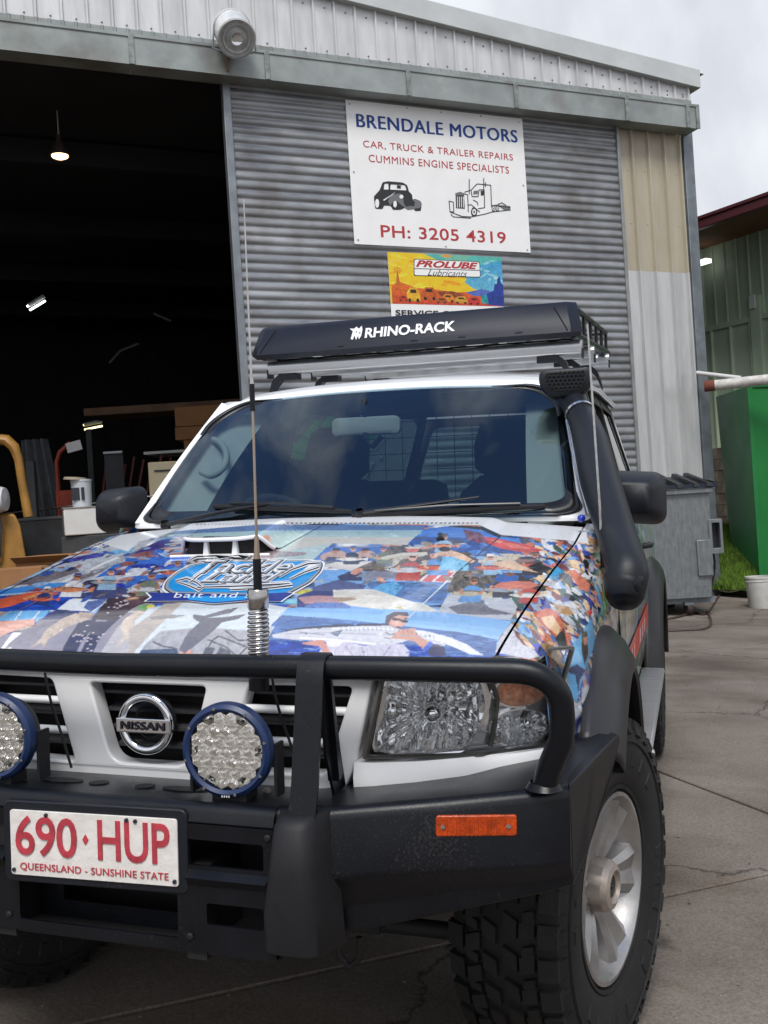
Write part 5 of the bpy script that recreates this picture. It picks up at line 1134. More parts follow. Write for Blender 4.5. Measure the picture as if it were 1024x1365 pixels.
# side steps
for s in (1, -1):
    mb = MB(); mb.bb(min(s*.86, s*.965), max(s*.86, s*.965), .74, 2.28, .535, .56); stp = mb.build('side_step', M['alu'], car4, None, .008)
    mb = MB(); mb.bb(min(s*.7, s*1.0), max(s*.7, s*.95), .80, .86, .49, .535); mb.bb(min(s*.7, s*1.0), max(s*.7, s*.95), 2.1, 2.16, .49, .535); mb.build('step_bracket', M['barmatt'], stp)
    mb = MB(); mb.bb(min(s*.88, s*.975), max(s*.88, s*.975), .70, .74, .52, .57); mb.build('step_end', M['alu'], stp, None, .01)
# door mirrors
for s in (1, -1):
    mc = Vector((s*.935, .72, 1.362)); rings = []
    for t in np.linspace(0, 1, 9):
        k = math.sin(math.pi*(.10+.40*t))**.6 if t < 1 else 1; y = -.085+.12*t
        rp = rrect(-.098*k, .092*k, -.082*k, .086*k, .040*k, 6); rings.append([mc+Vector((s*a, y, b-(.006*a/.09)*(1))) for a, b in rp])
    mb = MB(); mb.loft(rings, True, True); mr = mb.build('door_mirror', M['plastic'], car4, 60)
    plate('mirror_glass', [rrect(-.085, .080, -.070, .074, .03)], .002, lambda u, v, w: tuple(mc+Vector((s*u, .036+w, v))), M['mirror'], mr)
    mb = MB(); mb.tube([mc+Vector((-s*.06, .0, -.05)), Vector((s*.84, .78, 1.30)), Vector((s*.82, .80, 1.30))], [.03, .028, .03], 10); mb.build('mirror_arm', M['plastic'], mr, 50)
# snorkel
SP = [((833, 808), .17, .030), ((833, 797), .18, .050), ((834, 775), .19, .058), ((835, 757), .21, .056), ((822, 712), .33, .054), ((800, 641), .54, .060), ((788, 591), .70, .056), ((776, 557), .82, .046), ((765, 535), .90, .046), ((757, 518), .95, .050)]
pts = [Vector(car(*p, 1, y)) for p, y, r in SP]; rr = [r for *_, r in SP]
def smooth_path(pts, rr, k=5):
    P_, R_ = [], []
    for i in range(len(pts)-1):
        p0, p1, p2, p3 = pts[max(i-1, 0)], pts[i], pts[i+1], pts[min(i+2, len(pts)-1)]
        for j in range(k):
            t = j/k; P_.append(.5*((2*p1)+(p2-p0)*t+(2*p0-5*p1+4*p2-p3)*t*t+(3*p1-p0-3*p2+p3)*t**3)); R_.append(rr[i]*(1-t)+rr[i+1]*t)
    return P_+[pts[-1]], R_+[rr[-1]]
a_, b_ = smooth_path(pts, rr); mb = MB(); mb.tube(a_, b_, 24); sn = mb.build('snorkel', M['plastic'], car4, 60)
hc = Vector(car(754, 512, 1, .93)); hr = Matrix.Rotation(R(6), 3, 'Z')
def hd(p): return hc+hr @ Vector(p)
rings = []
for t, kx, kz in ((-.075, .86, .80), (-.070, .97, .95), (-.05, 1, 1), (.03, 1, 1), (.06, .8, .8), (.075, .4, .5)):
    rings.append([hd((a*kx, t, b*kz)) for a, b in rpoly([(-.088, .045), (.088, .050), (.090, -.008), (.055, -.052), (-.045, -.052), (-.088, -.012)], .028)])
mb = MB(); mb.loft(rings, True, True); mb.build('snorkel_head', M['plastic'], sn, 50)
plate('snorkel_opening', [rpoly([(-.068, .030), (.070, .034), (.070, -.006), (.042, -.030), (-.034, -.030), (-.066, -.006)], .016)], .002, lambda u, v, w: tuple(hd((u, -.076-w, v))), M['black'], sn)
mb = MB()
for j in range(-2, 3):
    for i in range(-5, 6):
        cx = (i+.5*(j % 2))*.0145; cz = j*.0125+.002
        if abs(cx) < .062-max(0, -cz)*.9 and -.028 < cz < .032:
            o_ = ell(cx, cz, .0085, .0085, 6, .52); i_ = ell(cx, cz, .0065, .0065, 6, .52)
            v = [hd((a, -.081, b)) for a, b in o_]+[hd((a, -.081, b)) for a, b in i_]; mb.add(v, [(k, (k+1) % 6, 6+(k+1) % 6, 6+k) for k in range(6)])
mb.build('snorkel_mesh', M['plastic'], sn, solid=.003)
mb = MB(); i = 36; cpt = pts[7].lerp(pts[8], .2); dd = (pts[8]-pts[7]).normalized()
mb.lathe([(.047, -.005), (.051, -.005), (.051, .006), (.047, .006)], cpt, dd, 28, True); mb.build('hose_clamp', M['clamp'], sn, 40)
mb = MB(); q = Vector(car(850, 778, 1, .16)); mb.lathe([(.024, 0), (.024, .010), (.018, .014), (.006, .014), (.006, .008), (0, .008)], q, (.85, -.5, 0), 20); mb.build('snorkel_cap', M['plastic'], sn, 40)
mb = MB(); mb.tube([Vector(car(*p, 1, y)) for p, y in (((755, 560), .78), ((762, 600), .66), ((772, 650), .55), ((782, 686), .45))], .0032, 6); mb.build('snorkel_bracket', M['clamp'], sn)
mb = MB(); mb.lathe([(.0, -.012), (.009, -.008), (.012, 0), (.009, .008), (0, .012)], Vector(car(775, 691, 1, .42)), (0, 0, 1), 14); mb.build('blue_cap', mat('blue_plastic', srgb(20, 50, 170), .3, coat=.4), car4, 50)
# wipers
def wiper(pv, arm, b0_, b1_, name='wiper'):
    mb = MB(); p = scr_px(*pv, .012); a = [scr_px(*q_, .022) for q_ in arm]
    mb.lathe([(.016, -.02), (.018, .0), (.012, .014)], p, (0, -.5, 1), 16); mb.tube([p]+a, [.012]+[.009]*(len(a)-1)+[.006], 8, True, .7); w_ = mb.build(name, M['trim'], car4, 50)
    mb = MB(); n = 8; pts_ = [scr_px(b0_[0]+(b1_[0]-b0_[0])*k/n, b0_[1]+(b1_[1]-b0_[1])*k/n, .008) for k in range(n+1)]; mb.tube(pts_, [.004]+[.0055]*(n-1)+[.003], 6, True, 1.8)
    m_ = n//2; mb.tube([pts_[1]+Vector((0, -.01, .012)), pts_[m_]+Vector((0, -.014, .018)), pts_[n-1]+Vector((0, -.01, .012))], .004, 6); mb.build('wiper_blade', M['trim'], w_, 50)
wiper((481, 688), [(560, 680), (640, 669)], (470, 690), (727, 677)); wiper((222, 703), [(300, 688), (370, 676)], (286, 677), (470, 684))
# roof rack
def rk(x, y, z): return Vector((x, y, 1.967+(y-1.42)*.095+z))
fl = [(-.690, 0), (-.672, .150), (.672, .160), (.700, .008)]
rings = []
for y, z, k in ((1.50, .040, .985), (1.425, .036, .99), (1.395, .050, 1.0), (1.402, .064, 1.0), (1.445, .155, .972), (1.462, .168, .965), (1.50, .168, .965)):
    w = .70*k; rings.append([rk(-w+.018, y+.06, z), rk(-w, y+.030, z), rk(-w+.035, y, z), rk(0, y-.006, z), rk(w-.035, y, z), rk(w, y+.03, z), rk(w-.018, y+.06, z)])
mb = MB(); mb.loft(rings, False); rack = mb.build('roof_rack', M['fairing'], car4, 28, solid=.006)
def fair(u, v, w):     # v 0..1 up the fairing
    return rk(u, 1.401+.044*v-.006*(1-abs(u)/.66)-.004-w, .062+.094*v)
fit_text('rack_lettering', 'RHINO-RACK', M['letter'], rack, lambda u, v, w: tuple(fair(u+.012, v/.098+.50, w+.006)), .385, .045, .0006, .03, .0, 1.0)
hd_ = [[(-.335, .30), (-.330, .62), (-.345, .74), (-.325, .72), (-.318, .80), (-.305, .70), (-.295, .82), (-.290, .66), (-.292, .40), (-.300, .26), (-.305, .42), (-.312, .24), (-.320, .44), (-.326, .26)], [(-.320, .56), (-.314, .62), (-.310, .55)], [(-.304, .50), (-.299, .60), (-.296, .50)]]
plate('rack_emblem', hd_, .001, lambda u, v, w: tuple(fair(u*1.05+.110, v*1.1-.05, w+.006)), M['letter'], rack)
for x in (-.30, .02, .22, .45):
    plate('fairing_slot', [rrect(x, x+.03, .02, .05, .002)], .001, lambda u, v, w: tuple(fair(u, v, w+.008)), M['int'], rack)
for s in (1, -1):     # panel joint lines on the fairing
    mb = MB(); mb.tube([fair(s*.655, -.05, .006), fair(s*.600, 1.0, .006)], .002, 5); mb.build('fairing_joint', M['black'], rack)
bx_ = .665
for s in (1, -1):
    mb = MB(); mb.tube([rk(s*bx_, 1.50, .155), rk(s*bx_, 3.10, .15)], .013, 8); mb.build('side_rail', M['bar'], rack, 40)
    mb = MB(); mb.tube([rk(s*bx_, 1.46, .045), rk(s*bx_, 3.14, .04)], .022, 8, True, .8); mb.build('side_rail', M['bar'], rack, 40)
    for k in range(6):
        y = 1.62+k*.296; mb = MB(); mb.tube([rk(s*bx_, y, .045), rk(s*bx_, y, .15)], .009, 6, True, 1.6); mb.build('rail_post', M['bar'], rack, 40)
mb = MB(); mb.tube([rk(-bx_, 3.10, .15), rk(bx_, 3.10, .15)], .013, 8); mb.build('end_rail', M['bar'], rack, 40)
for k in range(9):
    x = -.58+k*.145; mb = MB(); mb.bb(x-.02, x+.02, 1.47, 3.12, 0, .01)
    mb.v = [tuple(rk(a, b, c+.04)) for a, b, c in mb.v]; mb.build('floor_bar', M['bar'], rack)
for k in range(5):
    y = 1.6+k*.36; mb = MB(); mb.bb(-.66, .66, y-.015, y+.015, .022, .036); mb.v = [tuple(rk(a, b, c)) for a, b, c in mb.v]; mb.build('floor_bar', M['bar'], rack)
for yb in (1.50, 2.02, 2.85):
    mb = MB(); rp = rpoly([(-.028, -.034), (-.032, .006), (-.020, .022), (.020, .022), (.032, .006), (.028, -.034)], .008)
    mb.loft([[rk(x, yb+a, b) for a, b in rp] for x in (-.655, .70)], True, True); cb = mb.build('cross_bar', M['alu'], rack, 35)
    for s in (1, -1):
        mb = MB(); mb.loft([[rk(s*x, yb+a, b) for a, b in ((-.028, z+t), (.028, z+t), (.028, z), (-.028, z))] for x, z, t in ((.52, -.062, .026), (.60, -.062, .030), (.635, -.10, .04), (.655, -.15, .03), (.662, -.17, .02))], True, True); mb.build('bar_leg', M['plastic'], cb, 40)
        mb = MB(); mb.bb(s*.655-.004 if s < 0 else .698, s*.651 if s < 0 else .703, yb-.03, yb+.03, 0, .04); mb.v = [tuple(rk(a, b, c-.052)) for a, b, c in mb.v]; mb.build('bar_cap', M['trim'], cb)
# cabin: dashboard, wheel, seats, barrier, mirror, handles, linings
mb = MB(); mb.loft([[(x, .52, 1.24), (x, .60, 1.272), (x, .78, 1.268), (x, .92, 1.22), (x, .95, 1.10), (x, .95, .9), (x, .52, .9)] for x in (-.74, -.4, 0, .4, .74)], True, True); mb.build('dashboard', M['dash'], car4, 35)
N = 40; rings = []; sw = Vector((-.385, .93, 1.235)); rt = Matrix.Rotation(R(-62), 3, 'X')
for k in range(N+1):
    a = 2*math.pi*k/N; d_ = Vector((math.cos(a), math.sin(a), 0)); rings.append([sw+rt @ (d_*(.185+.014*math.cos(b))+Vector((0, 0, .014*math.sin(b)))) for b in [2*math.pi*j/8 for j in range(8)]])
mb = MB(); mb.loft(rings); stw = mb.build('steering_wheel', M['int'], car4, 60)
mb = MB(); mb.lathe([(.06, 0), (.05, .03), (0, .035)], sw, rt @ Vector((0, 0, 1)), 20)
for a in (0, 180, 270): mb.tube([sw, sw+rt @ Vector((.18*math.cos(R(a)), .18*math.sin(R(a)), 0))], .014, 6)
mb.build('wheel_spokes', M['int'], stw, 50)
for s in (1, -1):
    mb = MB(); mb.loft([[(s*.38+a, y+b, z) for a, b in rrect(-w, w, -.07, .07, .05)] for z, w, y in ((.75, .24, 1.42), (1.0, .26, 1.47), (1.25, .24, 1.53), (1.40, .20, 1.57), (1.47, .12, 1.59))], True, True); st_ = mb.build('front_seat', M['seat'], car4, 60)
    mb = MB(); mb.loft([[(s*.38+a, y+b, z) for a, b in rrect(-w, w, -.05, .05, .04)] for z, w, y in ((1.47, .10, 1.57), (1.50, .14, 1.57), (1.60, .145, 1.58), (1.68, .12, 1.59), (1.70, .08, 1.59))], True, True); mb.build('headrest', M['seat'], st_, 60)
    mb = MB(); mb.bb(s*.38-.25, s*.38+.25, 1.0, 1.5, .72, .86); mb.build('seat_base', M['seat'], st_, None, .04)
    mb = MB(); mb.loft([[(s*.38+a, y+b, z) for a, b in rrect(-w, w, -.07, .07, .05)] for z, w, y in ((.75, .30, 2.35), (1.25, .30, 2.45), (1.45, .26, 2.5), (1.48, .2, 2.5))], True, True); mb.build('rear_seat', M['seat'], car4, 60)
    # pale lining along the pillar and header
    mb = MB(); mb.loft([[scr((.005 if s < 0 else .995), v)+Vector((0, .03, -.02)), scr((.11 if s < 0 else .89), v)+Vector((0, .10, -.05)), scr((.03 if s < 0 else .97), v)+Vector((-s*.0, .12, -.06))] for v in np.linspace(.02, .98, 8)], True, True); mb.build('pillar_lining', M['lining'], car4, 50)
    if s > 0: continue
    q = [(256, 600), (262, 585), (276, 577), (290, 582), (298, 597), (293, 615), (278, 625), (264, 620)] if s < 0 else [(712, 600), (706, 590), (700, 596), (699, 612), (706, 624), (716, 620)]
    mb = MB(); hp_ = [scr_px(a, b, -.035) for a, b in q]; P_, R_ = smooth_path(hp_, [.013]*len(hp_), 4); mb.tube(P_, R_, 8); mb.build('grab_handle', M['lining'], car4, 60)
mb = MB(); mb.grid(lambda u, v: Vector(((u*2-1)*(.60+.0*v), 1.14+2.7*v, float(roofz(np.array((u*2-1)*.55), np.array(1.14+2.7*v)))-.03)), 10, 20); mb.build('headlining', M['int'], car4, 60)
mb = MB(); c = Vector(car(488, 568, 1, .98)); mb.loft([[c+Vector((a*k, y, b*k)) for a, b in rrect(-.132, .132, -.034, .034, .022)] for y, k in ((-.012, .85), (-.006, 1), (.012, 1), (.016, .93))], True, True); rv = mb.build('rear_view_mirror', M['lining'], car4, 50)
mb = MB(); mb.tube([c+Vector((0, 0, .03)), c+Vector((0, -.02, .07)), c+Vector((.0, -.01, .10))], .008, 8); mb.lathe([(.012, 0), (.012, .02)], c+Vector((0, -.005, -.045)), (0, 0, 1), 10); mb.build('mirror_stalk', M['int'], rv, 50)
mb = MB()       # cargo barrier behind the rear seat
for x in np.linspace(-.58, .58, 13): mb.tube([(x, 2.62, 1.25), (x, 2.62, 1.82)], .0022, 5)
for z in np.linspace(1.28, 1.80, 7): mb.tube([(-.60, 2.62, z), (.60, 2.62, z)], .0022, 5)
mb.tube([(-.62, 2.62, 1.83), (.62, 2.62, 1.83)], .014, 8); mb.build('cargo_barrier', M['int'], car4)
mb = MB(); mb.tube([(-.72, 1.60, 1.32), (-.60, 1.62, 1.82)], .04, 8); mb.tube([(.72, 1.60, 1.32), (.60, 1.62, 1.82)], .04, 8); mb.tube([(-.72, 2.5, 1.32), (-.62, 2.5, 1.86)], .04, 8); mb.tube([(.72, 2.5, 1.32), (.62, 2.5, 1.86)], .04, 8); mb.build('inner_pillar', M['int'], car4, 50)
sg = plate('windscreen_label', [rrect(0, .12, 0, .01, .002)], .001, lambda u, v, w: tuple(scr_px(708, 575, -.01)+Vector((u*.01, 0, v))), M['lining'], wsc)

# ------------------------------------------------------------ the yard: earth, concrete slabs cast parallel to the workshop
M['concrete'] = None
def concrete():
    mt = bpy.data.materials.new('worn_yard_concrete'); mt.use_nodes = True; t = mt.node_tree; b = t.nodes['Principled BSDF']; b.inputs['Roughness'].default_value = .88
    g = t.nodes.new('ShaderNodeNewGeometry')
    def noise(sc, det, ro=.6, st=(1, 1, 1)):
        mpn = t.nodes.new('ShaderNodeMapping'); mpn.inputs['Scale'].default_value = st; t.links.new(g.outputs['Position'], mpn.inputs[0])
        n = t.nodes.new('ShaderNodeTexNoise'); n.inputs['Scale'].default_value = sc; n.inputs['Detail'].default_value = det; n.inputs['Roughness'].default_value = ro; t.links.new(mpn.outputs[0], n.inputs['Vector']); return n
    def ramp(src, stops):
        c = t.nodes.new('ShaderNodeValToRGB')
        while len(c.color_ramp.elements) < len(stops): c.color_ramp.elements.new(.5)
        for e_, (p, col) in zip(c.color_ramp.elements, stops): e_.position = p; e_.color = (*col, 1)
        t.links.new(src, c.inputs[0]); return c
    def mixc(a, b_, f, mode='MIX'):
        mx = t.nodes.new('ShaderNodeMix'); mx.data_type = 'RGBA'; mx.blend_type = mode
        if isinstance(f, float): mx.inputs[0].default_value = f
        else: t.links.new(f, mx.inputs[0])
        for s_, v in ((6, a), (7, b_)):
            if isinstance(v, tuple): mx.inputs[s_].default_value = (*v, 1)
            else: t.links.new(v, mx.inputs[s_])
        return mx.outputs[2]
    base = ramp(noise(1.3, 9).outputs['Fac'], [(.30, (.130, .105, .084)), (.5, (.182, .152, .125)), (.72, (.238, .204, .172))])
    fine = ramp(noise(90, 4, .7).outputs['Fac'], [(.35, (.72, .72, .72)), (.65, (1.2, 1.2, 1.2))])
    c1 = mixc(base.outputs[0], fine.outputs[0], 1.0, 'MULTIPLY')
    vo = t.nodes.new('ShaderNodeTexVoronoi'); vo.inputs['Scale'].default_value = 75; t.links.new(g.outputs['Position'], vo.inputs['Vector'])
    agg = ramp(vo.outputs['Distance'], [(.0, (1, 1, 1)), (.11, (1, 1, 1)), (.17, (0, 0, 0))]); gate = ramp(noise(22, 2).outputs['Fac'], [(.50, (0, 0, 0)), (.62, (.8, .8, .8))])
    am = mixc(agg.outputs[0], gate.outputs[0], 1.0, 'MULTIPLY'); c2 = mixc(c1, (.42, .38, .34), am)
    vo2 = t.nodes.new('ShaderNodeTexVoronoi'); vo2.inputs['Scale'].default_value = 48; t.links.new(g.outputs['Position'], vo2.inputs['Vector'])
    pit = ramp(vo2.outputs['Distance'], [(.0, (1, 1, 1)), (.10, (1, 1, 1)), (.16, (0, 0, 0))]); gate2 = ramp(noise(15, 2).outputs['Fac'], [(.48, (0, 0, 0)), (.6, (.7, .7, .7))]); pm = mixc(pit.outputs[0], gate2.outputs[0], 1.0, 'MULTIPLY'); c2 = mixc(c2, (.035, .03, .028), pm)
    st = ramp(noise(.55, 5, .6, (1, 1.8, 1)).outputs['Fac'], [(.46, (1, 1, 1)), (.58, (.70, .66, .62)), (.75, (.42, .39, .37))]); c3 = mixc(c2, st.outputs[0], 1.0, 'MULTIPLY')
    vc = t.nodes.new('ShaderNodeTexVoronoi'); vc.feature = 'DISTANCE_TO_EDGE'; vc.inputs['Scale'].default_value = .42
    dn = noise(1.6, 6, .7); vm = t.nodes.new('ShaderNodeVectorMath'); vm.operation = 'MULTIPLY_ADD'; t.links.new(dn.outputs['Color'], vm.inputs[0]); vm.inputs[1].default_value = (.5, .5, .5); t.links.new(g.outputs['Position'], vm.inputs[2]); t.links.new(vm.outputs[0], vc.inputs['Vector'])
    ck = ramp(vc.outputs['Distance'], [(.0, (.25, .25, .25)), (.0022, (.35, .35, .35)), (.0045, (1, 1, 1))]); c3 = mixc(c3, ck.outputs[0], 1.0, 'MULTIPLY')
    oil = ramp(noise(2.3, 3, .5).outputs['Fac'], [(.66, (1, 1, 1)), (.72, (.5, .48, .46)), (.85, (.35, .34, .33))]); c3 = mixc(c3, oil.outputs[0], 1.0, 'MULTIPLY')
    t.links.new(c3, b.inputs['Base Color'])
    bp = t.nodes.new('ShaderNodeBump'); bp.inputs['Strength'].default_value = .6; bp.inputs['Distance'].default_value = .004; t.links.new(noise(60, 6, .7).outputs['Fac'], bp.inputs['Height']); t.links.new(bp.outputs[0], b.inputs['Normal'])
    return mt
M['concrete'] = concrete()
M['earth'] = mat('packed_earth', (.09, .075, .06), .95, var=.4, vscale=3, bump=.6, bscale=30)
ground = tag(mesh_obj('ground', [(-400, -60, -400*-math.tan(A)*0-.10), (400, -60, -.10), (400, 900, -.10), (-400, 900, -.10)], [(0, 1, 2, 3)], M['earth']), kind='structure')
ground.rotation_euler = (0, 0, 0); ground.location = (0, 0, -.55)
yard = tag(empty('yard', (0, 0, 0), (0, A, 0)), kind='structure')
yb = MB(); yb.bb(-16, 14, -9, 26, -.30, -.035); o = yb.build('sub_base', M['earth'], yard)
# slab grid in facade directions, in the yard's plane
def slab_corners(i, j):
    s0, s1 = 2.34+(i)*3.9, 2.34+(i+1)*3.9; n0, n1 = .12+j*2.08, .12+(j+1)*2.08
    return s0, s1, n0, n1
slabs = 0
for i in range(-5, 5):
    for j in range(-3, 9):
        s0, s1, n0, n1 = slab_corners(i, j); c_ = fdir[:2]*(s0+s1)/2+fn[:2]*(n0+n1)/2
        if not (-14 < c_[0] < 10 and -5 < c_[1] < 22): continue
        g_ = .008; dz = random.uniform(-.003, .003); mb = MB(); P4 = []
        for a, b in ((s0+g_, n0+g_), (s1-g_, n0+g_), (s1-g_, n1-g_), (s0+g_, n1-g_)): q = fdir[:2]*a+fn[:2]*b; P4.append((q[0], q[1]))
        # jitter the joint a little so that no edge is ruler straight
        ring = []
        for k in range(4):
            a = Vector(P4[k]); b = Vector(P4[(k+1) % 4])
            for m_ in range(6):
                t = m_/6; q = a.lerp(b, t); nrm = Vector((-(b-a).y, (b-a).x)).normalized(); ring.append(tuple(q+nrm*random.uniform(0, .004)*(0 if m_ == 0 else 1)))
        top = [(x, y, dz) for x, y in ring]; bot = [(x, y, -.05) for x, y in ring]; n = len(ring)
        top2 = [(x+(c_[0]-x)*.0035, y+(c_[1]-y)*.0035, dz) for x, y in ring]; top = [(x, y, dz-.005) for x, y in ring]
        mb.add(bot+top+top2, [(k, (k+1) % n, n+(k+1) % n, n+k) for k in range(n)]+[(n+k, n+(k+1) % n, 2*n+(k+1) % n, 2*n+k) for k in range(n)]+[tuple(range(2*n, 3*n))])
        mb.build('concrete_slab', M['concrete'], yard); slabs += 1
# small debris on the slabs
mb = MB()
for k in range(260):
    x, y = random.uniform(-1.0, 2.2), random.uniform(-1.2, 7); r = random.uniform(.002, .007)
    mb.lathe([(0, -r*.4), (r, 0), (r*.6, r*.5), (0, r*.7)], (x, y, r*.5+.004), (random.uniform(-.3, .3), random.uniform(-.3, .3), 1), 5)
o = mb.build('loose_grit', mat('grit', (.16, .14, .12), .9, var=.6, vscale=3)); tag(o, 'loose grit and small stones scattered over the concrete yard', 'grit', kind='stuff'); o.rotation_euler = (0, A, 0)

# ------------------------------------------------------------ the workshop
M['corr'] = mat('weathered_grey_zinc_door', (.22, .23, .25), .42, .45, var=.25, vscale=1.6, stretch=(.6, 1, 3), col2=(.36, .37, .385), bump=.1, bscale=90, rvar=.1, stain=.55)
M['gutter'] = mat('galvanised_gutter', (.30, .33, .32), .5, .3, var=.22, vscale=1.8, bump=.08, bscale=60, rvar=.12, stain=.5)
M['cladd'] = mat('dulled_zincalume_cladding', (.62, .62, .62), .42, .35, var=.20, vscale=1.4, stretch=(3, 1, .6), col2=(.72, .72, .72), bump=.05, bscale=40)
M['beige'] = mat('beige_painted_cladding', (.42, .375, .285), .45, .0, var=.12, vscale=1.5, stretch=(3, 1, .5))
M['zinc'] = mat('bare_zinc_cladding', (.58, .585, .58), .36, .45, var=.16, vscale=1.2, stretch=(4, 1, .5))
M['post'] = mat('galvanised_post', (.20, .225, .245), .45, .5, var=.25, vscale=5, bump=.05)
M['capping'] = mat('barge_capping', (.56, .58, .57), .4, .3, var=.1, vscale=2)
M['dark'] = mat('shaded_interior_sheet', (.012, .012, .014), .8, var=.4, vscale=1)  # near-black base colour stands in for the lack of light in the bay
bld = thing('workshop_building', 'steel workshop with corrugated grey sliding door, open dark bay, gutter and zinc parapet cladding', 'workshop', tuple(fn*FD), (0, 0, FY))
def bpart(mb, name, mt, smooth=None, bevel=0, par=None, **k): return mb.build(name, mt, par or bld, smooth, bevel, **k)
# corrugated sliding door (continuous rolled sheet in three lengths)
pitch = .1016
for (a, b, off) in ((2.09, 3.78, 0), (3.775, 5.48, .004), (5.475, 7.16, 0)):
    zs = np.arange(-.3, 6.30, pitch/8); ss = np.linspace(a, b, 9); S_g, Zg = np.meshgrid(ss, zs)
    N_ = -.024*(np.abs(np.sin(np.pi*Zg/pitch))**.8)-off+.004*np.sin(S_g*2.3+Zg*1.7)
    o = fast_grid('door_sheet', S_g, N_, Zg, M['corr'], bld, None)
mb = MB(); mb.bb(2.00, 2.085, -.05, .05, -.3, 6.34); bpart(mb, 'door_edge_channel', mat('door_channel', (.24, .26, .28), .4, .6, var=.2), None, .004)
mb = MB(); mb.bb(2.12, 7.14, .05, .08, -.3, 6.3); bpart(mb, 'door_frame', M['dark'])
mb = MB(); mb.bb(7.16, 7.205, -.045, .02, -.3, 6.3); bpart(mb, 'door_jamb', mat('jamb', (.30, .31, .31), .5, .5, var=.2), None, .003)
# pressed-rib wall cladding: beige over bare zinc
def ribbed(s0, s1, z0f, z1f, pitch_, rib, dep, n0=0.0, trap=.35, flip=False):
    """trapezoid ribs running vertically; z0f / z1f give the bottom and top height at s"""
    pts = []; s = s0
    while s < s1:
        e_ = min(s+pitch_, s1)
        pts += [(s, n0)]
        if e_-s > rib*1.6:
            m_ = e_-rib; pts += [(m_-.012, n0), (m_, n0-dep), (m_+rib*trap, n0-dep), (m_+rib*trap+.012, n0)]
        s = e_
    pts.append((s1, n0)); mb = MB(); v = []; f = []
    for a, b in pts: v += [(a, b, z0f(a)), (a, b, z1f(a))]
    for k in range(len(pts)-1): f.append((2*k, 2*k+2, 2*k+3, 2*k+1))
    mb.add(v, f); return mb
mb = ribbed(7.21, 8.25, lambda s: 4.27, lambda s: 6.30, .262, .06, .042, .03); bpart(mb, 'beige_cladding_sheet', M['beige'], None, solid=.002)
mb = ribbed(7.21, 8.25, lambda s: -.4, lambda s: 4.275, .262, .06, .042, .022); bpart(mb, 'zinc_cladding_sheet', M['zinc'], None, solid=.002)
mb = MB(); mb.bb(8.25, 8.41, -.02, .04, -.5, 6.3); mb.bb(8.38, 8.41, .04, .25, -.5, 6.3); bpart(mb, 'corner_post', M['post'], None, .006)
for z in (5.6, 4.9, 3.6, 2.3):
    for k in range(4):
        s = 7.35+k*.262; mb = MB(); mb.lathe([(.009, 0), (.009, .005), (.005, .008), (0, .009)], (s, .03, z), (0, -1, 0), 8); bpart(mb, 'cladding_screw', M['beige'] if z > 4.2 else M['post'])
# gutter in lengths, with joint collars
GO = -.24
def gz_(px, py): return fac(px, py, GO)[1]
gb, gt = gz_(500, 122.5), gz_(500, 86)
joints = [-7.0]+[fac(p, y, GO)[0] for p, y in ((176, 62), (357, 88), (545, 108), (688, 124), (836, 140))]+[fac(917, 150, GO)[0], fac(930, 152, GO)[0]]
for a, b in zip(joints[:-1], joints[1:]):
    mb = MB(); prof = [(0, gt-.02), (GO+.02, gt-.0), (GO, gt), (GO-.006, gt-.03), (GO, gt-.06), (GO, gb), (0, gb), (0, gb+.01), (GO+.008, gb+.01), (GO+.008, gt-.01)]
    prof = [(0, gb), (GO, gb), (GO, gt-.04), (GO-.012, gt-.03), (GO-.012, gt), (GO+.01, gt), (GO+.01, gb+.012), (0, gb+.012)]
    mb.loft([[(s, n, z+.0) for n, z in prof] for s in (a+.002, b-.002)], True, True); g_ = bpart(mb, 'gutter_length', M['gutter'])
    mb = MB(); mb.bb(b-.035, b+.02, GO-.018, GO-.002, gb-.003, gt); bpart(mb, 'gutter_collar', mat('gutter_lap', (.24, .26, .25), .5, .4, var=.4, vscale=12), None, .003, par=g_)
mb = MB(); mb.bb(-7, joints[-2], -.005, .0, gb, gt+.1); bpart(mb, 'gutter_back', M['gutter'])
# flashing strip with scalloped infill above the gutter
ft = fac(600, 97-0, -.06)[1]
mb = ribbed(-7, 8.40, lambda s: gt-.04, lambda s: gt+.145, .13, .05, .012, -.05); bpart(mb, 'eave_flashing', M['gutter'], None, solid=.002)
# parapet cladding and capping (slopes down to the right)
def caplow(s): 
    return np.interp(s, [-7, 8.65], [fac(932, 118, -.09)[1]+(8.65+7)*.083, fac(932, 118, -.09)[1]])
_a = fac(620, 26+14, -.09); _b = fac(915, 113, -.09); slope = (_b[1]-_a[1])/(_b[0]-_a[0])
def cl(s): return _b[1]+(s-_b[0])*slope
sheets = [-7, -3.2, -.1, 2.9, 5.9, 8.42]
for a, b in zip(sheets[:-1], sheets[1:]):
    mb = ribbed(a, b, lambda s: gt+.08, lambda s: cl(s)+.06, .255, .055, .028, -.012); sh_ = bpart(mb, 'parapet_sheet', M['cladd'], None, solid=.002)
    k = a+.10
    while k < b-.1:
        for dz in (.10, .0):
            mb = MB(); z = gt+.20 if dz else cl(k)-.10; mb.lathe([(.011, 0), (.010, .006), (0, .009)], (k, -.014, z), (0, -1, 0), 6); bpart(mb, 'sheet_screw', M['post'], par=sh_)
        k += .255
mb = MB(); prof = [(.3, .0), (-.10, .0), (-.105, .24), (-.09, .25), (.3, .26)]
mb.loft([[(s, n, cl(s)+z-.0) for n, z in prof] for s in (-7, 8.53)], True, True); bpart(mb, 'barge_capping', M['capping'], None, .006)
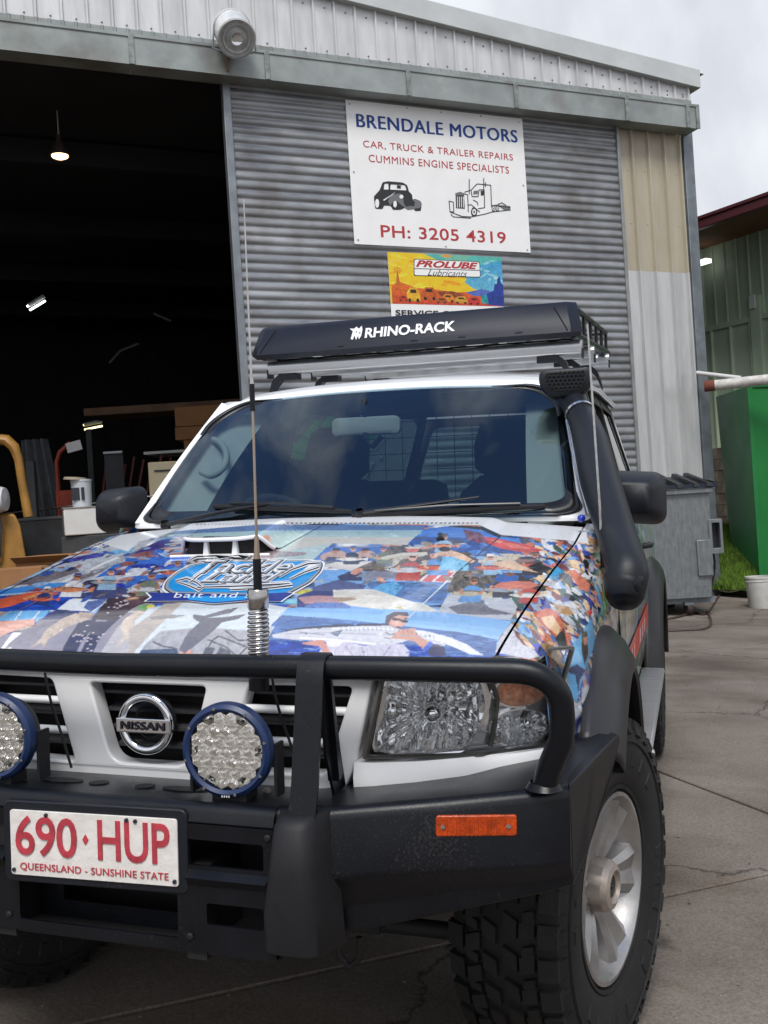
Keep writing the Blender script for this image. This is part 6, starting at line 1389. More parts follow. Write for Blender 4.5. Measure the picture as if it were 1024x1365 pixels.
# body of the shed
mb = MB()
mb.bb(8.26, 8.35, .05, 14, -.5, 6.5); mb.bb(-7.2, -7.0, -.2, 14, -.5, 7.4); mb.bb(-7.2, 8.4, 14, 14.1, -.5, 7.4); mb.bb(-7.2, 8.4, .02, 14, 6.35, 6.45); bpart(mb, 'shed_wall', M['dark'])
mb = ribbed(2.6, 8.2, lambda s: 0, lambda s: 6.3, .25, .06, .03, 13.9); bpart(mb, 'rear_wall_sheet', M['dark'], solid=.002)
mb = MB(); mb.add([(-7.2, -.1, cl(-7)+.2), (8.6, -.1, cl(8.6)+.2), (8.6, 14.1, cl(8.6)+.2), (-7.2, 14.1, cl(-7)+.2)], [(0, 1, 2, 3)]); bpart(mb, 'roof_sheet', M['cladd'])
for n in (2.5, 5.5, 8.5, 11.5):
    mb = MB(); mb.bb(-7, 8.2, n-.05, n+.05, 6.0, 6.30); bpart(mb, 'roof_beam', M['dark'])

# loose rod standing against the door sheet
mb = MB(); a_ = fac(326, 268, -.03)
# flood lamp on the parapet
lamp = thing('flood_lamp', 'round white flood lamp in a drum housing bolted above the gutter', 'lamp')
c = Vector(at(316, 48, float((np.array(fn*FD)@_f)))) if 0 else None
def bl(s, n, z): return Vector(fdir*s+fn*(FD+n)+np.array([0, 0, z]))
s0, z0 = fac(316, 52, -.62); s1, z1 = fac(303, 25, -.15)
p0, p1 = bl(s0, -.62, z0), bl(s1, -.15, z1); axd = (p1-p0).normalized()
rad = 26/FPX*float((np.array(p0)-CAM)@_f)
mb = MB(); mb.lathe([(rad*.93, 0), (rad, .01), (rad, .03), (rad*.94, .04), (rad*.94, .30), (rad, .31), (rad, .33), (rad*.9, .35), (0, .36)], p0, axd, 40); lb = mb.build('lamp_drum', mat('drum_white', (.62, .63, .63), .35, .2, var=.12, vscale=6), lamp, 35)
mb = MB(); mb.lathe([(rad*.93, .012), (rad*.75, .022), (rad*.72, .006), (rad*.62, .012), (rad*.60, .03), (rad*.40, .02), (rad*.36, .0), (rad*.30, .0)], p0, axd, 40); mb.build('lamp_face', mat('drum_face', (.50, .52, .52), .4, .3, var=.2, vscale=10), lamp, 35)
mb = MB(); mb.lathe([(rad*.34, .004), (rad*.2, .03), (0, .04)], p0, axd, 24); mb.build('lamp_reflector', M['reflector'], lamp, 60)
mb = MB(); mb.lathe([(0, -.004), (rad*.33, .002)], p0, axd, 24); mb.build('lamp_lens', M['lens'], lamp, 60)
mb = MB(); sd_ = axd.cross(Vector((0, 0, 1))).normalized(); m0 = p0+axd*.20
mb.tube([m0-sd_*rad*1.05, m0-sd_*rad*1.15-Vector((0, 0, rad*.9)), m0-Vector((0, 0, rad*1.25)), m0+sd_*rad*1.1-Vector((0, 0, rad*.9)), m0+sd_*rad*1.05], .012, 6); mb.tube([m0-Vector((0, 0, rad*1.25)), bl(s0+.1, -.22, gt-.05)], .018, 8); mb.build('lamp_yoke', M['post'], lamp, 40)
mb = MB(); w0 = bl(*[fac(302, 78, GO)[0], GO-.02, fac(302, 74, GO)[1]]); mb.tube([w0, w0-Vector((0, 0, .18))], .012, 6); mb.build('lamp_conduit', mat('rust', (.20, .10, .04), .8), lamp)

# ------------------------------------------------------------ signs on the door
def Sx(x): return 440+x/3.413
def Sy(y): return 110+y/3.413
def inv(p): return fac(Sx(p[0]), Sy(p[1]), -.03)
SN = -.030
def sfn(s, z, w=0): return bl(s, SN-w, z)
q = [inv((72, 80)), inv((880, 165)), inv((905, 770)), inv((108, 740))]
sL, sR = (q[0][0]+q[3][0])/2, (q[1][0]+q[2][0])/2; zT, zB = (q[0][1]+q[1][1])/2, (q[2][1]+q[3][1])/2
MSW = mat('sign_white', (.86, .86, .855), .35, var=.03, vscale=4); MSB = mat('sign_blue', srgb(24, 72, 150), .45); MSR = mat('sign_red', srgb(176, 52, 56), .45); MSK = mat('sign_black', (.02, .02, .022), .45); MSG = mat('sign_grey', srgb(110, 112, 114), .45)
sg = plate('shop_sign', [rrect(sL, sR, zB, zT, .01)], .006, lambda u, v, w: sfn(u, v, w), MSW); tag(sg, 'large white painted board lettered for motor repairs, on the corrugated door', 'sign')
def line(txt, l, r, h, mt, bold, par=sg, shear=0, fnn=None, sp=1.0):
    a, b = inv(l), inv(r); hh = h/3.413/FPX*float((np.array(sfn(*a))-CAM)@_f)*1.0
    o = fit_text('sign_lettering', txt, mt, par, fnn or (lambda u, v, w: sfn((a[0]+b[0])/2+u, (a[1]+b[1])/2+v, .0075+w)), b[0]-a[0], hh, .0015, bold, shear, sp)
    split_words(o, hh*.30)
line('BRENDALE MOTORS', (118, 180), (847, 240), 60, MSB, 0, sp=1.08); line('BRENDALE MOTORS', (122, 180), (851, 240), 61, MSB, 0, sp=1.08, fnn=None); line('CAR, TRUCK & TRAILER REPAIRS', (150, 290), (830, 336), 36, MSR, .0, sp=1.1); line('CUMMINS ENGINE SPECIALISTS', (175, 352), (812, 393), 34, MSR, .0, sp=1.1); line('PH: 3205 4319', (230, 682), (798, 702), 56, MSR, .010, sp=1.05)
def sp_(name, pts, mt, w=.0015, par=sg, holes=(), base=.0075):
    plate(name, [[inv(p) for p in pts]]+[[inv(p) for p in h_] for h_ in holes], w, lambda u, v, ww: sfn(u, v, base+ww), mt, par)
# old coupe drawing
sp_('coupe_drawing', rpoly([(205, 575), (198, 520), (225, 490), (238, 455), (262, 450), (330, 456), (350, 468), (358, 498), (372, 510), (375, 535), (408, 545), (415, 560), (412, 585), (385, 586), (380, 572), (345, 568), (320, 580), (285, 580), (275, 562), (245, 560), (238, 577)], 6), MSK, holes=[rpoly([(246, 462), (264, 460), (266, 488), (243, 488)], 4), rpoly([(274, 464), (340, 468), (348, 492), (272, 488)], 5)])
sp_('coupe_window', [(304, 468), (322, 470), (320, 484), (303, 482)], MSK)
sp_('coupe_wing', rpoly([(262, 540), (280, 512), (320, 505), (335, 530), (350, 560), (382, 566), (385, 545), (372, 534), (385, 530), (410, 540), (417, 556), (408, 572), (352, 580), (318, 555), (305, 542), (285, 545), (272, 562)], 6), MSG, base=.010)
sp_('coupe_wheel', ell(213, 551, 9, 20), MSW, base=.010); sp_('coupe_wheel', ell(294, 555, 8, 15), MSW, base=.012); sp_('coupe_lamp', ell(323, 521, 9, 9), MSW, base=.012); sp_('coupe_grille', ell(350, 532, 18, 34), MSK, base=.012)
for k in range(5): sp_('coupe_flame', [(240+k*8, 535-k*5), (280+k*4, 515-k*4), (244+k*8, 540-k*5)], MSW, base=.012)
# prime mover drawing: outline strokes
def sline(pts, w=3.2, mt=MSK, base=.0078):
    for a, b in zip(pts[:-1], pts[1:]):
        d_ = math.hypot(b[0]-a[0], b[1]-a[1]) or 1; nx, ny = -(b[1]-a[1])/d_*w/2, (b[0]-a[0])/d_*w/2
        sp_('truck_drawing', [(a[0]+nx, a[1]+ny), (b[0]+nx, b[1]+ny), (b[0]-nx, b[1]-ny), (a[0]-nx, a[1]-ny)], mt, base=base)
for p_ in ([(632, 510), (632, 440)], [(698, 490), (698, 436)], [(706, 455), (706, 475)], [(610, 500), (640, 490), (668, 462), (730, 468), (733, 560), (736, 572)], [(640, 490), (645, 520), (672, 520), (676, 490)], [(676, 490), (700, 488), (702, 570), (672, 575)], [(604, 505), (625, 512), (628, 590)], [(540, 540), (560, 545), (562, 590), (545, 588), (540, 540)], [(545, 590), (600, 610), (640, 612), (700, 600), (735, 590), (820, 580)], [(548, 600), (560, 612), (640, 618)], [(735, 560), (820, 570)], [(760, 556), (780, 548), (800, 560)], [(624, 560), (640, 556), (680, 590)], [(650, 535), (668, 545), (672, 560)]): sline(p_, 3.6)
sp_('truck_grille', [(570, 515), (608, 512), (612, 575), (572, 572)], MSK); sp_('truck_bonnet', [(568, 505), (590, 498), (612, 506), (608, 514), (570, 516)], MSG, base=.0095)
for k in range(4): sp_('truck_grille_bar', [(576+k*9, 520), (579+k*9, 520), (580+k*9, 570), (577+k*9, 570)], MSW, base=.0095)
sp_('truck_window', [(652, 494), (672, 492), (670, 508), (650, 510)], MSG); sp_('truck_window', [(684, 494), (698, 493), (698, 514), (685, 515)], MSK)
for cx, a, b in ((654, 14, 22), (742, 8, 15), (760, 8, 14)): sp_('truck_wheel', ell(cx, 590 if cx < 700 else 574, a, b), MSK); sp_('truck_wheel', ell(cx, 590 if cx < 700 else 574, a*.62, b*.62), MSW, base=.0095); sp_('truck_wheel', ell(cx, 590 if cx < 700 else 574, a*.3, b*.3), MSG, base=.0115)
sp_('truck_trailer', [(744, 556), (818, 562), (820, 584), (790, 580), (770, 566)], MSG)
for fx, fz in ((.02, .03), (.5, .015), (.98, .02), (.02, .5), (.98, .5), (.02, .97), (.52, .98), (.98, .97), (.33, .985), (.75, .985)):
    mb = MB(); mb.lathe([(.012, 0), (.010, .006), (0, .008)], sfn(sL+(sR-sL)*fx, zB+(zT-zB)*fz, .006), tuple(-fn), 8); mb.build('sign_rivet', M['steel'], sg)
# lubricant sign
q = [inv((262, 772)), inv((780, 795)), inv((790, 1016)), inv((274, 1010))]; l0, r0 = (q[0][0]+q[3][0])/2, (q[1][0]+q[2][0])/2; t0, b0_ = (q[0][1]+q[1][1])/2, (q[2][1]+q[3][1])/2
H2 = t0-b0_; bot = t0-H2*1.85
ls = plate('lubricant_sign', [rrect(l0, r0, bot, t0, .006)], .006, lambda u, v, w: sfn(u, v, w), MSW); tag(ls, 'small sign with colourful yellow, orange and blue desert scene, half hidden above the roof rack', 'sign')
W2, HH2 = 520, 240; im = np.ones((HH2, W2, 3))
def FI(col, pts, amp=.1, grad=None, st=None): fillpoly(im, pts, col, amp, None, st, grad)
def sq(p): return [(x-262, y-772) for x, y in p]
FI((250, 205, 30), [(0, 0), (520, 0), (520, 240), (0, 240)], .05)
FI((90, 190, 180), sq([(420, 772), (790, 772), (790, 900), (620, 900), (560, 820), (480, 800)]), .06); FI((60, 160, 210), sq([(660, 820), (790, 790), (790, 960), (640, 930), (600, 900)]), .1, (110, 190, 220)); FI((120, 195, 170), sq([(500, 772), (640, 772), (600, 810), (520, 800)]), .05)
for k in range(26): FI(random.choice([(255, 225, 60), (246, 180, 20), (252, 215, 90), (240, 160, 20)]), ell(random.uniform(0, 330), random.uniform(0, 160), random.uniform(14, 50), random.uniform(3, 9), 9, random.uniform(-.5, .3)), .05)
for k in range(12): FI(random.choice([(150, 215, 230), (90, 170, 215), (200, 230, 230)]), ell(random.uniform(400, 520), random.uniform(20, 150), random.uniform(8, 30), random.uniform(3, 8), 8, random.uniform(-.9, .3)), .05)
FI((236, 120, 36), sq([(270, 930), (300, 905), (380, 935), (470, 940), (560, 950), (640, 945), (700, 965), (790, 950), (790, 1012), (270, 1012)]), .12, (206, 70, 34)); FI((150, 70, 40), sq([(470, 950), (540, 945), (600, 960), (560, 975), (490, 970)]), .2); FI((90, 110, 190), sq([(600, 950), (680, 930), (740, 945), (700, 965), (640, 965)]), .1); FI((36, 60, 150), sq([(690, 960), (735, 935), (740, 905), (752, 905), (755, 880), (768, 865), (772, 900), (790, 910), (790, 1012), (700, 1005)]), .15)
FI((40, 150, 160), sq([(672, 965), (700, 955), (708, 1000), (676, 1000)]), .15)
for cx, cy, w, h, c1 in ((365, 965, 30, 32, (240, 180, 40)), (436, 958, 32, 28, (200, 90, 30)), (520, 978, 28, 18, (230, 140, 40)), (580, 985, 30, 16, (214, 160, 50)), (640, 988, 26, 16, (206, 50, 50)), (320, 985, 20, 12, (190, 60, 30)), (490, 990, 26, 12, (180, 90, 40))):
    FI(c1, sq(rpoly([(cx-w, cy+h), (cx-w, cy-h*.2), (cx-w*.5, cy-h), (cx+w*.6, cy-h), (cx+w, cy), (cx+w, cy+h)], 5)), .15); FI((60, 34, 26), sq([(cx-w*.4, cy-h*.7), (cx+w*.4, cy-h*.7), (cx+w*.5, cy-h*.2), (cx-w*.5, cy-h*.2)]), .2); FI((40, 26, 24), sq(ell(cx-w*.6, cy+h*.9, w*.22, h*.3)), .1); FI((40, 26, 24), sq(ell(cx+w*.6, cy+h*.9, w*.22, h*.3)), .1)
for a in range(8): FI((216, 120, 30), sq([(300, 855), (300+18*math.cos(a*.785), 855+18*math.sin(a*.785)), (300+18*math.cos(a*.785+.3), 855+18*math.sin(a*.785+.3))]), 0)
FI((200, 110, 30), sq([(298, 860), (302, 860), (310, 925), (290, 925)]), 0)
nzv, nxu = HH2, W2; U_, V_ = np.meshgrid(np.linspace(l0, r0, nxu), np.linspace(t0, b0_, nzv)); n_ = FD+SN-.0075
pa = fast_grid('sign_picture', fdir[0]*U_+fn[0]*n_, fdir[1]*U_+fn[1]*n_, V_, M['signprint'], ls, None)
a_ = pa.data.attributes.new('print', 'FLOAT_COLOR', 'POINT'); a_.data.foreach_set('color', np.concatenate([im.reshape(-1, 3)*.85, np.ones((nzv*nxu, 1))], 1).ravel())
sp_('name_panel', rpoly([(380, 803), (680, 815), (684, 888), (380, 880)], 8), MSK, .001, ls, base=.0085); sp_('name_panel', rpoly([(383, 806), (677, 818), (681, 885), (383, 877)], 8), MSW, .001, ls, base=.0098)
def ltext(txt, l, r, h, mt, bold, shear): 
    a, b = inv(l), inv(r); hh = h/3.413/FPX*float((np.array(sfn(*a))-CAM)@_f)
    fit_text('sign_lettering', txt, mt, ls, lambda u, v, w: sfn((a[0]+b[0])/2+u, (a[1]+b[1])/2+v, .0110+w), b[0]-a[0], hh, .001, bold, shear)
ltext('PROLUBE', (388, 826), (672, 834), 32, MSR, .04, .35); ltext('Lubricants', (442, 864), (622, 872), 28, MSK, -.005, .5); ltext('SERVICE CENTRE', (296, 1048), (700, 1056), 26, MSK, .02, 0)
sp_('name_panel_rule', [(383, 846), (680, 854), (680, 857), (383, 849)], MSK, .001, ls, base=.0110)

# ------------------------------------------------------------ inside the open bay
M['yellow'] = mat('forklift_yellow', srgb(146, 106, 46), .5, var=.25, vscale=6, bump=.05)
M['card'] = mat('brown_cardboard', srgb(150, 108, 70), .85, var=.12, vscale=4)
M['fridge'] = mat('cream_enamel', srgb(206, 192, 158), .4, var=.06)
M['whitebox'] = mat('white_steel_box', (.62, .62, .60), .5, var=.08, vscale=3)
M['drum'] = mat('grey_white_drum', (.50, .53, .57), .5, var=.1)
M['darkgrey'] = mat('dark_grey_plastic', (.035, .038, .042), .7, var=.3)
M['redbrown'] = mat('dark_red_paint', (.12, .022, .014), .6, var=.4, vscale=3)
M['orange'] = mat('orange_red_paint', srgb(150, 56, 36), .5, var=.3, vscale=5)
def oriented(name, label, cat_, px, py, d, yaw, group=None):
    p = at(px, py, d); return thing(name, label, cat_, tuple(p), (0, 0, yaw), group)
def gnd_at(px, d, z=None):
    p = at(px, 690, d); return Vector((p.x, p.y, gz(p.x) if z is None else z))
VY = YAW     # facing the camera
def K(d): return d/FPX   # metres per pixel at depth d
# forklift
d = 10.9; k = K(d); base = gnd_at(-18, d)
fk = thing('forklift', 'yellow forklift with overhead guard and amber beacon just inside the open bay', 'forklift', tuple(base), (0, 0, VY))
def zl(py, px=20): return float(at(px, py, d).z)-base.z
mb = MB(); mb.loft([[(x*1.0, y, z) for x, y in ((-.95, 0), (.30*w, 0), (.05*w, .6), (-.95, .6))] for z, w in ((.15, 1.45), (zl(745), 1.40), (zl(700), 1.25), (zl(684), 1.05))], True, True); cw = mb.build('counterweight', M['yellow'], fk, 30, .03)
for j in range(4):
    mb = MB(); z = zl(703+j*13); mb.bb(-.45, .04, -.012, .02, z-.035, z+.02); mb.build('vent_slot', M['black'], cw)
x1 = 48*k; g_ = [(x1+.03, .1, zl(690)), (x1-.02, .1, zl(640)), (x1-.04, .1, zl(612)), (x1-.08, .1, zl(595)), (x1-.16, .1, zl(585)), (x1-.30, .1, zl(582)), (-.95, .1, zl(582))]
mb = MB(); mb.tube(g_, [.055, .05, .05, .062, .065, .06, .06], 8, True, 1.0); mb.tube([(p[0]-.85, p[1]+.9, p[2]) for p in g_], .05, 8); 
for x in (-.1, -.3, -.5, -.7): mb.tube([(x, .1, zl(582)), (x-.3, 1.0, zl(582))], .025, 6)
mb.build('overhead_guard', M['yellow'], fk, 45)
mb = MB(); mb.lathe([(.0, -.17), (.13, -.15), (.15, -.08), (.15, .30), (.13, .36), (0, .38)], (.10, -.06, zl(665)), (-1, 0, 0), 20); gb_ = mb.build('gas_bottle', M['drum'], fk, 40)
mb = MB(); mb.bb(.0, .05, -.22, -.14, zl(665)-.05, zl(665)+.04); mb.tube([(.05, -.1, zl(668)), (.16, -.1, zl(676)), (.18, -.06, zl(700)), (.14, -.05, zl(740)), (.06, -.04, zl(755))], .018, 6); mb.build('hose', M['darkgrey'], fk, 50)
mb = MB(); mb.lathe([(.06, 0), (.06, .12), (.04, .15), (0, .16)], (.02, .3, zl(580)), (0, 0, 1), 16); mb.build('beacon', mat('beacon_amber', srgb(190, 84, 26), .25, coat=.3), fk, 40)
mb = MB(); mb.bb(-.8, -.3, .3, .8, zl(684), zl(650)); mb.build('driver_seat', M['darkgrey'], fk, None, .05)
for x in (-.75, .30):
    mb = MB(); mb.lathe([(0, -.12), (.20, -.12), (.26, -.09), (.26, .09), (.2, .12), (0, .12)], (x, .35, .26), (1, 0, 0), 24); mb.build('forklift_wheel', M['rubber'], fk, 40)
mb = MB(); mb.bb(-.7, -.6, 1.3, 1.4, .1, 2.0); mb.bb(.0, .1, 1.3, 1.4, .1, 2.0); mb.build('mast', M['darkgrey'], fk)
# cartons in front of the forklift
def carton(px0, px1, pt, pb, d, dep, lab, yaw=0.0, mt='card', name='carton', cat_='box', grp='brown cartons inside the bay'):
    a = at((px0+px1)/2, pb, d); w = (px1-px0)*K(d); h = (pb-pt)*K(d)
    t = thing(name, lab, cat_, tuple(a), (0, 0, VY+yaw), grp)
    mb = MB(); mb.bb(-w/2, w/2, 0, dep, 0, h); b_ = mb.build('box_body', M[mt], t, None, .006)
    return t, w, h
t_, w_, h_ = carton(-12, 57, 758, 806, 9.6, .55, 'open brown carton nearest the yard beside the yellow forklift', .25)
for s in (-1, 1):
    mb = MB(); mb.box((s*(w_/2+.07), .27, h_-.05), (.16, .5, .006), Matrix.Rotation(R(s*35), 3, 'Y')); mb.build('flap', M['card'], t_)
t_, w_, h_ = carton(22, 102, 741, 800, 10.4, .6, 'brown carton with folded flaps behind the open one, below the dark bin', -.1)
mb = MB(); mb.box((0, -.06, h_-.03), (w_, .14, .006), Matrix.Rotation(R(-30), 3, 'X')); mb.build('flap', M['card'], t_)
# pallet stack that carries the cartons
pb_ = gnd_at(35, 10.0); pl = thing('pallet_stack', 'low stack of timber pallets under the brown cartons', 'pallets', tuple(pb_), (0, 0, VY))
zt = float(at(20, 806, 9.6).z)-pb_.z; nlay = max(2, int(zt/.14))
for j in range(nlay):
    z = j*zt/nlay; mb = MB()
    for y in (0, .5, 1.0): mb.bb(-.6, .6, y-.05, y+.05, z, z+zt/nlay-.02)
    mb.bb(-.6, .6, -.05, 1.05, z+zt/nlay-.02, z+zt/nlay); mb.build('pallet', mat('pallet_wood', (.16, .11, .07), .9, var=.3) if j == 0 else bpy.data.materials['pallet_wood'], pl)
# dark bin, white box with drum on a dark cabinet
a = gnd_at(62, 11.8); t = thing('dark_bin', 'charcoal plastic bin between the forklift and the white box', 'bin', tuple(a), (0, 0, VY)); mb = MB(); h = float(at(62, 694, 11.8).z)-a.z; mb.loft([[(x*w, y*w, z) for x, y in rrect(-.36, .36, -.3, .3, .05)] for z, w in ((0, .8), (h*.95, 1), (h, 1.05))], True, True); bb_ = mb.build('bin_body', M['darkgrey'], t, 40); mb = MB(); mb.bb(-.37, .37, -.32, .32, h, h+.04); mb.build('bin_lid', M['darkgrey'], t, None, .01)
d = 11.0; a = gnd_at(122, d); zc = float(at(122, 712, d).z); t = thing('dark_cabinet', 'low black cabinet under the white box behind the left mirror', 'cabinet', tuple(a), (0, 0, VY+.2)); mb = MB(); mb.bb(-.34, .62, 0, .7, 0, zc-a.z-.01); cb_ = mb.build('cabinet_body', M['darkgrey'], t, None, .01); mb = MB(); mb.bb(.1, .13, -.03, 0, .3, .6); mb.build('cabinet_handle', M['steel'], t)
a = at(124, 712, d); t = thing('white_box', 'white steel box on the black cabinet, a pail standing on it', 'box', tuple(a), (0, 0, VY+.35)); h = 36*K(d); mb = MB(); mb.bb(-.30, .62, 0, .5, 0, h); b_ = mb.build('box_body', M['whitebox'], t, None, .012); mb = MB(); mb.bb(-.305, -.300, .03, .47, .02, h-.03); mb.build('box_end', mat('scuffed_end', (.12, .11, .11), .8, var=.6, vscale=30), t); mb = MB(); mb.bb(-.31, .63, -.01, .51, h, h+.012); mb.build('box_top', mat('dusty_top', (.30, .28, .25), .8, var=.3), t)
a = at(110, 673, d+.15); t = thing('white_pail', 'white pail with dark printed label and lid on the white box', 'pail', (a.x, a.y, float(at(124, 712, d).z)+36*K(d)+.012), (0, 0, VY)); mb = MB(); r = 13.5*K(d); mb.lathe([(r*.92, 0), (r, 34*K(d)), (r*1.04, 34*K(d)), (r*1.04, 37*K(d)), (0, 37*K(d))], (0, 0, 0), (0, 0, 1), 28); mb.build('pail_body', M['drum'], t, 40); mb = MB(); mb.bb(-.08, .01, -r-.004, -r+.03, .08, .22); mb.bb(.03, .06, -r-.002, -r+.03, .08, .22); mb.build('pail_label', M['engrave'], t); mb = MB(); mb.lathe([(.13, 0), (.12, .03), (0, .035)], (-.06, -.02, 37*K(d)), (.1, 0, 1), 20); mb.build('pail_lid', mat('old_lid', (.28, .24, .18), .7), t, 40)
# red rack with labels
a = gnd_at(90, 13); t = thing('red_rack', 'orange red steel rack with white labels behind the pail', 'rack', tuple(a), (0, 0, VY)); H = float(at(90, 590, 13).z)-a.z
mb = MB(); mb.tube([(-.1, 0, 0), (-.1, 0, H-.25), (-.05, 0, H-.12), (.10, 0, H)], .03, 6); mb.bb(-.13, .16, -.02, .05, H*.62, H*.72); mb.bb(-.1, .1, .0, .06, 0, H*.62); mb.build('rack_frame', M['orange'], t, 40)
for z, x in ((H-.06, .16), (H*.70, .20)):
    mb = MB(); mb.box((x, -.04, z), (.20, .02, .13), Matrix.Rotation(R(-12), 3, 'Y')); mb.build('rack_label', M['whitebox'], t)
mb = MB(); mb.tube([(-.8, -.3, H*.60), (.1, -.3, H*.62), (1.6, -.2, H*.66)], .012, 6); mb.build('rack_rail', M['steel'], t)
# welding curtain
a = gnd_at(58, 14); t = thing('welding_curtain', 'dark grey curtain hanging in folds behind the forklift', 'curtain', tuple(a), (0, 0, VY)); mb = MB(); H = float(at(58, 585, 14).z)-a.z
mb.grid(lambda u, v: Vector((-.25+.7*u*(1-.45*v), .06*math.sin(u*22), .3+(H-.3)*v)), 50, 8); mb.build('curtain_cloth', mat('curtain_cloth', (.10, .11, .12), .9, var=.3), t, 60, solid=.003)
# shelf with cartons, fridge, leaning sheets
d = 14.5; a = gnd_at(215, d); t = thing('storage_shelf', 'dark storage shelf with timber beam at the back of the bay', 'shelf', tuple(a), (0, 0, VY))
for z_, x0, x1, th in ((float(at(200, 539, d).z)-a.z, -1.05, 1.8, .11), (float(at(215, 601, d).z)-a.z, -.2, 1.8, .04)):
    mb = MB(); mb.bb(x0, x1, 0, .8, z_-th, z_); mb.build('shelf_board', mat('dark_timber', (.13, .075, .045), .85, var=.3) if th > .1 else M['whitebox'], t)
for x in (-1.0, 1.75):
    mb = MB(); mb.bb(x-.04, x+.04, .0, .8, 0, 2.6); mb.build('shelf_upright', M['darkgrey'], t)
carton(234, 296, 541, 567, 14.3, .5, 'upper brown carton on the storage shelf left of the windscreen'); carton(234, 290, 568, 585, 14.3, .5, 'flat brown carton directly under the upper one on the shelf'); carton(246, 262, 585, 605, 14.35, .4, 'small brown carton standing beneath the flat one', 0, 'card')
d = 13; a = gnd_at(222, d); t = thing('cream_fridge', 'cream coloured fridge at the back of the bay beside the windscreen pillar', 'fridge', tuple(a), (0, 0, VY+.15)); H = float(at(220, 615, d).z)-a.z; mb = MB(); mb.bb(-.2, .42, 0, .6, 0, H); mb.build('fridge_body', M['fridge'], t, None, .02); mb = MB(); mb.bb(-.12, .25, -.02, 0, H-.13, H-.11); mb.build('fridge_handle', M['engrave'], t)
a = gnd_at(178, 13.8); t = thing('leaning_sheets', 'dark red steel lengths leaning together at the back of the bay', 'steel lengths', tuple(a), (0, 0, VY))
for j in range(9):
    x = -.45+j*.1; mb = MB(); mb.tube([(x-.15, -.3, .1), (x+.1+.03*j, .1, 2.1-.05*(j % 3))], .022, 5); mb.build('steel_length', M['redbrown'], t)
a = at(150, 603, 13.5); t = thing('wall_light_strip', 'pale metal strip fixed on the dark shelf frame', 'strip', tuple(a), (0, 0, VY)); mb = MB(); mb.bb(-.13, .13, 0, .04, -.015, .015); mb.build('strip_body', M['drum'], t); mb = MB(); mb.bb(-.13, .13, .04, .06, -1.2, .015); mb.build('strip_backing', M['darkgrey'], t)
# lamps inside
lamps = ((80, 205, 14, 'bay'), (47, 404, 17, 'tube'), (123, 566, 19, 'tube2'))
d = 11.6; a = at(80, 208, d); t = thing('bay_lamp', 'warm lit bell shaped lamp hanging high in the dark bay', 'lamp', tuple(a), (0, 0, 0)); mb = MB(); r = 12*K(d); mb.lathe([(r, 0), (r*1.02, .01), (r*.75, .10), (r*.35, .16), (r*.3, .25), (0, .26)], (0, 0, 0), (0, 0, 1), 28); mb.build('lamp_shade', mat('dull_lamp_shade', (.05, .03, .03), .6), t, 40); mb = MB(); mb.lathe([(0, -.035), (r*.5, -.03), (r*.88, -.01), (r*.9, .01)], (0, 0, 0), (0, 0, 1), 28); mb.build('lamp_glow', emis('lamp_glow_warm', (1, .62, .34), 2.2), t, 60)
mb = MB(); mb.tube([(0, 0, .25), (0, 0, .62)], .008, 6); mb.tube([(0, 0, .62), (0, 0, .72)], .03, 8); mb.bb(-.05, .03, -.01, .02, .62, .95); mb.build('lamp_hanger', M['drum'], t)
def tube_lamp(px, py, d, ang, col, lab, st, nm):
    a = at(px, py, d); t = thing('tube_lamp', lab, 'lamp', tuple(a), (0, 0, 0), 'lit twin tube lamps in the bay'); L_ = 23*K(d); right = Vector(_RB); up = Vector(_UB); dv = (right*math.cos(ang)+up*math.sin(ang)); pv = (-right*math.sin(ang)+up*math.cos(ang)); fwd = Vector(_f)
    for o_ in (-1, 1):
        mb = MB(); c = pv*o_*3*K(d); mb.tube([c-dv*L_/2-fwd*0, c+dv*L_/2+fwd*.1], .018, 8); mb.build('fluorescent_tube', emis(nm, col, st), t)
    mb = MB(); c = pv*6*K(d)*0+up*.05; mb.tube([c-dv*L_/2, c+dv*L_/2+fwd*.1], .04, 6); mb.build('lamp_tray', M['whitebox'], t)
tube_lamp(47, 404, 17, R(38), (.9, .97, 1), 'white lit twin tube lamp high on the left of the dark bay', 2.5, 'tube_white'); tube_lamp(123, 567, 19, R(14), (1, .93, .42), 'yellowish lit twin tube lamp low over the red rack', 1.6, 'tube_yellow')
# cables under the bay roof
for k_, pts in enumerate(([(55, 129), (95, 143), (125, 149), (152, 148), (175, 158)], [(0, 121), (30, 122)], [(0, 168), (60, 172), (105, 182)], [(205, 418), (228, 428)], [(146, 484), (160, 468), (185, 458)])):
    o = MB().tube([at(a, b, 13) for a, b in pts], .016, 5).build('roof_cable', M['drum'] if k_ == 0 else M['darkgrey'], None, 40)
    tag(o, ['pale sagging cable right of the bay lamp hanger', 'short pale cable at the top left edge of the bay', 'thin cable sloping just above the warm bay lamp', 'short cable end on the far wall beside the sliding door', 'curled cable rising left of the storage shelf'][k_], 'cable', 'cables under the bay roof')

# ------------------------------------------------------------ right-hand background
M['green'] = mat('green_painted_steel', srgb(32, 116, 56), .5, spec=.35, var=.12, vscale=1.5, rvar=.08)
M['greenwall'] = mat('sage_cladding', srgb(168, 184, 160), .5, var=.12, vscale=1.2, stretch=(3, 3, .5))
M['maroon'] = mat('maroon_gutter', (.085, .02, .025), .4)
M['soffit'] = mat('rust_brown_soffit', (.16, .075, .035), .8, var=.2)
M['block'] = mat('stained_retaining_wall', (.10, .075, .055), .9, var=.5, vscale=2.2, stretch=(3, 3, 1), col2=(.24, .21, .17), bump=.4, bscale=20)
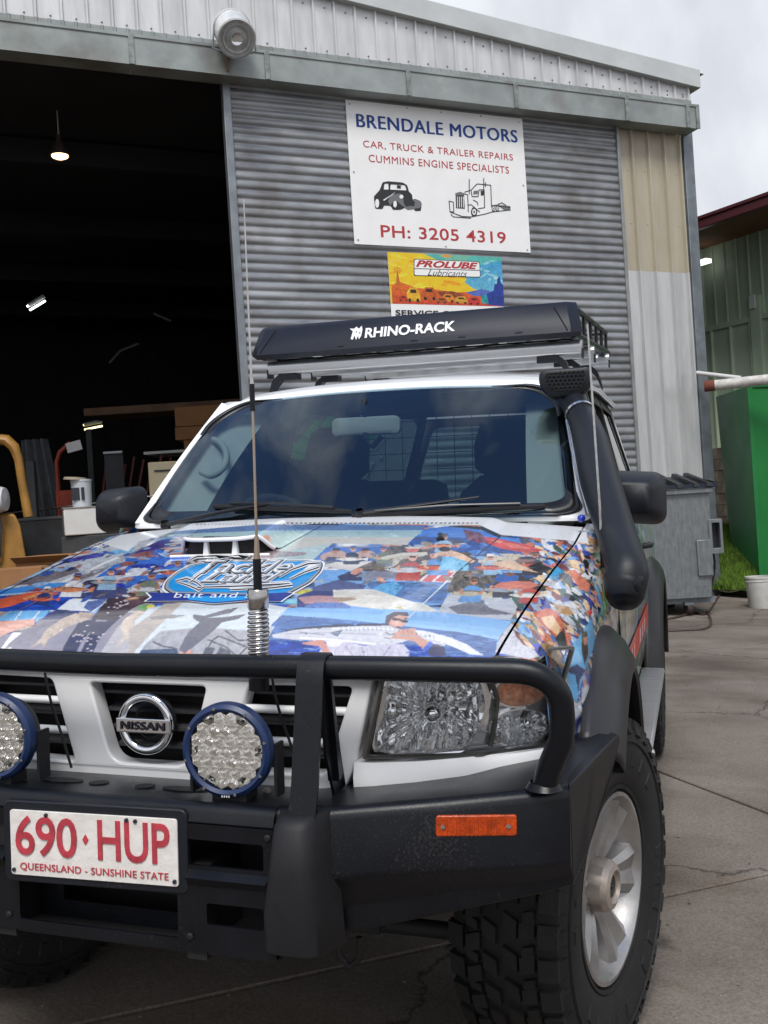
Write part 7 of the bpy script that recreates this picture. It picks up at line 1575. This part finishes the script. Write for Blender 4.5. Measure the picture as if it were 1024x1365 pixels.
# neighbouring shed
e0 = at(900, 312, 16.4); e1 = at(1024, 272, 14.9); dvn = Vector((e1.x-e0.x, e1.y-e0.y, 0)).normalized(); nn = Vector((-dvn.y, dvn.x, 0))
if nn.dot(Vector((CAM[0]-e0.x, CAM[1]-e0.y, 0))) > 0: nn = -nn
yawn = math.atan2(dvn.y, dvn.x); wall0 = Vector((e0.x, e0.y, 0))+nn*1.15
nb = thing('neighbour_shed', 'sage green clad shed with maroon eave behind the green container', 'shed', tuple(wall0), (0, 0, yawn))
def nloc(px, py, off=0):     # pixel on the wall plane -> (along, z)
    d_ = ray(px, py); o_ = np.array(wall0)+np.array(nn)*off; t = ((o_-CAM)@np.array(nn))/(d_@np.array(nn)); P_ = CAM+t*d_; return float((P_-np.array(wall0))@np.array(dvn)), float(P_[2])
ze_ = float(e1.z); zb_ = nloc(955, 606)[1]; xr = nloc(1010, 400)[0]
zrail = nloc(985, 432)[1]
mb = ribbed(-3, 8, lambda s: zrail+.06, lambda s: ze_+.1, .24, .055, .03, 0.0); mb.build('upper_cladding', M['greenwall'], nb, solid=.002)
mb = ribbed(-3, 8, lambda s: zb_, lambda s: zrail, .40, .07, .05, -.03); mb.build('lower_cladding', M['greenwall'], nb, solid=.002)
mb = MB(); mb.bb(-3, 8, -.07, 0, zrail-.02, zrail+.07); mb.bb(-3, 8, -.05, 0, zb_-.05, zb_+.02); mb.build('wall_rail', M['greenwall'], nb, None, .004)
mb = MB(); mb.bb(xr-.10, xr+.10, -.10, -.02, zb_, nloc(1010, 395)[1]); mb.build('wall_post', M['greenwall'], nb, None, .004)
mb = MB(); x = nloc(1009, 405)[0]; mb.bb(x-.05, x+.05, -.14, -.10, nloc(1009, 412)[1], nloc(1009, 394)[1]); mb.build('post_tag', M['whitebox'], nb)
mb = MB(); mb.bb(-3, 8, -1.15, 6, ze_-.02, ze_+.0); mb.build('soffit', M['soffit'], nb); mb = MB(); mb.bb(-3, 8, -1.26, -1.15, ze_-.05, ze_+.09); mb.bb(-3, 8, -1.28, -1.13, ze_+.09, ze_+.15); mb.build('eave_gutter', M['maroon'], nb, None, .01)
mb = MB(); mb.add([(-3, -1.1, ze_+.12), (8, -1.1, ze_+.12), (8, 6, ze_+1.2), (-3, 6, ze_+1.2)], [(0, 1, 2, 3)]); mb.build('shed_roof', M['maroon'], nb)
x, z = nloc(938, 349, -.3); mb = MB(); mb.bb(x-.16, x+.09, -.35, -.2, z-.03, z+.04); mb.build('shed_lamp', emis('shed_lamp_white', (1, 1, 1), .9), nb)
rwz = float(at(955, 608, 15.2).z); rwo = wall0-nn*.2
rw = thing('retaining_wall', 'stained brown block retaining wall below the sage shed', 'wall', tuple(Vector((rwo.x, rwo.y, -.9))), (0, 0, yawn))
hgt = zb_+.9-.02; rows = int(hgt/.2)
bme = None
for j in range(rows+1):
    for i in range(-8, 20):
        x = i*.4+(.2 if j % 2 else 0)
        if bme is None:
            mb = MB(); mb.bb(-.196, .196, 0, .19, .004, .196); o = mb.build('block', M['block'], rw, None); bme = o.data
        else: o = link(bpy.data.objects.new('block', bme), rw)
        o.location = (x, random.uniform(-.006, .006), j*.2)
mb = MB(); mb.bb(-3, 8, .02, .5, 0, hgt+.1); mb.build('wall_core', M['earth'], rw)
# grass bank
def grassmat():
    return mat('bright_grass', (.10, .20, .018), .8, var=.35, vscale=6, col2=(.17, .30, .03))
M['grass'] = grassmat()
g0 = at(965, 712, 14.2); gx = Vector((g0.x, g0.y, 0)); mb = MB()
zg0 = float(at(965, 788, 12.6).z); zg1 = float(at(965, 705, 14.4).z)
bank0 = at(950, 786, 13.0); bank1 = at(950, 704, 15.0); rd = Vector((dvn.x, dvn.y, 0))
mb.grid(lambda u, v: Vector((bank0.x, bank0.y, bank0.z))*(1-v)+Vector((bank1.x, bank1.y, bank1.z))*v+rd*(u*3.2-1.6)+Vector((0, 0, .03*math.sin(u*30+v*9))), 40, 12); bank = tag(mb.build('grass_bank', mat('soil', (.05, .05, .02), .95), None, 60), kind='structure')
bv = []; bf = []
for k_ in range(26000):
    u, v = random.random(), random.random(); p = Vector(bank0)*(1-v)+Vector(bank1)*v+rd*(u*2.0-1.3); h = random.uniform(.05, .14); a = random.uniform(0, 6.28); w = .007; b = len(bv)
    l = Vector((random.uniform(-.05, .05), random.uniform(-.05, .05), h)); e_ = Vector((math.cos(a)*w, math.sin(a)*w, 0)); bv += [p-e_, p+e_, p+l]; bf.append((b, b+1, b+2))
gr = mesh_obj('grass', bv, bf, M['grass']); tag(gr, 'bright green grass on the bank behind the steel bin', 'grass', kind='stuff')
# green container
d = 12.7; cpt = at(1007, 640, d); cz0 = gz(cpt.x)+.12; zt_ = float(at(1000, 513, d).z)
gc = thing('green_container', 'tall bright green steel container with dark left side, behind the white bucket', 'container', (cpt.x, cpt.y, cz0), (0, 0, VY-.02))
hh = zt_-cz0; wr = 1.7
def cbox(x0, x1, y0, y1, z0, z1): 
    m_ = MB(); m_.bb(x0, x1, y0, y1, z0, z1); return m_
v = [(-.02, 0, 0), (wr, .1, 0), (wr-.1, 1.3, 0), (.06, 1.25, 0), (-.0, 0, hh), (wr, .1, hh), (wr-.1, 1.3, hh), (-.04, 1.25, hh)]
mb = MB(); mb.add(v, [(0, 1, 2, 3), (4, 5, 6, 7), (0, 1, 5, 4), (1, 2, 6, 5), (2, 3, 7, 6), (3, 0, 4, 7)]); mb.build('container_body', M['green'], gc, None, .012)
mb = MB(); mb.bb(-.03, .03, -.012, .0, .05, hh-.02); mb.bb(.0, wr, -.01, .02, hh-.04, hh+.03); mb.bb(.62, .64, -.006, .03, 0, hh); mb.build('container_rib', M['green'], gc, None, .004)
for x, z in ((.28, .85), (.30, 1.0), (.45, .4), (.36, hh-.3)):
    mb = MB(); mb.bb(x-.012, x+.012, -.01, -.004+.03, z-.012, z+.012); mb.build('container_sticker', M['whitebox'], gc)
for x in (-.05, .8, 1.5):
    mb = MB(); mb.bb(x-.1, x+.1, .05, 1.1, -.16, 0); mb.build('timber_bearer', mat('grey_timber', (.20, .15, .11), .9, var=.4) if x < 0 else bpy.data.materials['grey_timber'], gc)
# pole resting on the container
p0 = at(940, 515, 12.6); p1 = at(1060, 502, 12.2); mb = MB(); mb.tube([p0, p1], .068, 20); po = mb.build('steel_pole', mat('chipped_white_pole', (.52, .50, .47), .6, var=.3, vscale=9), None, 50); tag(po, 'white painted steel pole with a rusty end, laid across above the green container', 'pole')
mb = MB(); dd = (p1-p0).normalized(); mb.tube([p0-dd*.01, p0+dd*.12], .072, 20); mb.build('rusty_end', mat('rusty_end', (.13, .04, .025), .9, var=.3), po, 50)
mb = MB(); mb.bb(0, .08, 0, .08, 0, 1); 
q0 = at(1055, 512, 12.25); post = thing('pole_stand', 'upright steel stand carrying the white pole at the right edge', 'stand', (q0.x, q0.y, gz(q0.x)), (0, 0, VY)); mb = MB(); mb.bb(-.05, .05, -.05, .05, 0, q0.z-gz(q0.x)-.07); mb.build('stand_post', M['post'], post); mb = MB(); mb.bb(-.2, .2, -.2, .2, 0, .03); mb.build('stand_foot', M['post'], post)
mb = MB(); mb.tube([at(929, 497, 12.9), at(988, 504, 12.5)], .028, 8); ro = mb.build('thin_rod', M['whitebox'], None, 50); tag(ro, 'thin pale rod fixed to the corner post above the rusty pole end', 'rod')
# bucket
d = 11.6; cb_ = at(1014, 808, d); bu = thing('white_bucket', 'white plastic bucket on the concrete in front of the green container', 'bucket', (cb_.x, cb_.y, cb_.z), (0, 0, 0)); r = 17*K(d); h = 45*K(d); mb = MB(); mb.lathe([(r*.86, 0), (r*.9, .01), (r, h*.94), (r*1.04, h*.95), (r*1.04, h), (r*.97, h), (r*.9, .03), (0, .02)], (0, 0, 0), (0, 0, 1), 36); mb.build('bucket_body', mat('white_poly', (.58, .58, .55), .45, var=.15, vscale=5), bu, 40); mb = MB(); mb.lathe([(r*1.03, h*.86), (r*1.05, h*.87), (r*1.03, h*.88)], (0, 0, 0), (0, 0, 1), 36); mb.build('bucket_rim', bpy.data.materials['white_poly'], bu, 40)
bu.location.z = gz(cb_.x)-.03
# steel waste bin
M['binsteel'] = mat('galvanised_bin_steel', (.19, .205, .212), .42, .45, var=.20, vscale=9, stretch=(3, 3, 1), bump=.25, bscale=18, rvar=.12)
d = 10.9; bc = at(908, 800, d); bn = thing('steel_waste_bin', 'galvanised steel waste bin on castors with a black ribbed lid', 'waste bin', (bc.x, bc.y, gz(bc.x)), (0, 0, VY-.06))
kk = K(d); zb0 = float(at(908, 799, d).z)-gz(bc.x); zt0 = float(at(908, 652, d).z)-gz(bc.x); w0 = 44*kk; 
mb = MB(); mb.loft([[(x0, 0, z), (x1, 0, z), (x1, 1.1, z), (x0, 1.1, z)] for x0, x1, z in ((-w0-.35, w0-.02, zb0), (-w0-.35, w0+.02, zt0))], True, True); bo = mb.build('bin_body', M['binsteel'], bn, None, .012)
mb = MB(); mb.bb(-w0-.38, w0+.05, -.04, 0.03, zt0-.06, zt0+.0); mb.build('bin_rim', M['binsteel'], bn, None, .008)
mb = MB(); mb.bb(w0*.55, w0+.0, -.035, 0, zt0-.98-.0, zt0-.58); mb.build('bin_plate', M['binsteel'], bn, None, .006)
zp0, zp1 = float(at(950, 738, d).z)-gz(bc.x), float(at(950, 692, d).z)-gz(bc.x)
plate('side_pocket', [rrect(w0-.02, w0+.13, zp0, zp1, .01), rrect(w0+.015, w0+.10, zp0+.06, zp1-.04, .01)], .12, lambda u, v, w: (u, -.02+.12-w, v), M['binsteel'], bn, .004)
mb = MB(); mb.bb(w0+.0, w0+.11, .09, .10, zp0+.04, zp1-.03); mb.build('pocket_back', M['engrave'], bn)
lid = MB(); lid.loft([[(-w0-.40, -.06, zt0), (w0+.10, -.06, zt0), (w0+.10, .02, zt0+.05), (-w0-.4, .02, zt0+.05)], [(-w0-.40, 1.0, zt0+.16), (w0+.10, 1.0, zt0+.16), (w0+.10, 1.12, zt0+.05), (-w0-.4, 1.12, zt0+.05)]], True, True)
ld = lid.build('bin_lid', M['plastic'], bn, None, .008)
for x in (-.30, -.12, .06, .24, .38):
    mb = MB(); mb.loft([[(x-.035, -.05, zt0+.015), (x+.035, -.05, zt0+.015), (x+.025, -.04, zt0+.055), (x-.025, -.04, zt0+.055)], [(x-.035, 1.0, zt0+.155), (x+.035, 1.0, zt0+.155), (x+.025, .98, zt0+.20), (x-.025, .98, zt0+.20)]], True, True); mb.build('lid_rib', M['plastic'], ld)
mb = MB(); mb.bb(-w0-.38, w0+.03, .1, 1.0, zb0-.06, zb0); mb.build('bin_base', M['post'], bn)
for x, y in ((.10, .08), (-.5, .08), (.10, .95)):
    mb = MB(); mb.lathe([(0, -.03), (.07, -.03), (.075, 0), (.07, .03), (0, .03)], (x, y+.02, .076), (1, .15, 0), 20); ca = mb.build('castor', mat('castor_rubber', (.03, .018, .015), .7) if x > 0 and y < .5 else bpy.data.materials['castor_rubber'], bn, 40); mb = MB(); mb.bb(x-.05, x+.05, y-.04, y+.07, .12, zb0-.04); mb.build('castor_fork', M['post'], ca)
for k_, (x, w) in enumerate(((.04, .035), (.11, .03), (.17, .035), (.25, .03))):
    plate('stencil_mark', [[(x, zb0+.07), (x+w*.35, zb0+.07), (x+w*.35, zb0+.125), (x+w, zb0+.125), (x+w, zb0+.145), (x, zb0+.145)]] if k_ % 2 else [[(x+w*.3, zb0+.07), (x+w*.6, zb0+.07), (x+w*.6, zb0+.125), (x+w, zb0+.125), (x+w, zb0+.145), (x, zb0+.145), (x, zb0+.125), (x+w*.3, zb0+.125)]], .001, lambda u, v, w_: (u, -.004-w_, v), M['post'], bn)
# cables on the ground by the bin
def gpt(px, py, h=.012):
    q_ = car(px, py, 2, h); return Vector(c2w(q_))
for k_, pts in enumerate(([(860, 827), (885, 826), (905, 822), (925, 817), (938, 819), (943, 815), (948, 830), (940, 838), (915, 840), (880, 841), (856, 840)], [(944, 818), (950, 808), (958, 795), (966, 786), (1000, 790), (1010, 787)])):
    pp = [gpt(a, b) for a, b in pts]; P_, R_ = smooth_path(pp, [.013]*len(pp), 4)
    o = MB().tube(P_, R_, 6).build('ground_cable', mat('brown_cable', (.06, .035, .028), .6) if k_ == 0 else bpy.data.materials['brown_cable'], None, 50); tag(o, ['brown cable looping on the concrete at the foot of the steel bin', 'brown cable running from the bin back to the grass edge'][k_], 'cable', 'brown cables on the ground')
hp = [at(951, 735, 10.95), at(953, 750, 11.0), at(952, 765, 11.05), at(949, 780, 11.1)]; o = MB().tube(hp, .012, 6).build('hanging_cable', bpy.data.materials['brown_cable'], None, 50); tag(o, 'short black cable hanging from the pocket on the side of the steel bin', 'cable')
print('objects', len(bpy.data.objects))
